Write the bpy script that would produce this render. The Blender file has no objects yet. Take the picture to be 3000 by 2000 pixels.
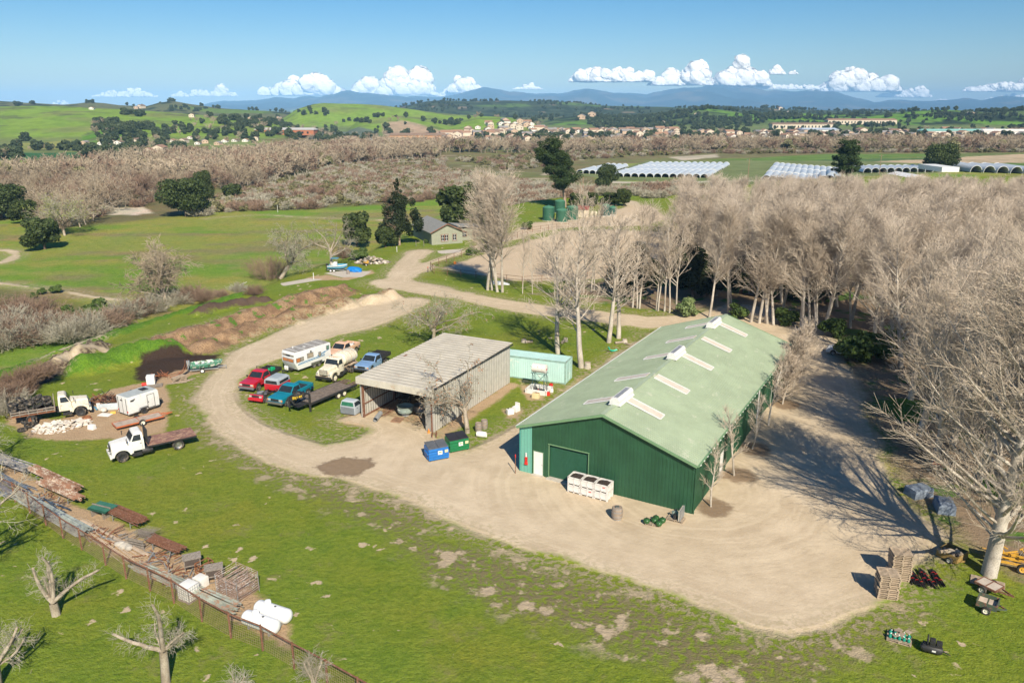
import bpy, bmesh, math, random
import numpy as np
from math import radians as R, sin, cos, tan, pi, sqrt, atan2

# ------------------------------------------------------------------ camera, sky, sun, exposure
SC = bpy.context.scene
COL = SC.collection
CAM_H, FPX, PITCH = 30.5, 2300.0, R(16.533)
cam = bpy.data.cameras.new("camera")
cam_ob = bpy.data.objects.new("camera", cam)
COL.objects.link(cam_ob)
cam.sensor_width = 36.0
cam.lens = 36.0 * FPX / 3000.0
cam.clip_start = 0.5
cam.clip_end = 120000.0
cam_ob.location = (0, 0, CAM_H)
cam_ob.rotation_euler = (pi / 2 - PITCH, 0, 0)
SC.camera = cam_ob

SUN_EL, SUN_AZ = R(39.0), R(163.0)      # azimuth clockwise from +Y
sun = bpy.data.lights.new("sun", 'SUN')
sun.energy = 5.0
sun.angle = R(0.5)
sun.color = (1.0, 0.90, 0.72)
sun_ob = bpy.data.objects.new("sun", sun)
COL.objects.link(sun_ob)
sun_ob.rotation_euler = (pi / 2 - SUN_EL, 0, pi - SUN_AZ)
wd = bpy.data.worlds.new("World")
SC.world = wd
wd.use_nodes = True
wn = wd.node_tree
bg = wn.nodes["Background"]
sky = wn.nodes.new("ShaderNodeTexSky")
sky.sky_type = 'NISHITA'
sky.sun_disc = False
sky.sun_elevation = SUN_EL
sky.sun_rotation = SUN_AZ
sky.altitude = 600
sky.air_density = 1.0
sky.dust_density = 0.8
sky.ozone_density = 4.0
hs_ = wn.nodes.new('ShaderNodeHueSaturation')
hs_.inputs['Saturation'].default_value = 1.4
wn.links.new(sky.outputs[0], hs_.inputs['Color'])
wn.links.new(hs_.outputs[0], bg.inputs[0])
bg.inputs[1].default_value = 0.074
SC.view_settings.view_transform = 'Standard'
SC.view_settings.look = 'None'
SC.view_settings.exposure = 0.47
SC.view_settings.gamma = 1
SC.cycles.max_bounces = 5
SC.cycles.diffuse_bounces = 2
SC.cycles.glossy_bounces = 2
SC.cycles.transparent_max_bounces = 12
SC.cycles.transmission_bounces = 3
SC.cycles.volume_bounces = 0
SC.cycles.use_denoising = True
SC.cycles.use_adaptive_sampling = True
SC.cycles.adaptive_threshold = 0.015
SC.cycles.caustics_reflective = False
SC.cycles.caustics_refractive = False
SC.cycles.blur_glossy = 1.0
SC.cycles.sample_clamp_indirect = 4.0

# ------------------------------------------------------------------ numeric helpers
def hash2(ix, iy, seed):
  h = (ix.astype(np.int64) * 374761393 + iy.astype(np.int64) * 668265263 + seed * 974634777) & 0xffffffff
  h = ((h ^ (h >> 13)) * 1274126177) & 0xffffffff
  h = h ^ (h >> 16)
  return (h & 0xffff) / 65535.0

def vnoise(x, y, seed=0):
  ix, iy = np.floor(x), np.floor(y)
  fx, fy = x - ix, y - iy
  fx = fx * fx * (3 - 2 * fx); fy = fy * fy * (3 - 2 * fy)
  a = hash2(ix, iy, seed); b = hash2(ix + 1, iy, seed)
  c = hash2(ix, iy + 1, seed); d = hash2(ix + 1, iy + 1, seed)
  return (a + (b - a) * fx) * (1 - fy) + (c + (d - c) * fx) * fy

def fbm(x, y, seed=0, octs=4, gain=0.5):
  s = 0; a = 1; t = 0
  for i in range(octs):
    s = s + a * vnoise(x * 2 ** i + 17.3 * i, y * 2 ** i - 9.1 * i, seed + i); t += a; a *= gain
  return s / t

def sstep(a, b, x):
  t = np.clip((x - a) / (b - a), 0, 1)
  return t * t * (3 - 2 * t)

def ray(px, py):
  X, Y = (px - 1500.0) / FPX, (py - 1000.0) / FPX
  return np.array([X, cos(PITCH) - Y * sin(PITCH), -sin(PITCH) - Y * cos(PITCH)])

def g0(px, py, z=0.0):
  """photo measurement -> ground position at height z"""
  d = ray(px, py); t = (z - CAM_H) / d[2]
  return np.array([d[0] * t, d[1] * t])

def poly0(pts, z=0.0):
  return np.array([g0(a, b, z) for a, b in pts])

def sdf_poly(P, x, y):
  """signed distance (positive inside) of points to a closed polygon"""
  d2 = np.full(x.shape, 1e18); ins = np.zeros(x.shape, bool)
  n = len(P)
  for i in range(n):
    ax, ay = P[i]; bx, by = P[(i + 1) % n]
    ex, ey = bx - ax, by - ay
    wx, wy = x - ax, y - ay
    t = np.clip((wx * ex + wy * ey) / (ex * ex + ey * ey + 1e-12), 0, 1)
    d2 = np.minimum(d2, (wx - ex * t) ** 2 + (wy - ey * t) ** 2)
    c = ((ay > y) != (by > y)) & (x < (bx - ax) * (y - ay) / ((by - ay) if by != ay else 1e-12) + ax)
    ins ^= c
  d = np.sqrt(d2)
  return np.where(ins, d, -d)

def sdf_line(P, x, y, w):
  """positive inside a strip along a polyline; w = half width (number or one per point)"""
  best = np.full(x.shape, -1e9)
  w = np.broadcast_to(np.asarray(w, float), (len(P),))
  for i in range(len(P) - 1):
    ax, ay = P[i]; bx, by = P[i + 1]
    ex, ey = bx - ax, by - ay
    wx, wy = x - ax, y - ay
    t = np.clip((wx * ex + wy * ey) / (ex * ex + ey * ey + 1e-12), 0, 1)
    d = np.sqrt((wx - ex * t) ** 2 + (wy - ey * t) ** 2)
    best = np.maximum(best, w[i] + (w[i + 1] - w[i]) * t - d)
  return best

# ------------------------------------------------------------------ terrain height
VALLEY = -4.0
PLATEAU = poly0([(-900, 1230), (-300, 1170), (0, 1105), (120, 1065), (260, 1010), (400, 965), (560, 915), (700, 868),
        (800, 838), (900, 800), (1000, 765), (1110, 735), (1190, 705), (1240, 672), (1330, 640), (1450, 615),
        (1560, 590), (1700, 572), (1850, 560), (2100, 535), (2500, 520), (3600, 510)])
PLATEAU = np.vstack([PLATEAU, [[900, 150], [900, -400], [-900, -400], [-900, 40]]])

def px_u(px):
  return (px - 1500.0) / 2399.0

def crest(pts, D, u):
  """height above the valley of a skyline measured in the photo, for a ridge D metres away"""
  xs = np.array([px_u(a) for a, b in pts])
  hs = []
  for a, b in pts:
    d = ray(a, b); hs.append(CAM_H + D * d[2] / d[1] - VALLEY)
  return np.interp(u, xs, hs, left=hs[0], right=hs[-1])

HILLS = [
  # name, distance, front width, back width, relief, skyline (photo x, y)
  ('green', 1150, 430, 500, 3.0, [(-900, 305), (-400, 303), (0, 313), (110, 310), (200, 312), (300, 318), (400, 324), (500, 331), (600, 338), (700, 345), (760, 352), (830, 372), (930, 402), (980, 420)]),
  ('green2', 830, 170, 160, 1.0, [(200, 425), (230, 402), (280, 384), (340, 373), (378, 380), (410, 408), (440, 425)]),
  ('olive', 1900, 500, 600, 6.0, [(-900, 290), (0, 295), (60, 300), (190, 307), (230, 304), (270, 299), (310, 303), (350, 308), (430, 311), (470, 301), (510, 297), (560, 306), (640, 317), (700, 321), (800, 327), (870, 332), (960, 345)]),
  ('green', 1600, 330, 400, 4.0, [(790, 372), (830, 345), (870, 320), (920, 305), (950, 302), (1000, 304), (1080, 306), (1120, 309), (1200, 320), (1280, 331), (1360, 338), (1500, 345), (1560, 372)]),
  ('green', 1280, 200, 200, 3.0, [(1000, 395), (1050, 352), (1120, 343), (1200, 346), (1270, 356), (1320, 366), (1350, 355), (1400, 343), (1480, 345), (1560, 358), (1600, 388)]),
  ('scrub', 2700, 700, 700, 10.0, [(1080, 335), (1150, 320), (1190, 310), (1250, 297), (1300, 294), (1380, 297), (1480, 295), (1600, 297), (1680, 300), (1760, 309), (1850, 312), (1950, 314), (2100, 318), (2200, 319), (2250, 315), (2300, 321), (2400, 323), (2500, 326), (2700, 328), (3000, 328), (3900, 322)]),
  ('mixed', 1750, 330, 400, 5.0, [(1560, 360), (1640, 345), (1700, 338), (1780, 343), (1850, 350), (1950, 338), (2010, 326), (2070, 319), (2140, 325), (2200, 336), (2280, 338), (2350, 333), (2450, 336), (2550, 337), (2620, 332), (2700, 324), (2800, 323), (2900, 329), (2960, 325), (3040, 321), (3200, 318), (3900, 312)]),
  ('blue', 14000, 5200, 5000, 130.0, [(470, 321), (560, 318), (620, 305), (660, 300), (700, 302), (760, 299), (810, 291), (860, 293), (920, 291), (960, 286), (1025, 273), (1060, 281), (1130, 279), (1190, 284), (1270, 287), (1330, 284), (1380, 275), (1420, 267), (1500, 273), (1570, 280), (1650, 277), (1715, 265), (1760, 272), (1850, 279), (1890, 281), (1950, 270), (2000, 263), (2060, 259), (2120, 257), (2180, 264), (2250, 273), (2310, 277), (2380, 267), (2440, 276), (2500, 289), (2560, 302), (2600, 297), (2700, 299), (2760, 298), (2830, 292), (2870, 298), (2930, 290), (3000, 293), (3400, 288), (3900, 300)]),
]
# mounds on the yard: photo polyline, half width m, height m
BERMS = [([(471, 1016), (560, 988), (640, 965), (715, 944), (860, 895), (1003, 857)], 3.3, 1.6, 'b'),
         ([(600, 1022), (680, 990), (750, 965), (916, 918), (1050, 888), (1134, 872)], 2.8, 1.4, 't'),
         ([(-120, 1255), (20, 1160), (110, 1110), (200, 1062), (280, 1022)], 2.6, 1.2, 'g'),
         ([(250, 1080), (330, 1062), (420, 1040), (500, 1035)], 3.4, 1.5, 'v'),
         ([(585, 918), (680, 895), (776, 882)], 1.8, 0.9, 'g')]
BERMS = [(poly0(p), w, h, k) for p, w, h, k in BERMS]
SOIL = poly0([(395, 1090), (420, 1055), (520, 1040), (640, 1040), (640, 1062), (520, 1085), (450, 1120), (400, 1118)])

def height(x, y):
  x = np.atleast_1d(np.asarray(x, float)); y = np.atleast_1d(np.asarray(y, float))
  z = np.zeros(x.shape)
  near = (y < 900)
  d = np.full(x.shape, -100.0)
  d[near] = sdf_poly(PLATEAU, x[near], y[near])
  z = VALLEY * sstep(0, 13, -d + 1.5 * (fbm(x / 9, y / 9, 3) - .5))
  k = near & (y < 260) & (y > 60)
  if k.any():
    xs, ys = x[k], y[k]; dz = np.zeros(xs.shape)
    for P, w, h, kd in BERMS:
      s = sdf_line(P, xs, ys, w)
      f = sstep(0, w, s + 2.2 * (fbm(xs / 2.6, ys / 2.2, 5) - .5))
      dz = np.maximum(dz, h * f * (0.4 + 1.1 * fbm(xs / 3.2, ys / 2.4, 8)))
    s = sdf_poly(SOIL, xs, ys)
    dz = np.maximum(dz, 0.45 * sstep(0, 3.5, s) * (.5 + fbm(xs / 2, ys / 2, 12)))
    z[k] += dz
  # slight roll of the fields
  z += np.where(d < -14, (fbm(x / 60, y / 60, 21) - .5) * 1.2 * sstep(14, 60, -d), 0)
  far = y > 500
  if far.any():
    xf, yf = x[far], y[far]; u = xf / yf
    best = np.zeros(xf.shape)
    for nm, D, wf, wb, rel, sk in HILLS:
      c = crest(sk, D, u)
      t = yf - D
      wig = wf * 0.22 * (fbm(xf / (wf * .9) + 5, yf * 0 + D, 31) - .5)
      s = np.where(t < 0, 1 - sstep(0, 1, -(t + wig) / wf), 1 - 0.75 * sstep(0, 1, (t + wig) / wb))
      if nm == 'blue':
        r = np.abs(fbm(xf / 1500 + (yf) / 9000, yf / 2600, 41, 5) - .5) * 2
        s = s - 0.7 * r * s * (1 - sstep(-.12, 0.05, t / wf) * .85); c = c * (1.14 + .26 * (fbm(u * 45 + 9, u * 0, 47, 4) - .5))
      else:
        L = wf * .55
        r = fbm(xf / L, yf / (L * 1.6), 43 + int(D) % 7, 3)
        s = s * (1 - 0.55 * (r - .35) * np.clip(-t / wf, 0, 1) * 2 * (1 - np.clip(-t / wf, 0, 1)) * 1.6)
      hgt = np.maximum(c, 0) * s
      hgt += rel * .25 * (fbm(xf / 60, yf / 60, 51) - .5) * sstep(0, 10, hgt) if nm != 'blue' else 70 * (fbm(xf / 420, yf / 420, 52, 5) - .5) * sstep(0, 60, hgt)
      best = np.maximum(best, hgt)
    z[far] += best
  return z

def hz(x, y):
  return float(height([x], [y])[0])

def at(px, py):
  """photo measurement -> point on the terrain"""
  d = ray(px, py)
  if py < 470:
    D = np.arange(150, 2900, 6.) * d[1]; h = height(D * d[0] / d[1], D); k = np.nonzero(h >= CAM_H + D * d[2] / d[1])[0]
    k = k[0] if len(k) else -1; return np.array([D[k] * d[0] / d[1], D[k], h[k]])
  z = 0.0
  for _ in range(3):
    t = (z - CAM_H) / d[2] if d[2] < -1e-4 else 3000
    z = hz(d[0] * t, d[1] * t)
  t = (z - CAM_H) / d[2] if d[2] < -1e-4 else 3000
  return np.array([d[0] * t, d[1] * t, z])

# ------------------------------------------------------------------ terrain sheet with measured ground-cover masks
DIRT = []   # (kind, function)
YARD = poly0([(979, 1232), (1040, 1212), (1100, 1200), (1275, 1262), (1292, 1300), (1376, 1314), (1450, 1282), (1523, 1240), (1640, 1160), (1760, 1075),
       (1850, 1010), (1900, 975), (1990, 930), (2140, 890), (2300, 905), (2420, 950), (2470, 1030), (2530, 1180), (2570, 1300), (2640, 1440),
       (2750, 1560), (2720, 1620), (2650, 1700), (2610, 1760), (2487, 1800), (2420, 1832), (2310, 1852), (2190, 1832), (2092, 1786), (1913, 1722),
       (1780, 1680), (1658, 1645), (1530, 1605), (1403, 1556), (1301, 1518), (1212, 1467), (1084, 1429), (944, 1378), (816, 1326), (855, 1290), (951, 1300),
       (1040, 1285), (1078, 1262), (1060, 1245)])
LOOP = poly0([(1200, 885), (1110, 922), (1040, 948), (951, 973), (850, 1010), (759, 1050), (690, 1085), (648, 1123), (632, 1160), (641, 1190), (670, 1225), (712, 1257), (780, 1292), (855, 1324), (960, 1352)])
ROAD = poly0([(1125, 827), (1160, 832), (1202, 838), (1304, 857), (1440, 884), (1610, 911), (1746, 924), (1900, 945), (2050, 938), (2200, 930)])
SPUR = poly0([(1232, 737), (1205, 762), (1180, 790), (1165, 818), (1165, 835)])
RD2 = poly0([(1150, 822), (1200, 795), (1263, 774), (1338, 749), (1440, 716), (1540, 680), (1640, 664), (1740, 652), (1814, 628), (1860, 610), (1850, 592), (1800, 585)])
TRACKS = [(poly0([(-200, 812), (0, 829), (89, 843), (193, 855), (268, 870), (357, 879)], -4), .8), (poly0([(-60, 775), (0, 767), (30, 757), (46, 745), (40, 735), (20, 730), (-40, 729)], -4), 1.3),
          (poly0([(600, 641), (619, 638), (700, 631), (776, 627), (878, 633), (1032, 640), (1098, 642), (1236, 655)], -4), .6),
          (poly0([(122, 1037), (200, 1014), (275, 990)]), .9), (poly0([(174, 1078), (270, 1036), (401, 1016), (480, 992), (558, 970), (698, 927), (785, 905)]), .8)]
SLABS = [poly0(p) for p in ([(820, 830), (905, 815), (950, 818), (830, 838)], [(950, 800), (1010, 792), (1090, 795), (1060, 812), (1000, 812)],
              [(1277, 735), (1360, 728), (1345, 740), (1290, 744)])]
ARENA = poly0([(1278, 782), (1350, 762), (1420, 742), (1500, 715), (1570, 690), (1650, 676), (1800, 672), (1950, 682), (2120, 705), (2100, 760), (1900, 805), (1700, 822), (1500, 822), (1380, 800)])
TANKYARD = poly0([(1490, 690), (1540, 655), (1600, 650), (1760, 632), (1830, 606), (1900, 600), (1960, 640), (1900, 660), (1760, 662), (1650, 668), (1560, 685)])
GRASSRIM = poly0([(1262, 772), (1400, 730), (1630, 672), (1640, 682), (1420, 742), (1290, 787)])
REDDIRT = [poly0(p) for p in ([(20, 1215), (60, 1205), (170, 1235), (330, 1140), (480, 1110), (500, 1180), (480, 1270), (380, 1285), (180, 1290), (80, 1280), (20, 1240)],
  [(230, 1480), (330, 1520), (420, 1575), (600, 1660), (660, 1690), (770, 1750), (795, 1800), (860, 1830), (850, 1900), (760, 1850), (560, 1740), (420, 1680), (250, 1570), (100, 1470), (0, 1400), (0, 1330), (100, 1400)],
  [(1056, 1226), (1270, 1268), (1494, 1122), (1290, 1072)], [(1000, 1220), (1060, 1205), (1085, 1225), (1070, 1250), (1010, 1245), (985, 1230)],
  [(1275, 1262), (1400, 1180), (1500, 1120), (1520, 1128), (1420, 1200), (1330, 1262), (1290, 1290)],
  [(1525, 1130), (1560, 1125), (1600, 1150), (1590, 1170), (1550, 1172), (1530, 1155)], [(1470, 1200), (1510, 1190), (1530, 1205), (1520, 1225), (1490, 1225)],
  [(1500, 1110), (1560, 1118), (1660, 1140), (1690, 1110), (1720, 1095), (1700, 1120), (1660, 1150), (1640, 1140)],
  [(420, 1110), (490, 1080), (620, 1078), (680, 1052), (660, 1078), (560, 1100), (480, 1130), (440, 1130)],
  [(900, 812), (960, 805), (1000, 815), (1090, 790), (1100, 800), (1020, 820), (900, 822)])]
FOREST = poly0([(1560, 860), (1700, 880), (1960, 920), (2150, 900), (2330, 915), (2390, 1000), (2450, 1110), (2520, 1260), (2610, 1420), (2730, 1545), (2860, 1640), (2960, 1700), (3100, 1750),
        (4200, 1750), (4200, 600), (3000, 560), (2200, 590), (1900, 700), (1950, 790), (1700, 830)])
RIVER = poly0([(-1400, 700), (-300, 640), (0, 640), (120, 640), (200, 668), (330, 660), (520, 632), (620, 620), (900, 612), (1100, 600), (1240, 590), (1330, 560), (1700, 540), (1900, 560), (2000, 545), (1760, 525),
       (1700, 500), (1800, 480), (2050, 470), (2500, 452), (3100, 447), (4400, 440), (4400, 415), (2000, 412), (1300, 410), (900, 405), (300, 470), (200, 505), (-1400, 520)], -4)
FIELDS = [  # flat colour fields far out, photo polygon, colour (linear albedo)
  ([(-600, 432), (0, 430), (215, 424), (222, 436), (0, 448), (-600, 450)], (.235, .25, .07)),
  ([(-500, 455), (20, 449), (270, 446), (292, 462), (60, 470), (-500, 478)], (.045, .135, .045)),
  ([(560, 450), (640, 428), (790, 424), (820, 432), (700, 455), (620, 468)], (.12, .2, .05)),
  ([(880, 398), (950, 386), (1010, 386), (1105, 392), (1110, 404), (900, 408)], (.13, .16, .12)),
  ([(1120, 388), (1180, 386), (1270, 390), (1400, 396), (1420, 404), (1340, 414), (1200, 412), (1130, 402)], (.42, .31, .21)),
  ([(560, 430), (700, 418), (900, 425), (640, 445)], (.2, .25, .08)),
  ([(2020, 474), (2420, 452), (2750, 450), (2750, 456), (2600, 462), (2230, 478), (2040, 480)], (.13, .22, .05)),
  ([(2240, 482), (2420, 468), (2700, 462), (3100, 452), (3500, 447), (3500, 455), (2800, 470), (2500, 478)], (.1, .17, .06)),
  ([(2400, 486), (2450, 478), (2640, 470), (3000, 452), (4000, 445), (4000, 468), (3000, 478), (2800, 492), (2560, 494)], (.52, .4, .27)),
  ([(2780, 495), (2850, 478), (3500, 472), (3500, 520), (2800, 505)], (.12, .2, .05)),
  ([(1720, 545), (1900, 535), (2300, 530), (2400, 540), (2200, 570), (1960, 600), (1850, 590)], (.15, .2, .07)),
  ([(1690, 512), (1790, 498), (1900, 470), (2500, 472), (2900, 485), (2900, 500), (2300, 530), (1800, 530)], (.18, .22, .09)),
  ([(1300, 505), (1560, 528), (1720, 545), (1850, 590), (1700, 604), (1560, 606), (1340, 570), (1290, 530)], (.15, .155, .07)), ([(1785, 533), (2330, 528), (2330, 532), (1785, 537)], (.55, .5, .4)),
  ([(1600, 498), (1680, 505), (1690, 512), (1590, 515)], (.5, .42, .32)),
  ([(300, 615), (330, 604), (420, 605), (448, 622), (400, 628), (320, 628)], (.7, .62, .52)),
  ([(620, 600), (700, 592), (755, 590), (740, 600), (640, 608)], (.5, .42, .3)),
  ([(1090, 545), (1180, 538), (1270, 540), (1180, 548)], (.5, .45, .34)),
  ([(1120, 572), (1190, 570), (1180, 576)], (.5, .45, .34)), ([(1215, 540), (1250, 530), (1240, 550)], (.5, .45, .34)),
  ([(1960, 262 + 200), (2100, 452), (2100, 462), (2000, 470)], (.5, .43, .33)),
  ([(0, 545), (60, 530), (120, 528), (100, 542), (0, 560)], (.12, .24, .05)), ([(200, 505), (270, 500), (300, 510), (220, 520)], (.12, .24, .05)),
]
def mix(a, b, f):
  return a + (b - a) * f[:, None]

def build_ground():
  ox, oy = 0.0, -30.0
  th = np.linspace(R(-58), R(58), 900)
  r = np.concatenate([np.linspace(25, 200, 290), 200 * np.exp(np.linspace(0, math.log(60000 / 200.), 520))[1:]])
  Rr, Th = np.meshgrid(r, th, indexing='ij')
  x = (ox + Rr * np.sin(Th)).ravel(); y = (oy + Rr * np.cos(Th)).ravel()
  z = height(x, y)
  n = len(x); nr, nt = len(r), len(th)
  near = (y < 420)
  # --- colours -----------------------------------------------------------
  c = np.zeros((n, 3)); c[:] = (.205, .272, .032)
  pl = np.full(n, -100.); pl[near] = sdf_poly(PLATEAU, x[near], y[near])
  low = sstep(3, 14, -pl)
  nz = fbm(x / 22, y / 9, 60, 4); nz2 = fbm(x / 7, y / 5, 61, 4)
  field = np.stack([.25 + .08 * nz, .295 + .05 * nz2, .07 + 0 * nz], 1)
  field = mix(field, np.array([[.27, .225, .12]]), sstep(.55, .68, fbm(x / 30 + 3, y / 7, 62)) * .75)
  field = mix(field, np.array([[.16, .31, .03]]), sstep(.52, .66, fbm(x / 26 + 9, y / 12, 63)) * .8)
  c = mix(c, np.zeros((1, 3)), low * 0)
  c = c * (1 - low[:, None]) + field * low[:, None]
  rv = np.full(n, -100.); m = (y > 100) & (y < 1200); rv[m] = sdf_poly(RIVER, x[m], y[m])
  rivc = np.stack([.165 + .06 * nz, .15 + .05 * nz2, .072 + .02 * nz], 1)
  rivc = mix(rivc, np.array([[.16, .21, .06]]), sstep(.58, .7, fbm(x / 45, y / 22, 64)) * .5)
  rivc = mix(rivc, np.array([[.42, .36, .27]]), sstep(.74, .8, fbm(x / 26, y / 9, 65)))
  c = mix(c, np.zeros((1, 3)), np.zeros(n)); fr = sstep(-3, 4, rv + 6 * (nz - .5)); c = c * (1 - fr[:, None]) + rivc * fr[:, None]
  # lower-left scrubby slope
  ls = sstep(0, 6, sdf_poly(poly0([(-600, 830), (0, 838), (100, 850), (300, 882), (420, 890), (520, 880), (350, 960), (0, 1050), (-600, 1160)], -4), x, y))
  c = mix(c, np.array([[.14, .15, .06]]), ls * .8)
  # far plain
  fp = sstep(520, 620, y) * (1 - fr)
  plain = np.stack([.13 + .06 * nz, .17 + .06 * nz2, .06 + .02 * nz], 1)
  c = c * (1 - fp[:, None]) + plain * fp[:, None]
  town = poly0([(1230, 404), (1420, 398), (1600, 392), (2000, 392), (2700, 384), (3600, 380), (3600, 410), (2000, 418), (1500, 412), (1300, 412)], -4)
  ft = sstep(-20, 30, sdf_poly(town, x, y)); c = mix(c, np.array([[.17, .14, .1]]), ft * .8)
  far = y > 500
  xf, yf = x[far], y[far]; u = xf / yf
  bestc = np.zeros((far.sum(), 3)); besth = np.zeros(far.sum())
  pal = {'green': (.2, .31, .04), 'green2': (.11, .24, .025), 'olive': (.13, .14, .06), 'scrub': (.062, .085, .04), 'mixed': (.1, .15, .045), 'blue': (.035, .07, .09)}  # far mountains tinted bluer than their own cover; part of the haze is painted in
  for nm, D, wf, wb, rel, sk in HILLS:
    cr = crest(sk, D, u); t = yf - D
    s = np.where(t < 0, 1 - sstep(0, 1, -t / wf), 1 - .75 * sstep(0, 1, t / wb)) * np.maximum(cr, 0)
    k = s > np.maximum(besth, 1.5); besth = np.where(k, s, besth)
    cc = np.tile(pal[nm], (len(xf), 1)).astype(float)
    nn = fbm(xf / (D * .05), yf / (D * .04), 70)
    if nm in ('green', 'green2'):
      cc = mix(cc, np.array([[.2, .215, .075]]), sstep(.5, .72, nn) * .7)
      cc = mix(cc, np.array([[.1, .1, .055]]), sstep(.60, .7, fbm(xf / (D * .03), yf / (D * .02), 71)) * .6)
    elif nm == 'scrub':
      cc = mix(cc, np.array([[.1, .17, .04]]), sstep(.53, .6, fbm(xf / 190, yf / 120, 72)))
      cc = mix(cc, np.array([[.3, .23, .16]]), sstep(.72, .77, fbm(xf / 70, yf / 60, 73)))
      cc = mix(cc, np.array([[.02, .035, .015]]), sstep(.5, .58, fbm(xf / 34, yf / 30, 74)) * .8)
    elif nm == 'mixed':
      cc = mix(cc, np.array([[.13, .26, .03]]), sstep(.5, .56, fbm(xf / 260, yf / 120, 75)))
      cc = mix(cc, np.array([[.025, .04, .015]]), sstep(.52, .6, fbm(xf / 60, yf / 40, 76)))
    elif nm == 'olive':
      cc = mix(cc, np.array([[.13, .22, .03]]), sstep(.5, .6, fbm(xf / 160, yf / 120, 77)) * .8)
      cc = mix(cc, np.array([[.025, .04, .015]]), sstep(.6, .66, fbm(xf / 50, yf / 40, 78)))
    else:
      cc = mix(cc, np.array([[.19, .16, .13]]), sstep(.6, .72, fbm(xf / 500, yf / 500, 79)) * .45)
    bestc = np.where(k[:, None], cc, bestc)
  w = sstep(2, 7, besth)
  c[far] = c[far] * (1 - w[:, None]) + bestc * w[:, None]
  for P, col in FIELDS:
    Q = poly0(P, -4); lo = Q[:, 1].min() - 60; hi = Q[:, 1].max() + 60
    m = (y > lo) & (y < hi)
    s = sdf_poly(Q, x[m], y[m]); sc = max(1.0, lo / 250)
    f = sstep(-sc, sc, s + sc * 2 * (fbm(x[m] / (5 * sc), y[m] / (5 * sc), 80) - .5))
    cc = np.array([col]) * (0.85 + .3 * nz[m][:, None])
    c[m] = c[m] * (1 - f[:, None]) + cc * f[:, None]
  # --- near masks ----------------------------------------------------------
  m = (y > 10) & (y < 330); xs, ys = x[m], y[m]
  def fullf(v, dflt):
    o = np.full(n, float(dflt)); o[m] = v; return o
  yard = sdf_poly(YARD, xs, ys)
  road = np.maximum.reduce([sdf_line(LOOP, xs, ys, [3.2, 3.4, 3.2, 2.8, 2.4, 2.2, 2.1, 2.0, 1.9, 1.9, 1.9, 2.0, 2.3, 2.8, 3.0]),
               sdf_line(ROAD, xs, ys, [3.2, 4.0, 3.4, 2.8, 2.8, 3.2, 3.4, 3.6, 3.6, 3.6]), sdf_line(SPUR, xs, ys, 2.6), sdf_line(RD2, xs, ys, 2.4)])
  arena = np.maximum(sdf_poly(ARENA, xs, ys), sdf_poly(TANKYARD, xs, ys))
  trk = np.maximum.reduce([sdf_line(P, xs, ys, w) for P, w in TRACKS])
  slab = np.maximum.reduce([sdf_poly(P, xs, ys) for P in SLABS])
  rim = sdf_poly(GRASSRIM, xs, ys)
  wide = sdf_poly(poly0([(600, 1120), (680, 1030), (800, 975), (900, 938), (1060, 890), (1160, 866), (1235, 885), (1150, 930), (980, 985), (800, 1050), (690, 1110)]), xs, ys)
  dirt = np.maximum.reduce([yard, road, arena, trk, wide])
  dirt = np.where(rim > -1, np.minimum(dirt, -rim), dirt)
  red = np.maximum.reduce([sdf_poly(P, xs, ys) for P in REDDIRT])
  litter = sdf_poly(FOREST, xs, ys)
  ivyP = [poly0(p) for p in ([(-300, 1160), (0, 1035), (110, 985), (240, 962), (373, 945), (510, 905), (640, 868), (735, 845), (720, 868), (600, 905), (480, 935), (380, 975), (240, 1020), (120, 1045), (60, 1080), (0, 1115), (-300, 1250)],)]
  ivy = np.maximum.reduce([sdf_poly(P, xs, ys) for P in ivyP])
  ivy = np.maximum(ivy, sdf_line(BERMS[3][0], xs, ys, 2.6) * .8)
  bb = [sdf_line(P, xs, ys, w * .95) for P, w, h, k in BERMS]
  berm = np.maximum(bb[0], bb[1]); dead = np.maximum(bb[2], bb[4])
  soil = np.maximum(sdf_poly(SOIL, xs, ys), sdf_poly(poly0([(925, 1370), (1000, 1338), (1080, 1345), (1092, 1365), (1040, 1392), (960, 1390)]), xs, ys))
  A = dict(dirt=fullf(dirt, -50), red=fullf(red, -50), litter=fullf(litter, -50), ivy=fullf(ivy, -50), berm=fullf(berm, -50), dead=fullf(dead, -50), soil=fullf(soil, -50), slab=fullf(slab, -50),
      arena=fullf(sstep(-1, 2, arena), 0), low=low, fardist=sstep(260, 420, y))
  mud = fullf(sdf_poly(poly0([(925, 1370), (1000, 1338), (1080, 1345), (1092, 1365), (1040, 1392), (960, 1390)]), xs, ys), -50)
  for q in ((2083, 1484), (2151, 1392), (2203, 1314), (2292, 1183)): mud = np.maximum(mud, 1.5 - np.hypot(x - g0(*q)[0] - .3, y - g0(*q)[1]))
  A['mud'] = mud
  A['thin'] = fullf(np.maximum(sdf_poly(poly0([(1150, 1560), (1400, 1600), (1660, 1670), (1900, 1740), (2150, 1860), (2300, 1870), (2620, 1780), (2700, 1800), (2450, 1960), (2150, 2050), (1800, 1900), (1500, 1790), (1250, 1680)]), xs, ys), sdf_line(poly0([(640, 1250), (760, 1335), (900, 1400), (1080, 1470), (1200, 1520)]), xs, ys, 2.2)), -50)
  # lumps on ivy and rough ground
  iv = sstep(-.3, 1.2, A['ivy']); z = z + iv * (.15 + .75 * (fbm(x / 1.1, y / 1.1, 90, 3) - .3))
  dd = sstep(-.5, 1, A['dead']); z = z + dd * .9 * (fbm(x / .9, y / .9, 91, 3) - .3)
  # --- faces ---------------------------------------------------------------
  idx = np.arange(n).reshape(nr, nt)
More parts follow.
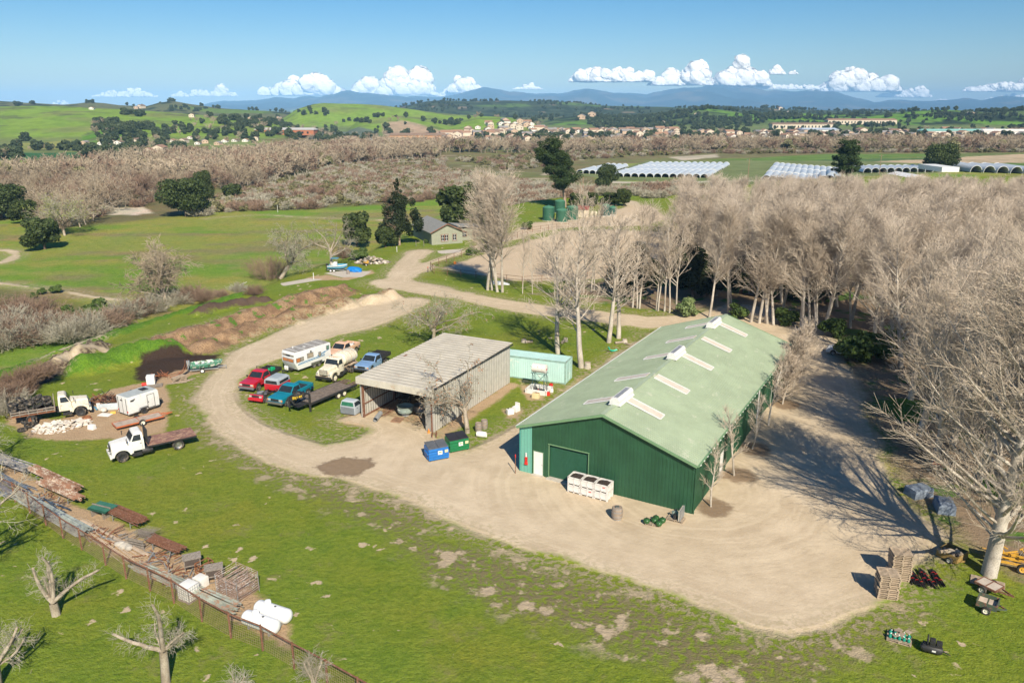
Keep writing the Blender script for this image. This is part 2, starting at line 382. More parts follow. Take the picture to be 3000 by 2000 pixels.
  f = np.stack([idx[:-1, :-1], idx[:-1, 1:], idx[1:, 1:], idx[1:, :-1]], -1).reshape(-1, 4)[:, ::-1]
  cd = {k: v[f].mean(1) for k, v in (('dirt', A['dirt']), ('slab', A['slab']), ('ivy', A['ivy']), ('berm', A['berm']), ('arena', fullf(arena, -50)), ('trk', fullf(trk, -50)), ('road', fullf(road, -50)), ('yard', fullf(yard, -50)))}
  zc = z[f].mean(1); yc = y[f].mean(1)
  cat = np.zeros(len(f), int)
  cat[(yc > 560) & (zc > VALLEY + 3)] = 1
  cat[(yc > 6500)] = 2
  cat[cd['dirt'] > 0] = 3
  cat[(cd['dirt'] > 0) & (cd['road'] >= cd['dirt'] - 1e-4)] = 4
  cat[(cd['trk'] > 0)] = 5
  cat[(cd['arena'] > 0) & (cd['dirt'] > 0) & (cd['road'] < 0)] = 6
  cat[cd['slab'] > 0] = 7
  cat[(cd['berm'] > .3)] = 8
  names = ['ground', 'hills', 'mountains', 'dirt_yard_ground', 'dirt_road', 'dirt_path', 'arena_ground', 'concrete_ground', 'soil_bank_terrain']
  mt = ground_material()
  for i, nm in enumerate(names):
    ff = f[cat == i]
    if not len(ff): continue
    used, inv = np.unique(ff, return_inverse=True)
    me = bpy.data.meshes.new(nm)
    co = np.stack([x[used], y[used], z[used]], 1)
    me.vertices.add(len(used)); me.vertices.foreach_set('co', co.ravel().astype(np.float32))
    me.loops.add(len(ff) * 4); me.loops.foreach_set('vertex_index', inv.ravel().astype(np.int32))
    me.polygons.add(len(ff)); me.polygons.foreach_set('loop_start', (np.arange(len(ff)) * 4).astype(np.int32))
    me.polygons.foreach_set('use_smooth', np.ones(len(ff), bool))
    me.update(calc_edges=True)
    at_ = me.attributes.new('base', 'FLOAT_COLOR', 'POINT')
    at_.data.foreach_set('color', np.concatenate([c[used], np.ones((len(used), 1))], 1).ravel().astype(np.float32))
    for k, v in A.items():
      a_ = me.attributes.new('a_' + k, 'FLOAT', 'POINT'); a_.data.foreach_set('value', v[used].astype(np.float32))
    me.materials.append(mt)
    o = bpy.data.objects.new(nm, me); COL.objects.link(o); o['kind'] = 'structure'

# ------------------------------------------------------------------ node helpers
class NT:
  def __init__(s, name):
    s.m = bpy.data.materials.new(name); s.m.use_nodes = True
    s.t = s.m.node_tree; s.b = s.t.nodes['Principled BSDF']
    s.tc = None
  def n(s, typ, **kw):
    nd = s.t.nodes.new(typ)
    for k, v in kw.items(): setattr(nd, k, v)
    return nd
  def l(s, a, b): s.t.links.new(a, b)
  def inp(s, nd, i, v):
    if hasattr(v, 'is_output') or isinstance(v, bpy.types.NodeSocket): s.l(v, nd.inputs[i])
    else: nd.inputs[i].default_value = v
  def math(s, op, a, b=0.0, clamp=False):
    nd = s.n('ShaderNodeMath', operation=op); nd.use_clamp = clamp
    s.inp(nd, 0, a); s.inp(nd, 1, b); return nd.outputs[0]
  def mixc(s, f, a, b, mode='MIX'):
    nd = s.n('ShaderNodeMix', data_type='RGBA', blend_type=mode)
    s.inp(nd, 0, f)
    for i, v in ((6, a), (7, b)):
      if isinstance(v, tuple): nd.inputs[i].default_value = (*v, 1) if len(v) == 3 else v
      else: s.l(v, nd.inputs[i])
    return nd.outputs[2]
  def noise(s, scale, detail=4, rough=.55, vec=None, dist=0.0):
    nd = s.n('ShaderNodeTexNoise'); nd.inputs['Scale'].default_value = scale
    nd.inputs['Detail'].default_value = detail; nd.inputs['Roughness'].default_value = rough
    nd.inputs['Distortion'].default_value = dist
    if vec is None: vec = s.pos()
    s.l(vec, nd.inputs['Vector']); return nd.outputs[0]
  def pos(s):
    if s.tc is None: s.tc = s.n('ShaderNodeNewGeometry').outputs['Position']
    return s.tc
  def objc(s):
    return s.n('ShaderNodeTexCoord').outputs['Object']
  def ramp(s, v, lo, hi):
    nd = s.n('ShaderNodeMapRange'); nd.interpolation_type = 'SMOOTHSTEP'
    s.inp(nd, 0, v); nd.inputs[1].default_value = lo; nd.inputs[2].default_value = hi
    return nd.outputs[0]
  def attr(s, name):
    nd = s.n('ShaderNodeAttribute'); nd.attribute_name = name; return nd
  def scalev(s, vec, sc):
    nd = s.n('ShaderNodeVectorMath', operation='MULTIPLY'); s.l(vec, nd.inputs[0]); nd.inputs[1].default_value = sc; return nd.outputs[0]
  def bump(s, h, strength, dist=1.0):
    nd = s.n('ShaderNodeBump'); nd.inputs['Strength'].default_value = strength; nd.inputs['Distance'].default_value = dist
    s.l(h, nd.inputs['Height']); s.l(nd.outputs[0], s.b.inputs['Normal']); return nd

def ground_material():
  t = NT('ground_cover'); A = lambda k: t.attr('a_' + k).outputs['Fac']
  n05 = t.noise(.12, 4); n1 = t.noise(.5, 5, .6); n3 = t.noise(2.2, 4, .65); n10 = t.noise(9, 3, .7); n30 = t.noise(34, 2, .7)
  base = t.attr('base').outputs['Color']
  low = A('low'); far = A('fardist')
  # grass
  g = t.mixc(t.math('MULTIPLY', t.ramp(n05, .35, .65), .45), base, t.mixc(1.0, base, (1.25, 1.0, .9), 'MULTIPLY'))
  g = t.mixc(t.math('MULTIPLY', t.ramp(n1, .42, .66), .5), g, t.mixc(1.0, g, (.62, .78, .6), 'MULTIPLY'))
  g = t.mixc(t.math('MULTIPLY', t.ramp(n3, .38, .62), .55), g, t.mixc(1.0, g, (.6, .72, .6), 'MULTIPLY'))
  g = t.mixc(t.math('MULTIPLY', t.ramp(n10, .4, .6), .6), g, t.mixc(1.0, g, (1.4, 1.28, 1.3), 'MULTIPLY'))
  g = t.mixc(t.math('MULTIPLY', t.ramp(n30, .46, .6), .6), g, t.mixc(1.0, g, (.4, .5, .45), 'MULTIPLY')); g = t.mixc(t.math('MULTIPLY', t.ramp(t.noise(4.5, 4, .75), .5, .62), .5), g, t.mixc(1.0, g, (.5, .62, .5), 'MULTIPLY'))
  g = t.mixc(t.math('MULTIPLY', t.ramp(t.noise(.045, 5, .65), .48, .62), .55), g, t.mixc(1.0, g, (1.25, 1.0, 1.2), 'MULTIPLY'))
  dry = t.math('MULTIPLY', t.ramp(t.noise(.33, 5, .7), .56, .66), t.ramp(n3, .35, .6))
  g = t.mixc(t.math('MULTIPLY', dry, .5), g, (.27, .23, .1))
  # pale gopher mounds: flattened blobs
  v = t.n('ShaderNodeTexVoronoi'); v.inputs['Scale'].default_value = .8; v.inputs['Randomness'].default_value = 1
  wv = t.n('ShaderNodeVectorMath', operation='MULTIPLY_ADD'); nzc = t.n('ShaderNodeTexNoise'); nzc.inputs['Scale'].default_value = 1.6; nzc.inputs['Detail'].default_value = 4; t.l(t.pos(), nzc.inputs['Vector'])
  t.l(nzc.outputs[1], wv.inputs[0]); wv.inputs[1].default_value = (1.5, 1.5, 0); t.l(t.pos(), wv.inputs[2]); t.l(wv.outputs[0], v.inputs['Vector'])
  vc = t.n('ShaderNodeSeparateColor'); t.l(v.outputs['Color'], vc.inputs[0])
  rad = t.math('MULTIPLY', t.math('SUBTRACT', vc.outputs[0], .38), .43)
  rad = t.math('MULTIPLY', rad, t.ramp(t.noise(.075, 4, .6), .40, .56))
  spot = t.ramp(t.math('SUBTRACT', rad, v.outputs['Distance']), -.07, .05)
  spot = t.math('MULTIPLY', spot, t.math('SUBTRACT', 1.0, t.math('MULTIPLY', low, .75)))
  g = t.mixc(spot, g, (.56, .44, .30))
  th = t.ramp(t.math('ADD', A('thin'), t.math('MULTIPLY', t.math('SUBTRACT', n1, .5), 5)), -1.5, 1.5)
  g = t.mixc(t.math('MULTIPLY', th, t.ramp(n3, .4, .56)), g, (.2, .17, .085)); g = t.mixc(t.math('MULTIPLY', th, t.ramp(n1, .54, .62)), g, (.48, .38, .26))
  col = g
  jit = t.math('ADD', t.math('MULTIPLY', t.math('SUBTRACT', n1, .5), 4.0), t.math('MULTIPLY', t.math('SUBTRACT', n3, .5), 2.0))
  def lay(mask, c, a, b, j=1.0):
    nonlocal col
    f = t.ramp(t.math('ADD', mask, t.math('MULTIPLY', jit, j)), a, b)
    col = t.mixc(f, col, c); return f
  # forest litter
  lit = t.mixc(n10, (.19, .135, .09), (.36, .27, .18))
  lit = t.mixc(t.ramp(t.noise(.16, 4), .52, .6), lit, (.09, .18, .03))
  lay(A('litter'), lit, -1.5, 2.5, 1.5)
  # ivy
  iv = t.mixc(t.ramp(n3, .35, .65), (.085, .19, .018), (.15, .27, .025)); iv = t.mixc(t.math('MULTIPLY', t.ramp(n10, .45, .6), .6), iv, (.05, .12, .01))
  lay(A('ivy'), iv, -.4, .5, .8)
  de = t.mixc(n10, (.055, .038, .028), (.16, .11, .08)); lay(A('dead'), de, -.2, .8, .6)
  be = t.mixc(t.ramp(n1, .35, .65), (.22, .135, .08), (.43, .28, .16)); be = t.mixc(t.ramp(n10, .5, .62), be, (.13, .085, .055)); be = t.mixc(t.math('MULTIPLY', t.ramp(t.noise(.7, 4), .58, .64), .9), be, (.08, .19, .02))
  lay(A('berm'), be, -.6, .6, .5)
  # red-brown bare soil
  rd = t.mixc(n1, (.42, .28, .16), (.58, .43, .28)); rd = t.mixc(t.math('MULTIPLY', t.ramp(n10, .48, .64), .7), rd, (.28, .18, .11))
  lay(A('red'), rd, -.35, .35, .45)
  # light dirt, with wheel tracks that follow its edges
  D = A('dirt')
  dc = t.mixc(t.ramp(n05, .3, .7), (.56, .45, .31), (.66, .54, .39)); dc = t.mixc(t.math('MULTIPLY', t.ramp(n1, .35, .7), .5), dc, (.42, .33, .22)); dc = t.mixc(t.math('MULTIPLY', t.ramp(t.noise(.28, 6, .75), .5, .66), .45), dc, (.44, .34, .23))
  dc = t.mixc(t.math('MULTIPLY', t.ramp(n30, .45, .68), .7), dc, (.38, .31, .23)); dc = t.mixc(t.math('MULTIPLY', t.ramp(n10, .5, .7), .3), dc, (.62, .54, .44))
  ds = t.n('ShaderNodeVectorMath', operation='DISTANCE'); t.l(t.pos(), ds.inputs[0]); ds.inputs[1].default_value = (15, 60, 0)
  for src, sc, fa, fb in ((D, 3.0, 4.5, 1.5), (ds.outputs['Value'], 1.9, 3.0, 6.0)):
    w = t.n('ShaderNodeTexNoise', noise_dimensions='2D'); cv = t.n('ShaderNodeCombineXYZ'); t.l(t.math('ADD', t.math('MULTIPLY', src, sc), t.math('MULTIPLY', n1, 1.2)), cv.inputs[0]); t.l(t.math('MULTIPLY', n05, 5), cv.inputs[1])
    t.l(cv.outputs[0], w.inputs['Vector']); w.inputs['Scale'].default_value = 1; w.inputs['Detail'].default_value = 3; k = t.ramp(D, fa, fb)
    if fa < fb: k = t.ramp(D, fa, fb)
    else: k = t.math('SUBTRACT', 1.0, t.ramp(D, fb, fa))
    dc = t.mixc(t.math('MULTIPLY', t.math('MULTIPLY', t.ramp(w.outputs[0], .5, .68), .28), k), dc, (.68, .565, .41))
    dc = t.mixc(t.math('MULTIPLY', t.math('MULTIPLY', t.math('SUBTRACT', 1.0, t.ramp(w.outputs[0], .32, .47)), .16), k), dc, (.40, .30, .2))
  dc = t.mixc(t.math('MULTIPLY', A('arena'), .7), dc, t.mixc(n1, (.50, .38, .26), (.56, .44, .31)))
  lay(t.math('ADD', D, t.math('MULTIPLY', t.math('SUBTRACT', t.noise(.09, 3), .5), 5.0)), dc, -.55, .5, .45)
  sp = t.math('MULTIPLY', t.ramp(t.math('ADD', D, jit), 2.5, -.5), t.ramp(t.math('ADD', D, jit), -3, -.6))
  col = t.mixc(t.math('MULTIPLY', sp, t.math('MULTIPLY', t.ramp(n3, .48, .56), .85)), col, t.mixc(n10, (.28, .24, .13), (.46, .38, .25)))
  so = t.mixc(n10, (.028, .018, .014), (.075, .048, .035)); lay(A('soil'), so, -.4, .4, .5)
  mu = t.mixc(n3, (.2, .14, .09), (.3, .22, .145)); lay(A('mud'), mu, -.4, .4, .5)
  lay(A('slab'), t.mixc(n1, (.5, .44, .37), (.62, .56, .49)), -.1, .1, .1)
  # beyond ~300 m keep the measured colour with broad mottling
  fc = t.mixc(t.math('MULTIPLY', t.ramp(t.noise(.06, 6, .7), .4, .62), .55), base, t.mixc(1.0, base, (.55, .62, .55), 'MULTIPLY'))
  fc = t.mixc(t.math('MULTIPLY', t.ramp(t.noise(.012, 6, .65), .4, .62), .35), fc, t.mixc(1.0, fc, (1.3, 1.1, 1.1), 'MULTIPLY'))
  col = t.mixc(far, col, fc)
  t.l(col, t.b.inputs['Base Color']); t.b.inputs['Roughness'].default_value = .95; t.b.inputs['Specular IOR Level'].default_value = .15
  hb = t.math('ADD', t.math('MULTIPLY', n3, .35), t.math('ADD', t.math('MULTIPLY', n10, .16), t.math('MULTIPLY', n30, .04)))
  k = t.math('SUBTRACT', 1.0, t.math('MULTIPLY', t.ramp(D, -.3, .3), .8))
  hb = t.math('MULTIPLY', hb, k)
  t.bump(hb, .8, .8)
  return t.m
build_ground()
# ------------------------------------------------------------------ mesh builders
class MB:
  def __init__(s): s.v = []; s.f = []
  def add(s, vs, fs):
    o = len(s.v); s.v += [tuple(map(float, v)) for v in vs]; s.f += [tuple(o + i for i in f) for f in fs]; return s
  def box(s, c, d, rz=0.0, ry=0.0, rx=0.0, taper=1.0):
    """centre, full sizes; taper scales the top"""
    hx, hy, hz_ = d[0] / 2, d[1] / 2, d[2] / 2; vs = []
    for z in (-1, 1):
      k = taper if z > 0 else 1
      for x, y in ((-1, -1), (1, -1), (1, 1), (-1, 1)):
        p = np.array([x * hx * k, y * hy * k, z * hz_])
        if rx: p = np.array([p[0], p[1] * cos(rx) - p[2] * sin(rx), p[1] * sin(rx) + p[2] * cos(rx)])
        if ry: p = np.array([p[0] * cos(ry) + p[2] * sin(ry), p[1], -p[0] * sin(ry) + p[2] * cos(ry)])
        if rz: p = np.array([p[0] * cos(rz) - p[1] * sin(rz), p[0] * sin(rz) + p[1] * cos(rz), p[2]])
        vs.append(p + c)
    return s.add(vs, [(3, 2, 1, 0), (4, 5, 6, 7), (0, 1, 5, 4), (1, 2, 6, 5), (2, 3, 7, 6), (3, 0, 4, 7)])
  def beam(s, p, q, w, h=None, up=(0, 0, 1)):
    h = h or w; p = np.array(p, float); q = np.array(q, float); d = q - p; L = np.linalg.norm(d)
    if L < 1e-6: return s
    d /= L; u = np.array(up, float)
    if abs(d @ u) > .98: u = np.array([1., 0, 0])
    a = np.cross(d, u); a /= np.linalg.norm(a); b = np.cross(a, d)
    vs = [e + a * w / 2 * i + b * h / 2 * j for e in (p, q) for i, j in ((-1, -1), (1, -1), (1, 1), (-1, 1))]
    return s.add(vs, [(0, 1, 2, 3), (7, 6, 5, 4), (4, 5, 1, 0), (5, 6, 2, 1), (6, 7, 3, 2), (7, 4, 0, 3)])
  def tube(s, p, q, r, r2=None, n=10, caps=True):
    r2 = r if r2 is None else r2; p = np.array(p, float); q = np.array(q, float); d = q - p; L = np.linalg.norm(d)
    if L < 1e-6: return s
    d /= L; u = np.array([0, 0, 1.]) if abs(d[2]) < .9 else np.array([1., 0, 0])
    a = np.cross(d, u); a /= np.linalg.norm(a); b = np.cross(d, a)
    vs = [e + (a * cos(t) + b * sin(t)) * rr for e, rr in ((p, r), (q, r2)) for t in np.arange(n) * 2 * pi / n]
    fs = [(i, i + n, (i + 1) % n + n, (i + 1) % n) for i in range(n)]
    if caps: fs += [tuple(range(n)), tuple(range(2 * n - 1, n - 1, -1))]
    return s.add(vs, fs)
  def path(s, pts, r, n=6):
    for a, b in zip(pts[:-1], pts[1:]): s.tube(a, b, r, n=n)
    return s
  def lathe(s, prof, c=(0, 0, 0), axis='z', n=20, caps=True):
    """prof: (radius, height) pairs"""
    vs = []
    for r, h in prof:
      for t in np.arange(n) * 2 * pi / n:
        p = (r * cos(t), r * sin(t), h)
        if axis == 'y': p = (r * cos(t), h, -r * sin(t))
        if axis == 'x': p = (h, r * cos(t), r * sin(t))
        vs.append(np.array(p) + c)
    m = len(prof); fs = [(k * n + i, k * n + (i + 1) % n, (k + 1) * n + (i + 1) % n, (k + 1) * n + i) for k in range(m - 1) for i in range(n)]
    if caps: fs += [tuple(range(n - 1, -1, -1)), tuple(range((m - 1) * n, m * n))]
    return s.add(vs, fs)
  def prism(s, prof, y0, y1, prof2=None):
    """side outline in (x, z) extruded from y0 to y1"""
    n = len(prof); prof2 = prof2 or prof
    vs = [(a, y0, b) for a, b in prof] + [(a, y1, b) for a, b in prof2]
    return s.add(vs, [tuple(range(n)), tuple(range(2 * n - 1, n - 1, -1))] + [((i + 1) % n, i, i + n, (i + 1) % n + n) for i in range(n)])
  def loft(s, rings, caps=True):
    n = len(rings[0]); vs = [p for r in rings for p in r]
    fs = [(k * n + i, k * n + (i + 1) % n, (k + 1) * n + (i + 1) % n, (k + 1) * n + i) for k in range(len(rings) - 1) for i in range(n)]
    if caps: fs += [tuple(range(n - 1, -1, -1)), tuple(range((len(rings) - 1) * n, len(rings) * n))]
    return s.add(vs, fs)
  def quad(s, a, b, c, d, th=0.012):
    """thin panel with thickness, standing proud of the surface it lies on"""
    a, b, c, d = (np.array(p, float) for p in (a, b, c, d)); nn = np.cross(b - a, d - a); nn = nn / (np.linalg.norm(nn) + 1e-9) * th
    vs = [a - nn, b - nn, c - nn, d - nn, a + nn, b + nn, c + nn, d + nn]
    return s.add(vs, [(3, 2, 1, 0), (4, 5, 6, 7), (0, 1, 5, 4), (1, 2, 6, 5), (2, 3, 7, 6), (3, 0, 4, 7)])
  def blob(s, c, r, rng, n=1, jag=.25):
    """irregular rock-like lump"""
    bm = bmesh.new(); bmesh.ops.create_icosphere(bm, subdivisions=n, radius=1)
    vs = [(np.array(v.co) * (1 + jag * (rng.random() - .5) * 2)) * r + c for v in bm.verts]; bm.verts.ensure_lookup_table()
    fs = [tuple(v.index for v in f.verts) for f in bm.faces]; bm.free(); return s.add(vs, fs)
  def xf(s, M):
    """transform all: rz, translation"""
    rz, tx, ty, tz = M; s.v = [(x * cos(rz) - y * sin(rz) + tx, x * sin(rz) + y * cos(rz) + ty, z + tz) for x, y, z in s.v]; return s
  def build(s, name, mat, parent=None, smooth=False, bevel=0.0, rot=None):
    me = bpy.data.meshes.new(name); me.from_pydata(s.v, [], s.f); me.update()
    bm = bmesh.new(); bm.from_mesh(me)
    bmesh.ops.recalc_face_normals(bm, faces=bm.faces)
    if bevel:
      es = [e for e in bm.edges if len(e.link_faces) == 2 and e.calc_face_angle(0) > .45]
      bmesh.ops.bevel(bm, geom=es, offset=bevel, segments=2, profile=.7, affect='EDGES', clamp_overlap=True)
    ng = [f for f in bm.faces if len(f.verts) > 4]
    if ng: bmesh.ops.triangulate(bm, faces=ng)
    bm.to_mesh(me); bm.free()
    if smooth or bevel:
      me.polygons.foreach_set('use_smooth', np.ones(len(me.polygons), bool))
      me.set_sharp_from_angle(angle=R(38))
    me.materials.append(mat)
    o = bpy.data.objects.new(name, me); COL.objects.link(o)
    if parent is not None: o.parent = parent
    return o

def thing(name, label, cat, loc=(0, 0, 0), rz=0.0, group=None):
  o = bpy.data.objects.new(name, None); COL.objects.link(o); o.location = tuple(float(v) for v in loc); o.rotation_euler = (0, 0, rz)
  o.empty_display_size = .1
  return tag(o, label, cat, group)
def tag(o, label=None, cat=None, group=None, kind=None):
  if label: o['label'] = label
  if cat: o['category'] = cat
  if group: o['group'] = group
  if kind: o['kind'] = kind
  return o
def dup(root, loc, rz=None, sc=None, label=None, group=None):
  r = root.copy(); COL.objects.link(r); r.location = tuple(float(v) for v in loc)
  if rz is not None: r.rotation_euler = (0, 0, rz)
  if sc is not None: r.scale = sc if hasattr(sc, '__len__') else (sc, sc, sc)
  if label: r['label'] = label
  if group: r['group'] = group
  for ch in list(root.children):
    c = ch.copy(); COL.objects.link(c); c.parent = r
    for g in ch.children:
      d = g.copy(); COL.objects.link(d); d.parent = c
  return r

# ------------------------------------------------------------------ materials
_M = {}
def mat(name, col, rough=.6, metal=0.0, var=.18, scale=2.0, dirt=None, dirtamt=.0, spec=.4, bump=0.0, coat=0.0, space='o'):
  """painted / weathered surface: base colour broken up by two noises and an optional dirt or rust colour"""
  if name in _M: return _M[name]
  t = NT(name); vec = t.objc() if space == 'o' else t.pos()
  n1 = t.noise(scale, 5, .65, vec); n2 = t.noise(scale * 7, 3, .7, vec)
  c = t.mixc(t.ramp(n1, .3, .7), tuple(min(1, x * (1 - var)) for x in col), tuple(min(1, x * (1 + var)) for x in col))
  c = t.mixc(t.math('MULTIPLY', t.ramp(n2, .45, .65), min(1, var * 1.4)), c, tuple(x * .75 for x in col))
  if dirt:
    n3 = t.noise(scale * 1.7, 6, .75, vec, .4)
    c = t.mixc(t.ramp(n3, .62 - dirtamt * .35, .70 - dirtamt * .25), c, dirt)
  t.l(c, t.b.inputs['Base Color']); t.b.inputs['Metallic'].default_value = metal
  rr = t.math('ADD', rough, t.math('MULTIPLY', t.math('SUBTRACT', n2, .5), .25)); t.l(rr, t.b.inputs['Roughness'])
  t.b.inputs['Specular IOR Level'].default_value = spec
  if coat: t.b.inputs['Coat Weight'].default_value = coat; t.b.inputs['Coat Roughness'].default_value = .15
  if bump: t.bump(n2, bump, .05)
  _M[name] = t.m; return t.m
def glassm():
  if 'glass' in _M: return _M['glass']
  t = NT('dark_window_glass'); t.b.inputs['Base Color'].default_value = (.03, .04, .045, 1); t.b.inputs['Roughness'].default_value = .12
  t.b.inputs['Specular IOR Level'].default_value = .4
  n = t.noise(3, 2, .5, t.objc()); t.l(t.mixc(n, (.008, .012, .016), (.04, .05, .06)), t.b.inputs['Base Color']); _M['glass'] = t.m; return t.m
def meta(name, col, rough=.4, **k): return mat(name, col, rough, .85, **k)
M_TYRE = mat('tyre_rubber', (.035, .034, .033), .85, var=.2, dirt=(.2, .16, .12), dirtamt=.3)
M_BLACK = mat('black_metal', (.03, .03, .032), .55, dirt=(.12, .08, .05), dirtamt=.1)
M_GREYM = meta('grey_metal', (.4, .4, .4), .45, dirt=(.25, .16, .1), dirtamt=.1)
M_CHROME = meta('chrome', (.42, .42, .43), .35)
M_RUST = mat('rusty_steel', (.24, .095, .045), .85, var=.35, scale=5, dirt=(.38, .2, .1), dirtamt=.3)
M_RUSTP = mat('rusty_brown_pipe', (.19, .085, .05), .8, var=.3, scale=4, space='w', dirt=(.33, .22, .16), dirtamt=.25)
M_WHITE = mat('white_paint', (.74, .74, .72), .5, var=.06, dirt=(.5, .45, .38), dirtamt=.08)
M_CREAM = mat('cream_paint', (.74, .70, .58), .5, var=.08, scale=1.5, dirt=(.45, .36, .26), dirtamt=.2)
M_WOOD = mat('weathered_wood', (.38, .30, .22), .85, var=.3, scale=6, dirt=(.22, .18, .14), dirtamt=.3)
M_WOODG = mat('grey_timber', (.27, .235, .2), .85, var=.3, scale=7, dirt=(.15, .12, .1), dirtamt=.3)
M_GALV = mat('galvanised_steel', (.38, .4, .42), .5, .5, var=.15, dirt=(.3, .24, .18), dirtamt=.15)
M_CONC = mat('concrete', (.5, .46, .4), .9, var=.15, scale=3, bump=.3)
M_PLASTICW = mat('white_plastic', (.78, .77, .74), .45, var=.05, dirt=(.55, .48, .4), dirtamt=.08)
M_ORANGE = mat('orange_lens', (.8, .25, .04), .4)
M_REDP = mat('red_plastic', (.62, .03, .02), .5, var=.1)
M_LAMP = mat('lamp_lens', (.45, .45, .43), .2, var=.05, spec=.8)
M_SOIL = mat('dark_compost', (.05, .035, .028), .95, var=.5, scale=9, bump=.8)

# ------------------------------------------------------------------ shared vehicle parts
def wheel(parent, x, y, r, w, rim=None, dual=False, dish=.0):
  """tyre with a rim and hub as its sub-parts"""
  s = 1 if y > 0 else -1; rim = rim or M_GREYM
  t = MB().lathe([(r * .62, -w * .5), (r * .93, -w * .5), (r, -w * .3), (r, w * .3), (r * .93, w * .5), (r * .62, w * .5), (r * .6, w * .3), (r * .6, -w * .3)], axis='y', n=24, caps=False)
  t.add(t.v[-24:] + t.v[:24], [])
  n = 24; m = 8; t.f += [((m - 1) * n + i, (m - 1) * n + (i + 1) % n, (i + 1) % n, i) for i in range(n)]
  o = t.build('wheel', M_TYRE, parent, smooth=True); o.location = (x, y, r)
  q = MB().lathe([(r * .61, .0), (r * .61, s * w * .42), (r * .5, s * w * (.30 - dish)), (r * .24, s * w * (.22 - dish)), (r * .22, s * w * .42), (.01, s * w * .44)], axis='y', n=16)
  q.build('rim', rim, o, smooth=True)
  if dual:
    t2 = MB().lathe([(r * .6, -w * .5), (r * .93, -w * .5), (r, -w * .3), (r, w * .3), (r * .93, w * .5), (r * .6, w * .5)], axis='y', n=20); o2 = t2.build('wheel', M_TYRE, parent, smooth=True); o2.location = (x, y - s * (w + .05), r)
  return o

def arch(xc, zc, r, n=8, z0=None):
  """points of a wheel opening from rear to front along the sill"""
  return [(xc + r * cos(a), zc + r * sin(a)) for a in np.linspace(pi, 0, n)]

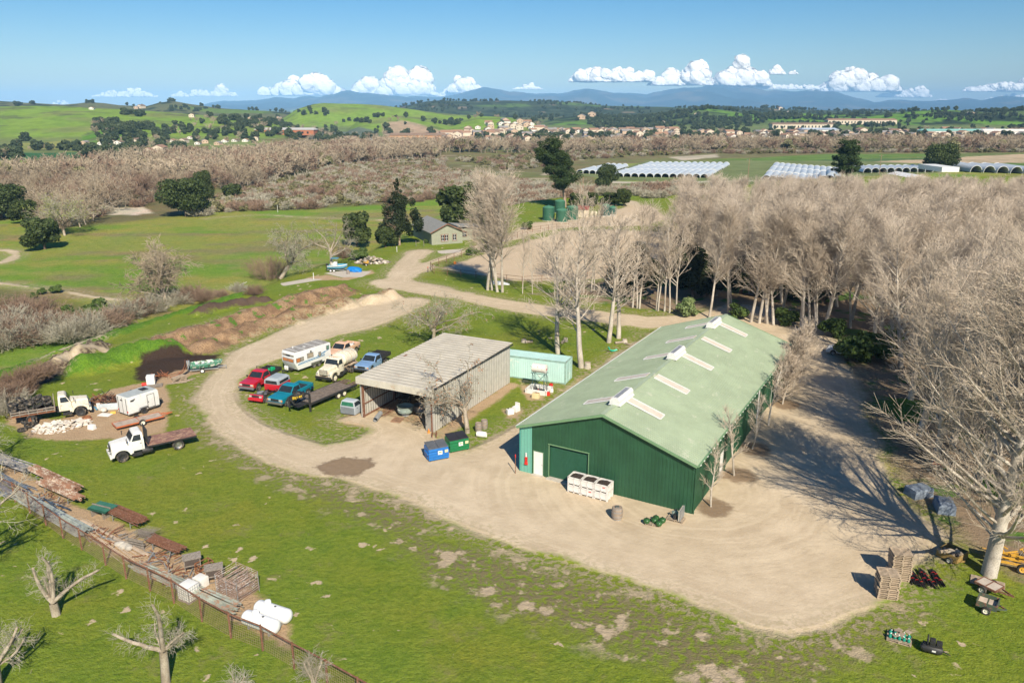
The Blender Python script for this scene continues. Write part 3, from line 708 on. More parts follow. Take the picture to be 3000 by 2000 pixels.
def pickup(label, name, paint, lower=None, bed='box', bedmat=None, loc=(0, 0, 0), rz=0, frontm=None, bumper=None, rr=.39, rimm=None, extra=None, lift=0.0):
  t = thing(name, label, 'pickup truck', loc, rz)
  W = .95; xf, xr = 1.72, -1.75; low = .46 + lift; zh = 1.06 + lift; zb = 1.14 + lift; zf = .82 + lift
  A = .5
  rear = -2.72 if bed in ('box', 'shell') else -.62
  prof = [(2.62, low), (2.7, low + .12), (2.7, zh - .16), (2.62, zh - .04), (1.25, zb - .02), (-.55, zb)]
  prof += [(-.6, zf), (rear, zf)] if bed in ('box', 'shell') else [(-.62, zf)]
  prof += [(rear, low)]
  if bed in ('box', 'shell'): prof += [(xr + A * cos(a), rr + .02 + A * sin(a)) for a in np.linspace(pi, 0, 9) if rr + .02 + A * sin(a) >= low - .001 or True]
  prof += [(xf + A * cos(a), rr + .02 + A * sin(a)) for a in np.linspace(pi, 0, 9)]
  prof = [(a, max(b, low)) for a, b in prof]
  b = MB().prism(prof, -W, W); b.build('body', paint, t, bevel=.035)
  if lower:
    q = MB()
    for s in (-1, 1):
      q.box((.05, s * (W + .004), low + .17), (2.1, .02, .3))
      if bed in ('box',): q.box((-2.45, s * (W + .004), low + .17), (.4, .02, .3))
    q.build('lower_panel', lower, t)
  # cab greenhouse
  zt = zb + .62
  cb = MB().loft([[(-.56, -W + .03, zb - .01), (1.12, -W + .03, zb - .03), (1.12, W - .03, zb - .03), (-.56, W - .03, zb - .01)],
          [(-.46, -W + .17, zt - .05), (.42, -W + .17, zt - .05), (.42, W - .17, zt - .05), (-.46, W - .17, zt - .05)],
          [(-.36, -W + .27, zt + .02), (.3, -W + .27, zt + .02), (.3, W - .27, zt + .02), (-.36, W - .27, zt + .02)]])
  cab = cb.build('cab', paint, t, bevel=.03)
  g = glassm()
  MB().quad((1.07, -.80, zb + .03), (1.07, .80, zb + .03), (.50, .70, zt - .09), (.50, -.70, zt - .09), .02).build('windshield', g, cab)
  MB().quad((-.565, .72, zb + .1), (-.565, -.72, zb + .1), (-.49, -.65, zt - .13), (-.49, .65, zt - .13), .02).build('rear_window', g, cab)
  for s in (-1, 1):
    y0, y1 = s * (W - .035), s * (W - .15)
    MB().quad((-.42, y0, zb + .06), (.92, y0, zb + .06), (.45, y1, zt - .1), (-.36, y1, zt - .1), .016).build('side_window', g, cab)
    MB().box((.98, s * (W + .1), zb + .12), (.08, .2, .18)).build('mirror', M_BLACK, t)
    MB().quad((-.40, s * (W + .001), low + .1), (-.40, s * (W + .001), zb - .08), (-.38, s * (W + .001), zb - .08), (-.38, s * (W + .001), low + .1), .004).build('door_seam', M_BLACK, t)
    MB().box((-.2, s * (W + .02), zb - .14), (.16, .03, .04)).build('door_handle', M_BLACK, t)
  fm = frontm or M_BLACK
  MB().box((2.71, 0, zh - .24), (.05, 1.0, .26)).build('grille', fm, t, bevel=.01)
  for s in (-1, 1):
    MB().box((2.69, s * .72, zh - .24), (.08, .36, .22)).build('headlight', M_LAMP, t, bevel=.01)
    MB().box((2.685, s * .915, zh - .25), (.1, .07, .2)).build('turn_signal', M_ORANGE, t)
  MB().box((2.74, 0, low + .04), (.22, 1.96, .24)).build('front_bumper', bumper or M_CHROME, t, bevel=.03)
  MB().box((0, 0, low - .1), (5.1 if bed in ('box', 'shell') else 5.2, .85, .12)).build('chassis', M_BLACK, t)
  for x in (xf, xr):
    for s in (-1, 1): wheel(t, x, s * (W - .13), rr, .25, rimm)
  if bed in ('box', 'shell'):
    zw = zb + .02; q = MB()
    for s in (-1, 1):
      q.box((-1.66, s * (W - .045), (zf + zw) / 2), (2.12, .09, zw - zf + .01))
    q.box((-2.68, 0, (zf + zw) / 2), (.08, 1.9, zw - zf)); q.box((-.64, 0, (zf + zw) / 2), (.06, 1.75, zw - zf))
    bd = q.build('bed', bedmat or paint, t, bevel=.015)
    MB().box((-1.66, 0, zf + .02), (2.02, 1.7, .03)).build('bed_floor', M_BLACK if not bedmat else M_WOODG, bd)
    MB().box((-2.78, 0, low + .06), (.16, 1.8, .2)).build('rear_bumper', bumper or M_CHROME, t, bevel=.02)
    for s in (-1, 1): MB().box((-2.725, s * .84, zf + .12), (.03, .16, .3)).build('tail_light', M_REDP, t)
  if bed == 'flat':
    q = MB().box((-1.72, 0, .98 + lift), (2.15, 2.0, .1)); fl = q.build('flatbed', bedmat or M_BLACK, t)
    q = MB()
    for s in (-1, 1):
      q.box((-1.72, s * .97, 1.2 + lift), (2.15, .05, .34))
    q.box((-2.78, 0, 1.2 + lift), (.05, 1.95, .34))
    for s in np.linspace(-.9, .9, 5): q.box((-.68, s, 1.45 + lift), (.05, .05, .9))
    for z in (1.1, 1.5, 1.88): q.box((-.68, 0, z + lift), (.05, 1.9, .06))
    q.build('bed_rails', bedmat or M_BLACK, t)
  if bed == 'shell':
    q = MB().loft([[(-2.72, -W, zb + .04), (-.66, -W, zb + .04), (-.66, W, zb + .04), (-2.72, W, zb + .04)], [(-2.66, -W + .06, zt - .12), (-.62, -W + .06, zt - .12), (-.62, W - .06, zt - .12), (-2.66, W - .06, zt - .12)],
           [(-2.5, -W + .3, zt + .04), (-.8, -W + .3, zt + .04), (-.8, W - .3, zt + .04), (-2.5, W - .3, zt + .04)]])
    c = q.build('camper_shell', mat('grey_fibreglass', (.36, .4, .43), .5, var=.08), t, bevel=.04)
    for s in (-1, 1): MB().quad((-2.4, s * (W - .015), zb + .14), (-.95, s * (W - .015), zb + .14), (-.95, s * (W - .05), zt - .2), (-2.4, s * (W - .05), zt - .2), .02).build('shell_window', g, c)
    MB().quad((-.625, .7, zb + .12), (-.625, -.7, zb + .12), (-.60, -.66, zt - .16), (-.60, .66, zt - .16), .03).build('shell_window', g, c)
  return t

def heavy_truck(label, name, loc, rz, paint, wb=4.9, rear='flat', hoodz=1.72, trim=None, round_cab=False, rr=.5, tone=None):
  """conventional-cab medium truck; origin on the ground under the cab"""
  t = thing(name, label, 'truck', loc, rz); W = 1.05; xw = 1.75; tr = trim or M_BLACK
  zc0, zc1 = .85, 2.5
  # hood and fenders
  hd = MB().loft([[(2.55, -.62, .95), (2.55, .62, .95), (2.55, .62, hoodz - .12), (2.5, .5, hoodz - .03), (2.5, -.5, hoodz - .03), (2.55, -.62, hoodz - .12)],
          [(1.0, -.8, .95), (1.0, .8, .95), (1.0, .8, hoodz - .04), (.95, .66, hoodz + .1), (.95, -.66, hoodz + .1), (1.0, -.8, hoodz - .04)]])
  hd.build('hood', paint, t, bevel=.05)
  for s in (-1, 1):
    A = .66
    pf = [(xw - .95, .62), (xw - .95, 1.05), (xw - .55, 1.33), (xw + .4, 1.3), (xw + .82, 1.05), (xw + .86, .6)] + [(xw + A * cos(a), rr + A * sin(a)) for a in np.linspace(.15, pi - .15, 9)]
    MB().prism(pf, s * .6, s * W).build('fender', paint, t, bevel=.035)
    MB().lathe([(.13, 0), (.13, .06), (.02, .08)], (2.58, s * .84, 1.1), 'x', 14).build('headlight', M_LAMP, t)
    MB().box((1.3, s * (W + .14), 2.0), (.06, .16, .38)).build('mirror', M_BLACK, t)
    MB().tube((1.2, s * (W - .1), 2.2), (1.3, s * (W + .16), 2.16), .015).build('mirror_arm', M_BLACK, t)
    MB().box((.55, s * (W - .02), .55), (.8, .22, .3)).build('cab_step', tr, t)
  g = MB().box((2.575, 0, 1.27), (.05, 1.1, .6)); gr = g.build('grille', tone or M_GREYM, t, bevel=.02)
  q = MB()
  for k in range(8): q.box((2.605, 0, 1.02 + k * .07), (.02, 1.0, .03))
  q.build('grille_bars', paint if tone else M_BLACK, gr)
  MB().box((2.68, 0, .66), (.16, 2.1, .28)).build('front_bumper', paint if rear != 'tank' else tr, t, bevel=.02)
  # cab
  k = .1 if round_cab else .04
  c = MB().loft([[(-.15, -W + .05, zc0), (1.02, -W + .05, zc0), (1.02, W - .05, zc0), (-.15, W - .05, zc0)], [(-.15, -W + .05, 1.72), (1.02, -W + .05, 1.68), (1.02, W - .05, 1.68), (-.15, W - .05, 1.72)],
         [(-.1, -W + .16, zc1 - .1), (.62, -W + .16, zc1 - .1), (.62, W - .16, zc1 - .1), (-.1, W - .16, zc1 - .1)], [(.0, -W + .3, zc1), (.5, -W + .3, zc1), (.5, W - .3, zc1), (.0, W - .3, zc1)]])
  cab = c.build('cab', paint, t, bevel=k); gm = glassm()
  MB().quad((.985, -.84, 1.78), (.985, .84, 1.78), (.69, .76, zc1 - .18), (.69, -.76, zc1 - .18), .03).build('windshield', gm, cab)
  MB().quad((-.13, .7, 1.85), (-.13, -.7, 1.85), (-.105, -.66, zc1 - .2), (-.105, .66, zc1 - .2), .02).build('rear_window', gm, cab)
  for s in (-1, 1):
    MB().quad((.08, s * (W - .06), 1.78), (.86, s * (W - .06), 1.78), (.62, s * (W - .16), zc1 - .2), (.08, s * (W - .16), zc1 - .2), .02).build('side_window', gm, cab)
    MB().box((.02, s * (W - .048), 1.3), (.02, .01, .8)).build('door_seam', M_BLACK, cab)
    MB().box((.14, s * (W - .03), 1.5), (.14, .03, .04)).build('door_handle', M_BLACK, cab)
  for y in (-.5, -.25, 0, .25, .5) if tone else (): MB().box((.45, y, zc1 + .03), (.08, .08, .06)).build('roof_light', M_ORANGE, t)
  # frame
  xr = xw - wb; end = xr - (1.6 if rear == 'flat' else .9)
  q = MB()
  for s in (-1, 1): q.box(((end + 2.7) / 2, s * .42, .74), (2.7 - end, .1, .2))
  for x in np.linspace(end + .1, 2.3, 6): q.box((x, 0, .74), (.1, .8, .12))
  q.tube((xr, -.9, rr), (xr, .9, rr), .1); q.tube((xw, -.85, rr), (xw, .85, rr), .06); q.lathe([(.05, -.25), (.2, -.1), (.2, .1), (.05, .25)], (xr, 0, rr), 'y', 12)
  q.build('chassis', M_BLACK if rear != 'tank' else mat('beige_frame', (.5, .4, .3), .8, var=.2, dirt=(.25, .15, .1), dirtamt=.3), t)
  MB().lathe([(.28, -.45), (.3, -.4), (.3, .4), (.28, .45)], (-.35, .78, .62), 'x', 16).build('fuel_tank', tr, t, smooth=True)
  for s in (-1, 1):
    wheel(t, xw, s * (W - .14), rr, .27, M_BLACK if not tone else M_CREAM)
    wheel(t, xr, s * (W - .1), rr, .25, M_RUST if rear == 'stake' else M_GREYM, dual=True)
  if rear == 'flat':
    q = MB().box(((end - .45) / 2, 0, 1.12), (-end - .35, 2.35, .06)); d = q.build('flatbed', mat('rusty_deck_plate', (.25, .13, .1), .7, .0, var=.3, scale=1.2, dirt=(.42, .26, .17), dirtamt=.4), t)
    q = MB()
    for s in (-1, 1): q.box(((end - .45) / 2, s * 1.17, 1.05), (-end - .35, .06, .14))
    for x in np.linspace(end + .3, -.7, 9): q.box((x, 0, 1.0), (.07, 2.2, .14))
    q.box((end + .02, 0, 1.03), (.06, 2.35, .18)); q.build('bed_frame', M_BLACK, t)
    q = MB()
    for z in (1.2, 2.55): q.box((-.48, 0, z), (.08, 2.0, .1))
    for y in np.linspace(-.95, .95, 9): q.box((-.48, y, 1.87), (.05, .05, 1.3))
    q.build('headache_rack', M_BLACK, t)
  return t
# ------------------------------------------------------------------ trees
def tubes(P0, P1, R0, R1, sides):
  """all branch segments of a tree as open tapered tubes; returns vertices, quads"""
  P0, P1 = np.array(P0), np.array(P1); R0, R1 = np.array(R0), np.array(R1); n = len(P0)
  d = P1 - P0; d /= np.linalg.norm(d, axis=1, keepdims=True) + 1e-9
  u = np.where(np.abs(d[:, 2:3]) < .9, np.array([[0, 0, 1.]]), np.array([[1., 0, 0]]))
  a = np.cross(d, u); a /= np.linalg.norm(a, axis=1, keepdims=True) + 1e-9; b = np.cross(d, a)
  t = np.arange(sides) * 2 * pi / sides
  ring = a[:, None, :] * np.cos(t)[None, :, None] + b[:, None, :] * np.sin(t)[None, :, None]
  V = np.stack([P0[:, None] + ring * R0[:, None, None], P1[:, None] + ring * R1[:, None, None]], 1).reshape(-1, 3)
  base = (np.arange(n) * 2 * sides)[:, None]; i = np.arange(sides)[None]; j = (i + 1) % sides
  F = np.stack([base + i, base + j, base + j + sides, base + i + sides], -1).reshape(-1, 4)
  return V, F
def mesh_np(name, V, F, mt, parent=None, smooth=True, k=4):
  me = bpy.data.meshes.new(name); me.vertices.add(len(V)); me.vertices.foreach_set('co', np.asarray(V, np.float32).ravel())
  me.loops.add(len(F) * k); me.loops.foreach_set('vertex_index', np.asarray(F, np.int32).ravel())
  me.polygons.add(len(F)); me.polygons.foreach_set('loop_start', (np.arange(len(F)) * k).astype(np.int32))
  me.polygons.foreach_set('use_smooth', np.full(len(F), smooth)); me.update(calc_edges=True); me.materials.append(mt)
  o = bpy.data.objects.new(name, me); COL.objects.link(o)
  if parent is not None: o.parent = parent
  return o
def unit(v): return v / (np.linalg.norm(v) + 1e-9)
def walk(rng, p, d, L, r0, r1, n, wob, trop, out, lvl):
  """one branch as n wandering segments; trop bends it up (+) or down (-)"""
  pts = [(p, r0, d)]; sl = L / n
  for i in range(n):
    d = unit(d + np.array([rng.gauss(0, wob), rng.gauss(0, wob), rng.gauss(0, wob) + trop]))
    q = p + d * sl; ra = r0 + (r1 - r0) * i / n; rb = r0 + (r1 - r0) * (i + 1) / n
    out.append((p, q, ra, rb, lvl)); p = q; pts.append((p, rb, d))
  return pts
def side(rng, d, ang):
  a = unit(np.cross(d, np.array([rng.gauss(0, 1), rng.gauss(0, 1), rng.gauss(0, 1)])))
  return unit(d * cos(ang) + a * sin(ang))
def spread(rng, pts, count, t0, ang, Lf, rad, n, wob, trop, out, lvl):
  """branches leaving a parent branch between t0 and its tip"""
  res = []
  for i in range(count):
    t = t0 + (1 - t0) * (i + rng.random()) / count; k = min(int(t * (len(pts) - 1)), len(pts) - 2); f = t * (len(pts) - 1) - k
    p = pts[k][0] * (1 - f) + pts[k + 1][0] * f; r = pts[k][1] * (1 - f) + pts[k + 1][1] * f
    d = side(rng, pts[k][2], ang(t) * rng.uniform(.8, 1.2)); L = Lf(t) * rng.uniform(.7, 1.25)
    res.append(walk(rng, p, d, L, min(r * .75, rad(L)), .006, n, wob, trop, out, lvl))
  return res
def finish(segs, split, tw, name_mats, sides=(7, 4, 3)):
  """two meshes: trunk with main limbs, crown with twigs"""
  mt, mc = name_mats
  out = []
  for sel, nm, m in ((lambda l: l <= split, 'trunk', mt), (lambda l: l > split, 'crown', mc)):
    V = []; F = []; o = 0
    for lv in sorted(set(s[4] for s in segs)):
      if not sel(lv): continue
      ss = [s for s in segs if s[4] == lv]
      sd = sides[0] if lv == 0 else sides[1] if lv == 1 else sides[2]
      v, f = tubes([s[0] for s in ss], [s[1] for s in ss], [max(s[2], tw) for s in ss], [max(s[3], tw * .8) for s in ss], sd)
      V.append(v); F.append(f + o); o += len(v)
    out.append((np.concatenate(V), np.concatenate(F)) if V else None)
  return out
def bark(name, c1, c2, c3=None, sc=1.2):
  t = NT(name); n = t.noise(sc, 4, .6, t.scalev(t.pos(), (1, 1, .5))); n2 = t.noise(sc * 9, 3, .7)
  oi = t.n('ShaderNodeObjectInfo')
  c = t.mixc(t.ramp(n, .35, .65), c1, c2); c = t.mixc(t.math('MULTIPLY', t.ramp(n2, .5, .62), .5), c, c3 or tuple(x * .5 for x in c1))
  c = t.mixc(t.math('MULTIPLY', oi.outputs['Random'], .4), c, t.mixc(1.0, c, (.78, .76, .74), 'MULTIPLY'))
  t.l(c, t.b.inputs['Base Color']); t.b.inputs['Roughness'].default_value = .9; t.b.inputs['Specular IOR Level'].default_value = .1; return t.m
def leafm(name, c1, c2, c3, tr=.15, sc=.8):
  t = NT(name); n = t.noise(sc, 3, .6); n2 = t.noise(sc * 8, 2, .7); oi = t.n('ShaderNodeObjectInfo')
  c = t.mixc(t.ramp(n, .35, .65), c1, c2); c = t.mixc(t.math('MULTIPLY', t.ramp(n2, .45, .6), .7), c, c3)
  c = t.mixc(t.math('MULTIPLY', oi.outputs['Random'], .5), c, t.mixc(1.0, c, (1.25, 1.15, 1.0), 'MULTIPLY'))
  t.l(c, t.b.inputs['Base Color']); t.b.inputs['Roughness'].default_value = .6; t.b.inputs['Specular IOR Level'].default_value = .25
  tl = t.n('ShaderNodeBsdfTranslucent'); t.l(c, tl.inputs[0]); mx = t.n('ShaderNodeMixShader'); mx.inputs[0].default_value = tr
  t.l(t.b.outputs[0], mx.inputs[1]); t.l(tl.outputs[0], mx.inputs[2]); t.l(mx.outputs[0], t.t.nodes['Material Output'].inputs[0]); return t.m
B_POP = bark('poplar_bark', (.42, .37, .31), (.60, .55, .48), (.2, .17, .14)); B_TWIG = bark('poplar_twigs', (.56, .465, .37), (.71, .61, .50), (.40, .32, .25), .35)
B_TAN = bark('riverside_bark', (.34, .28, .22), (.5, .43, .35)); T_TAN = bark('riverside_twigs', (.34, .275, .195), (.50, .415, .305), (.24, .185, .13), .05)
T_RED = bark('reddish_twigs', (.26, .175, .125), (.37, .27, .2), (.2, .14, .1), .1)
B_GREY = bark('old_grey_bark', (.30, .25, .19), (.47, .41, .33), (.12, .09, .07), 2.5); T_GREY = bark('lichen_twigs', (.36, .33, .25), (.5, .47, .38), (.26, .22, .16), .6)
B_DARK = bark('dark_bark', (.15, .105, .08), (.25, .18, .135)); L_OAK = leafm('oak_leaves', (.045, .07, .02), (.10, .135, .04), (.018, .03, .01))
L_FAR = leafm('distant_oak_leaves', (.055, .08, .04), (.10, .13, .06), (.03, .048, .024), .1, .15)
L_PINE = leafm('pine_needles', (.035, .065, .02), (.07, .105, .03), (.018, .035, .012)); L_CYP = leafm('cypress_foliage', (.022, .038, .015), (.045, .065, .025), (.012, .02, .009))
L_SHRUB = leafm('shrub_leaves', (.07, .12, .03), (.13, .19, .05), (.04, .07, .02)); L_SHRUBL = leafm('pale_shrub_leaves', (.16, .23, .09), (.28, .34, .15), (.09, .14, .05)); L_OLIVE = leafm('willow_scrub', (.17, .17, .075), (.27, .26, .13), (.11, .1, .05), .1, .1)
L_BUD = leafm('spring_buds', (.26, .33, .07), (.38, .42, .12), (.2, .24, .06))

def leaves(rng, cents, rads, n, size, flat=1.0, up=0.0, shell=.55):
  """leaf clumps as small tilted quads spread through ellipsoids"""
  cents = np.array(cents, float); rads = np.array(rads, float); w = (rads.prod(1)) ** (2 / 3.); w /= w.sum()
  k = rng.choice(len(cents), n, p=w); d = rng.normal(size=(n, 3)); d /= np.linalg.norm(d, axis=1, keepdims=True)
  rr = shell + (1 - shell) * rng.random(n) ** .6; P = cents[k] + d * rads[k] * rr[:, None]
  a = rng.normal(size=(n, 3)); a += d * .0; a /= np.linalg.norm(a, axis=1, keepdims=True); nn = d + .9 * rng.normal(size=(n, 3)); b = np.cross(nn, a); b /= np.linalg.norm(b, axis=1, keepdims=True) + 1e-9
  a = np.cross(b, nn); a /= np.linalg.norm(a, axis=1, keepdims=True) + 1e-9; s = size * rng.uniform(.6, 1.4, n)[:, None]; a, b = a * s, b * s * flat
  V = np.stack([P - a - b * .6, P + a - b, P + a * .8 + b, P - a * .7 + b * .9], 1).reshape(-1, 3); F = np.arange(n * 4).reshape(-1, 4); return V, F

def make_tree(name, label, cat, kind, seed, **o):
  """returns an unlinked-in-place prototype thing at the origin (trunk + crown)"""
  rng = random.Random(seed); nr = np.random.default_rng(seed); seg = []; Z = np.array([0, 0, 1.]); O = np.array([0, 0, -.3])
  t = thing(name, label, cat); H = o.get('h', 18.)
  lv = None; mats = (B_POP, B_TWIG); split = 0; tw = o.get('tw', .016)
  if kind == 'poplar':
    # tall stem, steep ascending limbs, long straight fine twigs
    st = []
    for s in range(o.get('stems', 1)):
      d = unit(Z + np.array([rng.gauss(0, .05), rng.gauss(0, .05), 0]) * (0 if o.get('up') else 1)) if s == 0 else side(rng, Z, .12)
      r = o.get('r', .24) * (1 if s == 0 else .7)
      st.append(walk(rng, O, d, H * .96 * (1 if s == 0 else .85), r, .03, 12, .012 if o.get('up') else .035, .03, seg, 0))
    t0 = o.get('t0', .28)
    for P in st:
      L1 = spread(rng, P, o.get('n1', 34), t0, lambda t: .98 - .5 * t, lambda t: H * (.40 - .27 * t) * (1 if t > .3 else .8) * o.get('br', 1), lambda L: .017 * L + .012, 6, .032, .05, seg, 1)
      for b in L1:
        L2 = spread(rng, b, o.get('n2', 8), .15, lambda t: .62, lambda t: H * .12 * (1.15 - .6 * t), lambda L: .02, 4, .035, .05, seg, 2)
        for c in L2: spread(rng, c, o.get('n3', 6), .1, lambda t: .6, lambda t: H * .05, lambda L: .012, 2, .03, .05, seg, 3)
        spread(rng, b, 7, .5, lambda t: .5, lambda t: H * .05, lambda L: .012, 2, .03, .06, seg, 3)
      spread(rng, P, 50, .55, lambda t: .5, lambda t: H * .06, lambda L: .013, 2, .03, .1, seg, 3)
    split = 1 if o.get('limbs', False) else 0
    mats = (B_POP, B_TWIG)
  elif kind == 'round':
    # broad bare riverside tree
    P = walk(rng, O, unit(Z + np.array([rng.gauss(0, .12), rng.gauss(0, .12), 0])), H * .45, .03 * H * .8, .02 * H * .6, 5, .07, 0, seg, 0)
    L1 = spread(rng, P, o.get('n1', 10), .35, lambda t: 1.0 - .35 * t, lambda t: H * .55, lambda L: .022 * L, 6, .12, .05, seg, 1)
    for b in L1:
      for c in spread(rng, b, 8, .2, lambda t: .8, lambda t: H * .24, lambda L: .014 * L, 4, .14, .03, seg, 2):
        spread(rng, c, o.get('n3', 9), .1, lambda t: .75, lambda t: H * .095, lambda L: .012, 2, .16, .02, seg, 3)
      spread(rng, b, 9, .4, lambda t: .8, lambda t: H * .1, lambda L: .012, 2, .16, .02, seg, 3)
    split = 1; mats = o.get('mats', (B_TAN, T_TAN))
  elif kind == 'gnarl':
    # old orchard oak: short leaning trunk, crooked limbs, dense spur twigs
    ln = o.get('lean', (0, 0)); P = walk(rng, O, unit(Z + np.array([ln[0], ln[1], 0])), H * .38, o.get('r', .34), o.get('r', .34) * .7, 4, .08, 0, seg, 0)
    L1 = []
    for i in range(o.get('n1', 6)):
      d = side(rng, Z, rng.uniform(.45, 1.15)); d[2] = max(d[2], .15); L1.append(walk(rng, P[-1][0] if i % 3 else P[-2][0], d, H * rng.uniform(.5, .8), o.get('r', .34) * .5, .035, 9, .22, .02, seg, 1))
    for b in L1:
      for c in spread(rng, b, o.get('n2', 9), .2, lambda t: .95, lambda t: H * .24, lambda L: .03, 5, .26, .0, seg, 2):
        for e in spread(rng, c, o.get('n3', 8), .1, lambda t: .9, lambda t: H * .08, lambda L: .014, 3, .3, -.02, seg, 3): spread(rng, e, 3, .2, lambda t: .9, lambda t: H * .03, lambda L: .009, 1, .2, 0, seg, 4)
    split = 1; mats = (B_GREY, T_GREY)
  elif kind == 'pollard':
    # cut-back trunk with a few thick arms and weak sprouts; arms given explicitly
    mats = (B_GREY, T_GREY); r = o.get('r', .26); P = walk(rng, O, unit(np.array(o.get('lean', (0, 0, 1.)))), o.get('trunk', 1.4), r, r * .85, 3, .03, 0, seg, 0)
    for az, el, L, rr, curl in o['arms']:
      d = np.array([cos(az) * cos(el), sin(az) * cos(el), sin(el)]); b = walk(rng, P[-1][0], d, L, rr, rr * .55, 7, .1, curl, seg, 0 if not seg else 1)
      for c in spread(rng, b, o.get('n2', 24), .2, lambda t: 1.1, lambda t: .75, lambda L: .014, 3, .25, 0, seg, 2): spread(rng, c, o.get('n3', 5), .2, lambda t: .9, lambda t: .35, lambda L: .009, 2, .25, 0, seg, 3)
    split = 1; tw = .008
  elif kind in ('oak', 'bush'):
    w = o.get('w', H * .9)
    if kind == 'oak':
      P = walk(rng, O, Z, H * .35, H * .035, H * .028, 3, .06, 0, seg, 0); L1 = spread(rng, P, 6, .5, lambda t: .8, lambda t: H * .4, lambda L: .03 * L, 4, .12, .06, seg, 1)
    c = []; q = []
    nb = o.get('nb', 16)
    for i in range(nb):
      a = rng.uniform(0, 2 * pi); zz = rng.uniform(.22 if kind == 'oak' else .15, .86); k = sqrt(max(.05, 1 - ((zz - .38) / .62) ** 2)); rad = w * .5 * k * rng.uniform(.35, .72)
      c.append((rad * cos(a), rad * sin(a), zz * H)); s = H * rng.uniform(.13, .22); q.append((s * w / H * 1.15, s * w / H * 1.15, s))
    c.append((0, 0, H * .5)); q.append((w * .28, w * .28, H * .36))
    V, F = leaves(nr, c, q, o.get('n', 5200), o.get('size', .24) , shell=.5)
    V[:, 2] = np.maximum(V[:, 2], .05)
    lv = (V, F, o.get('leaf', L_OAK)); split = 9; mats = (B_DARK, B_DARK)
  elif kind == 'pine':
    P = walk(rng, O, unit(Z + np.array([-.04, .02, 0])), H * .93, H * .026, .08, 9, .05, 0, seg, 0)
    for s in (-1, 1): walk(rng, P[3][0], unit(np.array([s * .8, 0, .8])), H * .3, H * .012, .06, 5, .1, .08, seg, 1)
    L1 = spread(rng, P, o.get('n1', 26), .28, lambda t: 1.25 - .5 * t, lambda t: H * (.36 - .17 * t), lambda L: .022 * L, 5, .1, .05, seg, 1)
    c = []; q = []
    for b in L1:
      for k in (2, 3, 4, 5):
        s = H * .056 * rng.uniform(.8, 1.4); p = b[k][0]; c.append(p + np.array([rng.gauss(0, .5), rng.gauss(0, .5), .3])); q.append((s * 1.35, s * 1.35, s * .8))
    for p in P[-4:]: c.append(p[0]); q.append((H * .07,) * 3)
    V, F = leaves(nr, c, q, o.get('n', 16000), .2, .5, shell=.3); lv = (V, F, L_PINE); split = 9; mats = (bark('pine_bark', (.34, .25, .19), (.45, .35, .28)), B_DARK)
  elif kind == 'cypress':
    # dense dark conifer with a bare top and dead grey front boughs
    P = walk(rng, O, Z, H, .38, .05, 10, .02, 0, seg, 0)
    c = []; q = []
    for i in range(46):
      zz = rng.uniform(.14, .74); a = rng.uniform(0, 2 * pi); rad = (1 - abs(zz - .3) ** 1.3 * 1.2) * H * .30 * rng.uniform(.5, 1);
      if sin(a) < -.35: rad *= .35
      c.append((rad * cos(a), rad * sin(a) + H * .04, zz * H)); s = H * rng.uniform(.06, .1); q.append((s, s, s * 1.1))
    for i in range(16): zz = .72 + .26 * i / 16; c.append((rng.gauss(0, .35) * (1.1 - zz) * 3, rng.gauss(0, .35) * (1.1 - zz) * 3, zz * H)); q.append((.5 * (1.35 - zz) * 1.6,) * 2 + (.4,))
    V, F = leaves(nr, c, q, 15000, .17, .6, shell=.3); lv = (V, F, L_CYP)
    for b in spread(rng, P, 46, .2, lambda t: 1.45, lambda t: H * .27 * (1.15 - t), lambda L: .05, 5, .08, .03, seg, 1):
      spread(rng, b, 8, .2, lambda t: .7, lambda t: H * .07, lambda L: .02, 3, .1, 0, seg, 1)
    split = 9; mats = (bark('cypress_bark', (.32, .22, .16), (.46, .36, .28)), B_DARK)
  elif kind == 'dome':
    # bare rounded tree with drooping outer twigs
    P = walk(rng, O, unit(Z + np.array([-.22, 0, 0])), H * .42, .42, .3, 4, .06, 0, seg, 0)
    L1 = spread(rng, P, 22, .3, lambda t: 1.2 - .8 * t, lambda t: H * .55, lambda L: .022 * L, 7, .14, .06, seg, 1)
    for b in L1:
      for c in spread(rng, b, 11, .15, lambda t: .9, lambda t: H * .24, lambda L: .03, 5, .16, -.03, seg, 2):
        spread(rng, c, 10, .1, lambda t: .8, lambda t: H * .085, lambda L: .013, 3, .16, -.1, seg, 3)
      spread(rng, b, 10, .3, lambda t: .8, lambda t: H * .1, lambda L: .013, 3, .16, -.1, seg, 3)
    split = 1; mats = (B_GREY, T_TAN if not o.get('lichen') else T_GREY)
  elif kind == 'twigbush':
    for i in range(o.get('n1', 70)):
      a = rng.uniform(0, 2 * pi); el = rng.uniform(.35, 1.45); w = o.get('w', H); d = np.array([cos(a) * cos(el), sin(a) * cos(el), sin(el)])
      b = walk(rng, np.array([cos(a) * w * .22 * rng.random(), sin(a) * w * .22 * rng.random(), -.1]), d, H * rng.uniform(.5, 1.05), .03, .01, 4, .14, .05, seg, 1)
      for c in spread(rng, b, 7, .2, lambda t: .6, lambda t: H * .3, lambda L: .012, 3, .15, .03, seg, 2): spread(rng, c, 4, .1, lambda t: .6, lambda t: H * .12, lambda L: .009, 1, .1, 0, seg, 3)
    split = -1; mats = (T_RED, o.get('mat', T_RED)); tw = o.get('tw', .014)
  if seg:
    tr, cr = finish(seg, split, tw, mats)
    if tr is not None: mesh_np('trunk', tr[0], tr[1], mats[0], t)
    if cr is not None: mesh_np('crown' if kind != 'twigbush' else 'branches', cr[0], cr[1], mats[1], t)
  if lv is not None: mesh_np('crown' if kind != 'bush' else 'foliage', lv[0], lv[1], lv[2], t, smooth=False)
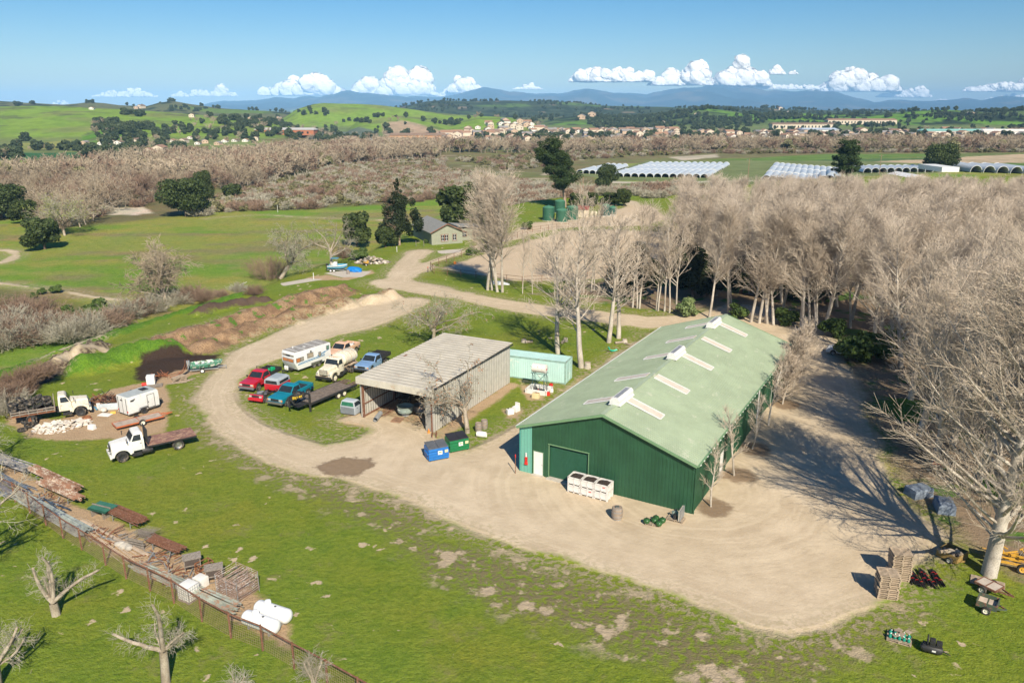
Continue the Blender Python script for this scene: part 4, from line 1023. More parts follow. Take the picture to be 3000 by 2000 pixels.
  if o.get('buds'):
    pts = np.array([s[1] for s in seg if s[4] >= 2]); k = nr.choice(len(pts), o['buds']); V, F = leaves(nr, pts[k], np.full((len(k), 3), .12), o['buds'], .06); mesh_np('spring_foliage', V, F, o.get('budmat', L_BUD), t, smooth=False)
  return t
# ------------------------------------------------------------------ green barn
M_ROOFG = mat('pale_green_roof_sheet', (.35, .42, .30), .6, var=.09, scale=.4, spec=.35, dirt=(.47, .5, .4), dirtamt=.12)
M_WALLG = mat('dark_green_wall_sheet', (.026, .09, .046), .5, var=.14, scale=.7, spec=.35)
M_TEAL = mat('teal_wall_sheet', (.16, .42, .34), .5, var=.05)
M_TRIMG = mat('green_trim', (.17, .3, .16), .5, var=.08)
def ribbed(mb, p, u, v, nrm, U, V, step, w=.07, h=.035, vtop=None):
  """vertical ribs on a wall: p origin, u along, v up; vtop(u) gives the height"""
  k = int(U / step)
  for i in range(k + 1):
    s = min(max(i * step, w / 2), U - w / 2); t = vtop(s) if vtop else V
    a = p + u * s; mb.beam(a + nrm * h * .3, a + v * t + nrm * h * .3, w, h, up=tuple(nrm))
def barn():
  L, W, he, hr = 36.3, 15.415, 4.20, 6.77
  t = thing('green_metal_barn', 'long dark green metal barn with a pale green gabled roof and white ridge vents', 'barn', (.741, 62.895, 0), R(60.176))
  X, Y, Z = np.array([1., 0, 0]), np.array([0, 1., 0]), np.array([0, 0, 1.])
  def gh(s): return he + (hr - he) * (1 - abs(s - W / 2) / (W / 2))
  for nm, x, sgn in (('gable_wall', 0, -1), ('gable_wall', L, 1)):
    q = MB()
    if x == 0:
      # openings: white door y 1.29..2.22 z..2.2, roll door 2.8..6.45 z..3.1
      def slab(y0, y1, z0, zf):
        q.loft([[(x + .001, -y0, z0), (x + .12, -y0, z0), (x + .12, -y1, z0), (x + .001, -y1, z0)], [(x + .001, -y0, zf(y0)), (x + .12, -y0, zf(y0)), (x + .12, -y1, zf(y1)), (x + .001, -y1, zf(y1))]])
      slab(1.12, 1.29, 0, gh); slab(1.29, 2.23, 2.2, gh); slab(2.23, 2.8, 0, gh); slab(2.8, 6.47, 3.12, gh); slab(6.47, W / 2, 0, gh); slab(W / 2, W, 0, gh)
      for i in range(int(W / .305) + 1):
        s = i * .305 + .05
        if s < 1.15 or s > W - .04: continue
        z0 = 2.24 if 1.24 < s < 2.28 else 3.2 if 2.74 < s < 6.5 else 0
        q.beam((x - .012, -s, z0), (x - .012, -s, gh(s) - .03), .07, .035, up=(-1, 0, 0))
    else:
      q.loft([[(x - .12, 0, 0), (x, 0, 0), (x, -W, 0), (x - .12, -W, 0)], [(x - .12, 0, he), (x, 0, he), (x, -W, he), (x - .12, -W, he)]])
      q.loft([[(x - .12, 0, he), (x, 0, he), (x, -W, he), (x - .12, -W, he)], [(x - .12, -W / 2 + .01, hr), (x, -W / 2 + .01, hr), (x, -W / 2 - .01, hr), (x - .12, -W / 2 - .01, hr)]])
    q.build(nm, M_WALLG, t)
  q = MB().loft([[(.0, 0, 0), (.12, 0, 0), (.12, -1.12, 0), (0, -1.12, 0)], [(0, 0, gh(0)), (.12, 0, gh(0)), (.12, -1.12, gh(1.12)), (0, -1.12, gh(1.12))]])
  for s in (.15, .45, .75, 1.05): q.beam((-.012, -s, 0), (-.012, -s, gh(s) - .03), .06, .03, up=(-1, 0, 0))
  q.build('teal_panel', M_TEAL, t)
  q = MB().box((L / 2, .06, he / 2), (L, .12, he))
  for i in range(119): q.beam((i * .305 + .1, .125, 0), (i * .305 + .1, .125, he - .05), .07, .035, up=(0, 1, 0))
  q.build('side_wall', mat('teal_side_sheet', (.045, .25, .22), .5, var=.08), t)
  # right side with door openings
  ops = [(7.6, 8.7, 2.1, 'w'), (9.8, 13.4, 3.2, 'd'), (17.0, 20.6, 3.2, 'd'), (21.0, 21.9, 2.1, 'w'), (23.4, 26.4, 3.2, 'd'), (26.8, 27.7, 2.1, 'w'), (29.6, 33, 3.2, 'd')]
  q = MB(); xx = 0
  for a, b, h, k in ops:
    q.box(((xx + a) / 2, -W + .06, he / 2), (a - xx, .12, he)); q.box(((a + b) / 2, -W + .06, (h + he) / 2), (b - a, .12, he - h)); xx = b
  q.box(((xx + L) / 2, -W + .06, he / 2), (L - xx, .12, he))
  for i in range(119):
    s = i * .305 + .1; z0 = max([h for a, b, h, k in ops if a - .04 < s < b + .04] + [0]); q.beam((s, -W - .012, z0), (s, -W - .012, he - .05), .07, .035, up=(0, -1, 0))
  q.build('side_wall', M_WALLG, t)
  for a, b, h, k in ops:
    if k == 'w': MB().box(((a + b) / 2, -W + .04, h / 2), (b - a - .04, .06, h - .04)).build('side_door', M_WHITE, t)
    else:
      d = MB().box(((a + b) / 2, -W + .1, h / 2), (b - a, .05, h))
      for z in np.arange(.1, h, .16): d.box(((a + b) / 2, -W + .07, z), (b - a, .03, .05))
      d.build('roll_up_door', M_WALLG, t)
  # front doors
  d = MB().box((.05, -1.76, 1.1), (.05, .9, 2.16)).build('white_door', M_WHITE, t); MB().tube((.0, -2.12, 1.02), (.02, -2.12, 1.08), .035).build('handle', M_GREYM, d)
  MB().box((.04, -1.76, 2.22), (.1, 1.06, .05)).box((.04, -1.285, 1.1), (.1, .04, 2.2)).box((.04, -2.235, 1.1), (.1, .04, 2.2)).build('door_frame', M_TRIMG, d)
  q = MB().box((.2, -4.63, 1.6), (.05, 3.64, 3.05))
  for z in np.arange(.18, 3.1, .1): q.tube((.165, -2.82, z), (.165, -6.45, z), .032, n=6)
  d = q.build('roll_up_door', mat('roll_door_green', (.03, .11, .062), .45, var=.06), t)
  MB().box((-.02, -4.63, 3.16), (.12, 3.84, .07)).box((.0, -2.79, 1.55), (.08, .06, 3.1)).box((.0, -6.48, 1.55), (.08, .06, 3.1)).build('door_frame', M_TRIMG, d)
  MB().box((-.1, -4.63, .04), (.6, 3.9, .08)).box((-.05, -1.76, .03), (.4, 1.1, .06)).build('threshold', M_CONC, t)
  # roof
  sl = sqrt((W / 2 + .25) ** 2 + ((hr - he) * (W / 2 + .25) / (W / 2)) ** 2); ang = atan2(hr - he, W / 2); ov = .25
  q = MB()
  for s in (1, -1):
    ey = 0 + ov if s > 0 else -W - ov; ez = he + .09 - (hr - he) / (W / 2) * ov; rz_ = hr + .09
    q.loft([[(-.28, ey, ez), (L + .28, ey, ez), (L + .28, ey, ez + .05), (-.28, ey, ez + .05)], [(-.28, -W / 2, rz_), (L + .28, -W / 2, rz_), (L + .28, -W / 2, rz_ + .05), (-.28, -W / 2, rz_ + .05)]])
    for i in range(121):
      x = -.2 + i * .305; nn = (0, s * sin(ang), cos(ang)); q.beam((x, ey, ez + .06), (x, -W / 2, rz_ + .06), .1, .07, up=nn)
  q.box((L / 2, -W / 2, hr + .17), (L + .56, .38, .05))
  rf = q.build('roof', M_ROOFG, t)
  q = MB()
  for s in (1, -1):
    ey = ov if s > 0 else -W - ov; ez = he - (hr - he) / (W / 2) * ov
    for x in (-.31, L + .31): MB().beam((x, ey, ez + .07), (x, -W / 2, hr + .07), .05, .22).build('rake_trim', M_TRIMG, rf)
  for s, m in ((1, M_WHITE), (-1, M_TRIMG)):
    ey = ov + .05 if s > 0 else -W - ov - .05; g = MB().box((L / 2, ey, he + .02), (L + .5, .13, .12)); g.build('gutter', m, rf)
  for i in range(0, 119, 3): MB().box((i * .305 + .2, -W - ov - .14, he - .02), (.22, .05, .05)).build('gutter_strap', M_WHITE, rf)
  def slope_pt(x, d, s, up): # d: distance from the ridge line, horizontally
    return np.array([x, -W / 2 + s * d, hr - (hr - he) / (W / 2) * d + up])
  sk = mat('fibreglass_skylight', (.66, .57, .48), .5, var=.1, scale=1.5)
  for i, x in enumerate((4.22, 11.1, 18.8, 25.6, 32.35)):
    for s in (1, -1):
      d0 = .25 if i % 2 == 0 else .4
      pan = MB().quad(slope_pt(x - .45, d0, s, .215), slope_pt(x + .45, d0, s, .215), slope_pt(x + .45, 3.45, s, .215), slope_pt(x - .45, 3.45, s, .215), .02).build('skylight', sk, rf)
      q = MB()
      for e in (-.54, .54): q.beam(slope_pt(x + e, d0, s, .22), slope_pt(x + e, 3.5, s, .22), .16, .05)
      q.beam(slope_pt(x - .5, 3.5, s, .22), slope_pt(x + .5, 3.5, s, .22), .1, .05); q.build('skylight_flashing', M_WHITE, pan)
  for x in (3.7, 18.0, 31.2):
    x0, x1 = x - 1.6, x + 1.6
    pr = [(-.55, 0), (.55, 0), (.42, .14), (.42, .42), (.26, .62), (-.26, .62), (-.42, .42), (-.42, .14)]
    q = MB().loft([[(x0, -W / 2 + a, hr + .12 + b) for a, b in pr], [(x1, -W / 2 + a, hr + .12 + b) for a, b in pr]]); v = q.build('ridge_vent', M_WHITE, rf)
    MB().box((x, -W / 2, hr + .755), (2.7, .36, .03)).build('vent_damper', mat('dusty_grey_metal', (.3, .31, .33), .5, .3, dirt=(.6, .6, .6), dirtamt=.2), v)
  for x in (.05, 8.9, 20.8, 26.6, 34): MB().box((x, -W - .1, he / 2), (.09, .09, he)).build('downspout', M_WALLG if x != 20.8 else M_WHITE, t)
  # things on the wall
  o = tag(MB().box((0, 0, .35), (.1, .2, .32)).box((0, 0, .0), (.12, .3, .42), taper=.6).build('fire_extinguisher_cover', M_REDP), 'red fire extinguisher cover hanging on the teal corner of the barn', 'extinguisher')
  p = bp(-.1, -.62, 1.0); o.location = p; o.rotation_euler = (0, 0, R(60.176)); q = MB().box((0, 0, 0), (.06, .12, .55)); e = q.build('backboard', M_WHITE, o); e.location = (0, 0, .62)
  return t
def bp(x, y, z):
  """point in the barn's own frame -> world"""
  c, s = cos(R(60.176)), sin(R(60.176)); return np.array([.741 + x * c - y * s, 62.895 + x * s + y * c, z])
barn()

# ------------------------------------------------------------------ open-front equipment shed
def shed():
  FL, FR, BR = g0(1059, 1223.7), g0(1270, 1266), g0(1492.7, 1120); d = BR - FR; L = np.linalg.norm(d); rz = atan2(d[1], d[0]); W = 8.63
  t = thing('open_metal_shed', 'open-fronted grey corrugated metal shed with a flat ribbed roof', 'shed', (FR[0], FR[1], 0), rz)
  M_W = mat('weathered_wall_sheet', (.33, .315, .28), .6, .1, var=.12, scale=.9); M_WR = mat('wall_rib_sheet', (.56, .54, .49), .6, .1, var=.1)
  M_R = mat('weathered_roof_sheet', (.60, .56, .48), .6, .1, var=.12, scale=.6, dirt=(.5, .38, .28), dirtamt=.05)
  M_R2 = mat('roof_rib_dark', (.43, .39, .33), .6, .1, var=.15, scale=.8)
  h0, h1 = 4.4, 4.72
  def zt(x): return h0 + (h1 - h0) * x / L
  for nm, y, s in (('side_wall', 0, -1), ('side_wall', W, 1)):
    q = MB().loft([[(.0, y, .05), (L, y, .05), (L, y + .06 * s, .05), (0, y + .06 * s, .05)], [(0, y, zt(0) - .1), (L, y, zt(L) - .1), (L, y + .06 * s, zt(L) - .1), (0, y + .06 * s, zt(0) - .1)]])
    w_ = q.build(nm, M_W, t); q = MB()
    for x in np.arange(.1, L, .4): q.beam((x, y + .08 * s, .05), (x, y + .08 * s, zt(x) - .12), .2, .05, up=(0, s, 0)); q.beam((x, y - .03 * s, .05), (x, y - .03 * s, zt(x) - .12), .2, .04, up=(0, s, 0))
    q.build('wall_ribs', M_WR, w_)
  q = MB().box((L + .03, W / 2, zt(L) / 2), (.06, W, zt(L) - .1))
  for y in np.arange(.2, W, .4): q.beam((L - .03, y, .05), (L - .03, y, zt(L) - .2), .12, .04, up=(1, 0, 0))
  q.build('back_wall', M_W, t)
  MB().box((.04, .45, 2.2), (.07, .9, 4.3)).build('front_panel', M_W, t)
  q = MB().loft([[(-.35, -.25, zt(0)), (-.35, W + .3, zt(0)), (-.35, W + .3, zt(0) + .05), (-.35, -.25, zt(0) + .05)], [(L + .3, -.25, zt(L)), (L + .3, W + .3, zt(L)), (L + .3, W + .3, zt(L) + .05), (L + .3, -.25, zt(L) + .05)]])
  rf = q.build('roof', M_R, t)
  q = MB(); q2 = MB()
  for i, x in enumerate(np.arange(-.25, L + .25, .36)): (q if i % 2 else q2).beam((x, -.25, zt(x) + .07), (x, W + .3, zt(x) + .07), .15, .05)
  q.build('roof_rib', M_R2, rf); q2.build('roof_rib', M_R, rf)
  q = MB(); q.box((-.38, W / 2, zt(0) - .28), (.06, W + .55, .66)); q.build('fascia', M_R, t)
  MB().box((L / 2, -.3, zt(L / 2) - .02), (L + .6, .05, .14)).build('roof_edge_trim', M_BLACK, rf)
  for x, y, w in ((.5, .25, .5), (2.5, .9, .9), (7.5, 8.2, .6)): MB().box((x, y, zt(x) + .1), (w, .2, .015)).build('rust_patch', M_RUST, rf)
  q = MB()
  for x in (.1, L / 3, 2 * L / 3, L - .15): q.box((x, W - .16, 2.2), (.2, .2, 4.3)); q.box((x, .16, 2.2), (.2, .2, 4.3))
  for z in (1.4, 2.9): q.box((L / 2, W - .1, z), (L, .07, .1)); q.box((L / 2, .1, z), (L, .07, .1)); q.box((L - .06, W / 2, z), (.07, W - .3, .1))
  for x in (L / 3, 2 * L / 3): q.box((x, W / 2, zt(x) - .2), (.16, W - .2, .25))
  q.box((L / 2, W - .1, .1), (L, .08, .16)); q.build('frame', M_RUSTP, t)
  return t, rz, FR
SHED = shed()
def sp(x, y, z=0):
  c, s = cos(SHED[1]), sin(SHED[1]); return np.array([SHED[2][0] + x * c - y * s, SHED[2][1] + x * s + y * c, z])

# ------------------------------------------------------------------ shipping container
def container():
  c = g0(1657, 1126.4); d = g0(1000 + 1640 * .3189, 900 + 655 * .3189) - c; rz = atan2(-d[1], -d[0]); L, W, Hh = 12.2, 2.44, 2.7
  t = thing('shipping_container', 'long pale aqua shipping container standing behind the open shed', 'container', (c[0], c[1], 0), rz)
  m = mat('aqua_container_paint', (.50, .72, .68), .5, var=.07, scale=.5, dirt=(.68, .78, .72), dirtamt=.15); m2 = mat('aqua_rust_trim', (.3, .46, .4), .6, var=.2, dirt=(.3, .2, .12), dirtamt=.2)
  q = MB().box((-L / 2, W / 2, Hh / 2 + .05), (L - .1, W - .1, Hh - .15))
  for x in np.arange(-L + .3, -.2, .28):
    for y in (.035, W - .035): q.box((x, y, Hh / 2), (.14, .04, Hh - .35))
  for x in np.arange(-L + .3, -.2, .28): q.box((x, W / 2, Hh - .02), (.14, W - .4, .03))
  q.build('body', m, t)
  q = MB()
  for x in (-L + .08, -.08):
    for y in (.08, W - .08): q.box((x, y, Hh / 2 + .0), (.16, .16, Hh))
  for y in (.05, W - .05):
    for z in (.1, Hh - .06): q.box((-L / 2, y, z), (L, .12, .14))
  for x in (-L + .05, -.05):
    for z in (.1, Hh - .06): q.box((x, W / 2, z), (.12, W, .14))
  q.build('frame', m2, t)
  for k in (0, 1):
    d = MB().box((.0, .66 + k * 1.12, Hh / 2), (.05, 1.06, Hh - .3));
    for z in np.linspace(.4, Hh - .4, 5): d.box((.03, .66 + k * 1.12, z), (.03, .9, .16))
    dd = d.build('door', m, t)
    MB().tube((.07, .5 + k * 1.2, .2), (.07, .5 + k * 1.2, Hh - .2), .025).tube((.07, .85 + k * 1.0, .2), (.07, .85 + k * 1.0, Hh - .2), .025).build('lock_rod', m2, dd)
container()

# ------------------------------------------------------------------ house
def house():
  # near gable corners measured: left (1235*..) ; local x runs away along the ridge
  A = at(1265, 718); B = at(1338, 713); t = thing('ranch_house', 'low grey-green wooden ranch house with a grey gabled roof', 'house', (A[0], A[1], A[2]), atan2(*(B - A)[[1, 0]]))
  mw = mat('grey_green_siding', (.30, .31, .24), .8, var=.08, scale=1.5); mr = mat('grey_shingle_roof', (.24, .24, .23), .85, var=.15, scale=2); mt_ = mat('brown_house_trim', (.24, .12, .08), .7)
  W = 7.6; L = 15.; h = 2.9; r = 4.7
  # gable faces the viewer (y = 0 side); ridge runs along +y
  q = MB().prism([(0, -.3), (W, -.3), (W, h), (W / 2, r), (0, h)], 0, .15); q.prism([(0, 0), (W, 0), (W, h), (W / 2, r), (0, h)], L - .15, L)
  q.box((.08, L / 2, h / 2 - .1), (.15, L - .3, h + .2)); q.box((W - .08, L / 2, h / 2 - .1), (.15, L - .3, h + .2))
  for x in np.arange(.3, W, .35): q.box((x, -.012, h / 2), (.04, .025, h))
  q.build('wall', mw, t)
  q = MB()
  for s in (0, 1):
    e = -.4 if s == 0 else W + .4; z = h - (r - h) * .4 / (W / 2)
    q.loft([[(e, -.5, z), (W / 2, -.5, r), (W / 2, -.5, r + .12), (e, -.5, z + .12)], [(e, L + .4, z), (W / 2, L + .4, r), (W / 2, L + .4, r + .12), (e, L + .4, z + .12)]])
  q.box((W + 3.6, 6.5, 3.1), (7.6, 7, .14), ry=R(6))
  rf = q.build('roof', mr, t)
  MB().beam((-.42, -.52, h - .1), (W / 2, -.52, r + .05), .05, .2).beam((W + .42, -.52, h - .1), (W / 2, -.52, r + .05), .05, .2).build('rake_trim', mt_, rf)
  MB().box((W + 3.4, 6.5, 1.3), (6.8, 6, 2.9)).build('wing_wall', mw, t)
  g = glassm()
  for x, w in ((2.7, .7), (3.6, .7), (5.6, .75)):
    f = MB()
    for a in (-1, 1): f.box((x + a * (w / 2 + .05), -.06, 1.5), (.1, .08, 1.5))
    for z in (.72, 2.28): f.box((x, -.06, z), (w + .24, .08, .12))
    f.build('window_frame', mt_, t); p = MB().box((x, -.03, 1.5), (w, .04, 1.45)).build('window', g, t)
    MB().box((x, -.055, 1.5), (w, .03, .06)).box((x, -.055, 1.5), (.05, .03, 1.45)).box((x, -.055, 2.2), (w, .03, .1)).box((x, -.055, .82), (w, .03, .1)).build('sash', M_WHITE, p)
  for x in (W + 1.6, W + 4.6):
    MB().box((x, 3.44, 1.5), (1.5, .1, 1.3)).build('window_frame', mt_, t); p = MB().box((x, 3.4, 1.5), (1.2, .1, 1.05)).build('window', g, t); MB().box((x, 3.34, 1.5), (.06, .05, 1.05)).box((x, 3.34, 1.5), (1.2, .05, .06)).build('sash', M_WHITE, p)
house()

# ------------------------------------------------------------------ water tanks and pump shed
def tank(px, py, r, h, label, dark=0):
  p = at(px, py); m = mat('green_tank_plastic' + str(dark), [(.035, .12, .075), (.03, .09, .075)][dark], .5, var=.1)
  t = thing('water_tank', label, 'water tank', p, random.Random(px).uniform(0, 6), 'dark green water tanks')
  pr = [(r, 0)]
  for k in range(1, 8): pr += [(r, h * k / 8 - .06), (r * 1.015, h * k / 8 - .03), (r * 1.015, h * k / 8 + .03), (r, h * k / 8 + .06)]
  pr += [(r, h), (r * .97, h + .06)]
  MB().lathe(pr, n=28).build('body', m, t, smooth=True)
  MB().lathe([(r * .97, h + .06), (r * .75, h + .28), (r * .4, h + .46), (.28, h + .52), (.28, h + .62), (.02, h + .64)], n=28).build('lid', mat('green_tank_lid', (.07, .2, .12), .55, var=.1), t, smooth=True)
  MB().lathe([(r + .15, -.3), (r + .15, .06)], n=28).build('base', M_CONC, t)
tank(1607, 645, 1.7, 3.6, 'dark green water tank at the left end of the row beside the pine')
tank(1640, 622, 1.6, 3.4, 'dark green water tank behind the others, just in front of the pine trunk')
tank(1646, 649, 1.65, 3.2, 'dark green water tank standing nearest the road, in front of the row')
tank(1676, 643, 1.7, 3.5, 'dark green water tank directly left of the red-roofed pump shed')
tank(1774, 632, 1.25, 3.0, 'tall narrow blue-green water tank right of the pump shed', 1)
tank(1794, 627, 1.2, 1.9, 'short blue-green water tank at the right end of the concrete pad', 1)
def pump():
  p = at(1692, 636); t = thing('pump_shed', 'small cream metal pump shed with a dark red gabled roof', 'shed', p, R(-12)); mw = mat('cream_shed_sheet', (.62, .54, .42), .6, var=.05); mr = mat('dark_red_roof', (.28, .05, .04), .5, var=.1)
  q = MB().loft([[(0, 0, -.2), (3.0, 0, -.2), (3.0, 3.6, -.2), (0, 3.6, -.2)], [(0, 0, 2.3), (3.0, 0, 2.3), (3.0, 3.6, 2.3), (0, 3.6, 2.3)], [(0, 1.79, 3.0), (3, 1.79, 3.0), (3, 1.81, 3.0), (0, 1.81, 3.0)]])
  for x in np.arange(.2, 3, .3): q.box((x, -.012, 1.1), (.05, .03, 2.3))
  for y in np.arange(.2, 3.5, .3): q.box((3.012, y, 1.1), (.03, .05, 2.3))
  q.build('wall', mw, t)
  q = MB()
  for s, e in ((-1, -.2), (1, 3.8)): q.loft([[(-.2, e, 2.2), (3.2, e, 2.2), (3.2, e, 2.27), (-.2, e, 2.27)], [(-.2, 1.8, 3.06), (3.2, 1.8, 3.06), (3.2, 1.8, 3.13), (-.2, 1.8, 3.13)]])
  q.build('roof', mr, t)
  my = mat('pale_filter_tank', (.6, .55, .4), .5, var=.12)
  for k, x in enumerate((1734, 1745, 1755)):
    q = at(x, 634 + k % 2); o = thing('filter_tank', ['pale yellow filter tank nearest the red-roofed pump shed', 'pale yellow filter tank in the middle of its trio', 'pale yellow filter tank nearest the tall blue-green tank'][k], 'tank', q, 0, 'pale filter tanks')
    MB().lathe([(.3, 0), (.45, .2), (.45, 1.3), (.3, 1.55), (.1, 1.65)], n=14).build('vessel', my, o, smooth=True); MB().tube((0, 0, 1.6), (0, 0, 1.85), .08).build('valve', M_BLACK, o)
  o = tag(MB().box((0, 0, 0), (7.5, 3.2, .3)).build('tank_pad', M_CONC), 'low white concrete pad carrying the filter tanks and two blue-green tanks', 'slab'); o.location = at(1765, 633) + [0, 0, .0]; o.rotation_euler = (0, 0, R(8))
pump()

# ------------------------------------------------------------------ poles and fences
def power_pole(px, py, h, label):
  p = at(px, py); t = thing('power_pole', label, 'power pole', p, 0)
  MB().tube((0, 0, -.5), (0, 0, h), .16, .11, n=8).build('pole', mat('brown_pole_wood', (.3, .2, .13), .85, var=.2, scale=3), t)
  MB().box((0, 0, h - .7), (2.2, .1, .12)).build('crossarm', M_WOODG, t)
  for x in (-.95, .95): MB().lathe([(.04, 0), (.06, .1), (.03, .2)], (x, 0, h - .62), n=8).build('insulator', M_GALV, t)
power_pole(1699, 603, 7.5, 'brown power pole standing right of the big pine')
power_pole(1707, 601, 9, 'pale power pole carrying a meter box, right of the big pine')
power_pole(2189, 545, 11, 'power pole at the left end of the right-hand plastic tunnels')
power_pole(2575, 515, 11, 'power pole in front of the far tunnels, right of the broad conifer')
def fence_run(name, label, pts, h, rails, step, mt_, rpost=.05, rrail=.035, group=None, mesh=False, toprail=None):
  P = [np.array([*q, 0.]) for q in pts]
  for q in P: q[2] = hz(q[0], q[1])
  t = thing(name, label, 'fence', P[0], 0, group); O = P[0]; posts = []
  for a, b in zip(P[:-1], P[1:]):
    n = max(1, int(round(np.linalg.norm(b - a) / step)))
    for i in range(n): posts.append(a + (b - a) * i / n)
  posts.append(P[-1])
  posts = [np.array([q[0], q[1], hz(q[0], q[1])]) - O for q in posts]
  for q in posts: MB().tube(q + [0, 0, -.2], q + [0, 0, h + .03], rpost, n=7).build('post', mt_, t)
  for z in rails:
    m = MB()
    for a, b in zip(posts[:-1], posts[1:]): m.tube(a + [0, 0, z], b + [0, 0, z], rrail if z < h - .01 or not toprail else toprail, n=6)
    m.build('rail', mt_, t)
  if mesh:
    m = MB(); M_WIRE = mat('rusty_fence_wire', (.33, .22, .16), .8, .3)
    for z in np.arange(.12, h - .05, .17):
      for a, b in zip(posts[:-1], posts[1:]): m.tube(a + [0, 0, z], b + [0, 0, z], .008, n=3, caps=False)
    for a, b in zip(posts[:-1], posts[1:]):
      L = np.linalg.norm(b - a)
      for s in np.arange(.15, L, .17): c = a + (b - a) * s / L; m.tube(c + [0, 0, .1], c + [0, 0, h - .06], .007, n=3, caps=False)
    m.build('wire_mesh', M_WIRE, t)
  return t
F1 = [g0(*q) for q in [(1262, 788), (1372, 745), (1440, 722), (1500, 702), (1560, 682), (1630, 672), (1700, 671), (1800, 676), (1950, 684), (2100, 700)]]
fence_run('pipe_rail_fence', 'rust-brown two-rail pipe fence along the road on the far side of the sand arena', F1, 1.45, (.75, 1.42), 3.2, M_RUSTP)
F2 = [g0(*q) for q in [(1262, 788), (1272, 802), (1350, 812), (1440, 822), (1530, 832), (1700, 822), (1740, 805), (1860, 800), (1960, 785), (2100, 750)]]
fence_run('pipe_rail_fence', 'rust-brown two-rail pipe fence along the grass on the near side of the sand arena', F2, 1.4, (.75, 1.37), 3.2, M_RUSTP)
FJ = [g0(*q) for q in [(-260, 1400), (-30, 1437), (45, 1470), (185, 1576), (240, 1610), (310, 1655), (370, 1695), (440, 1730), (510, 1766), (592, 1820), (677, 1868), (770, 1905), (862, 1958), (960, 2010), (1150, 2120)]]
fence_run('wire_mesh_fence', 'rusty wire mesh fence with a thick top pipe along the junk row', FJ, 1.75, (1.7,), 3.2, M_RUSTP, .06, .05, mesh=True, toprail=.06)
# ------------------------------------------------------------------ vehicles: placed by where their near wheels stand
def place(front, rear, s, xf, xr, hw):
  """front/rear: photo points of the near wheels' contact; s=+1 if the near side is the vehicle's left; xf, xr their local x"""
  A, B = at(*front), at(*rear); d = (A - B)[:2]; d = d / np.linalg.norm(d); lft = np.array([-d[1], d[0]])
  m = (A[:2] + B[:2]) / 2 - d * (xf + xr) / 2 - lft * s * hw; z = (A[2] + B[2]) / 2
  return (m[0], m[1], z), atan2(d[1], d[0])
def paint(nm, c, **k): return mat(nm, c, .32, 0, var=.05, spec=.5, coat=.4, **k)
M_BEDG = mat('grey_plank_bed', (.2, .18, .16), .8, var=.25)
l, r_ = place((755, 1147), (817, 1113), 1, 1.72, -1.75, .95)
pickup('bright red pickup truck with a dark stake flatbed, farthest left of the parked trucks', 'red_pickup', paint('red_car_paint', (.50, .015, .03)), bed='flat', bedmat=M_BLACK, loc=l, rz=r_, bumper=mat('grey_bumper', (.16, .16, .17), .5), lift=.08, rr=.42)
o = tag(MB().box((0, 0, 0), (.7, .5, .35)).build('green_box', mat('green_plastic', (.01, .42, .16), .5)), 'small bright green box lying in the bed of the red pickup', 'box'); o.location = (l[0] + cos(r_) * -2.2, l[1] + sin(r_) * -2.2, 1.22); o.rotation_euler = (0, 0, r_)
l, r_ = place((843, 1192), (907, 1158.5), 1, 1.72, -1.75, .95)
tl = pickup('metallic teal pickup truck with a black lower body and open bed', 'teal_pickup', paint('teal_car_paint', (.01, .20, .28)), lower=mat('navy_lower', (.015, .02, .05), .4), loc=l, rz=r_, bedmat=None, rr=.44, lift=.12)
l, r_ = place((995, 1060), (1051, 1031), 1, 1.72, -1.75, .95)
pickup('faded peach pickup truck with dark grey lower panels behind the tank truck', 'peach_pickup', mat('peach_car_paint', (.66, .42, .29), .55, var=.08, dirt=(.5, .3, .2), dirtamt=.15), lower=mat('charcoal_lower', (.1, .1, .12), .6), loc=l, rz=r_, bumper=M_BLACK, lift=.12, rr=.44)
o = tag(MB().box((0, 0, .15), (.9, .5, .3)).box((-.3, .3, .3), (1.2, .1, .12), rz=.5).box((.3, -.2, .35), (.5, .4, .25), rz=.3).box((.1, .35, .2), (1.4, .12, .1), rz=-.4).build('scrap_load', M_PLASTICW), 'heap of white scrap lying in the bed of the peach pickup', 'scrap'); o.location = (l[0] - 1.7 * cos(r_), l[1] - 1.7 * sin(r_), .84); o.rotation_euler = (0, 0, r_)
l, r_ = place((1088, 1093), (1137, 1064), 1, 1.72, -1.75, .95)
pickup('light blue pickup truck with a dark flatbed, half hidden behind the open shed', 'blue_pickup', paint('light_blue_paint', (.20, .33, .55)), bed='flat', bedmat=M_BLACK, loc=l, rz=r_, bumper=M_BLACK)
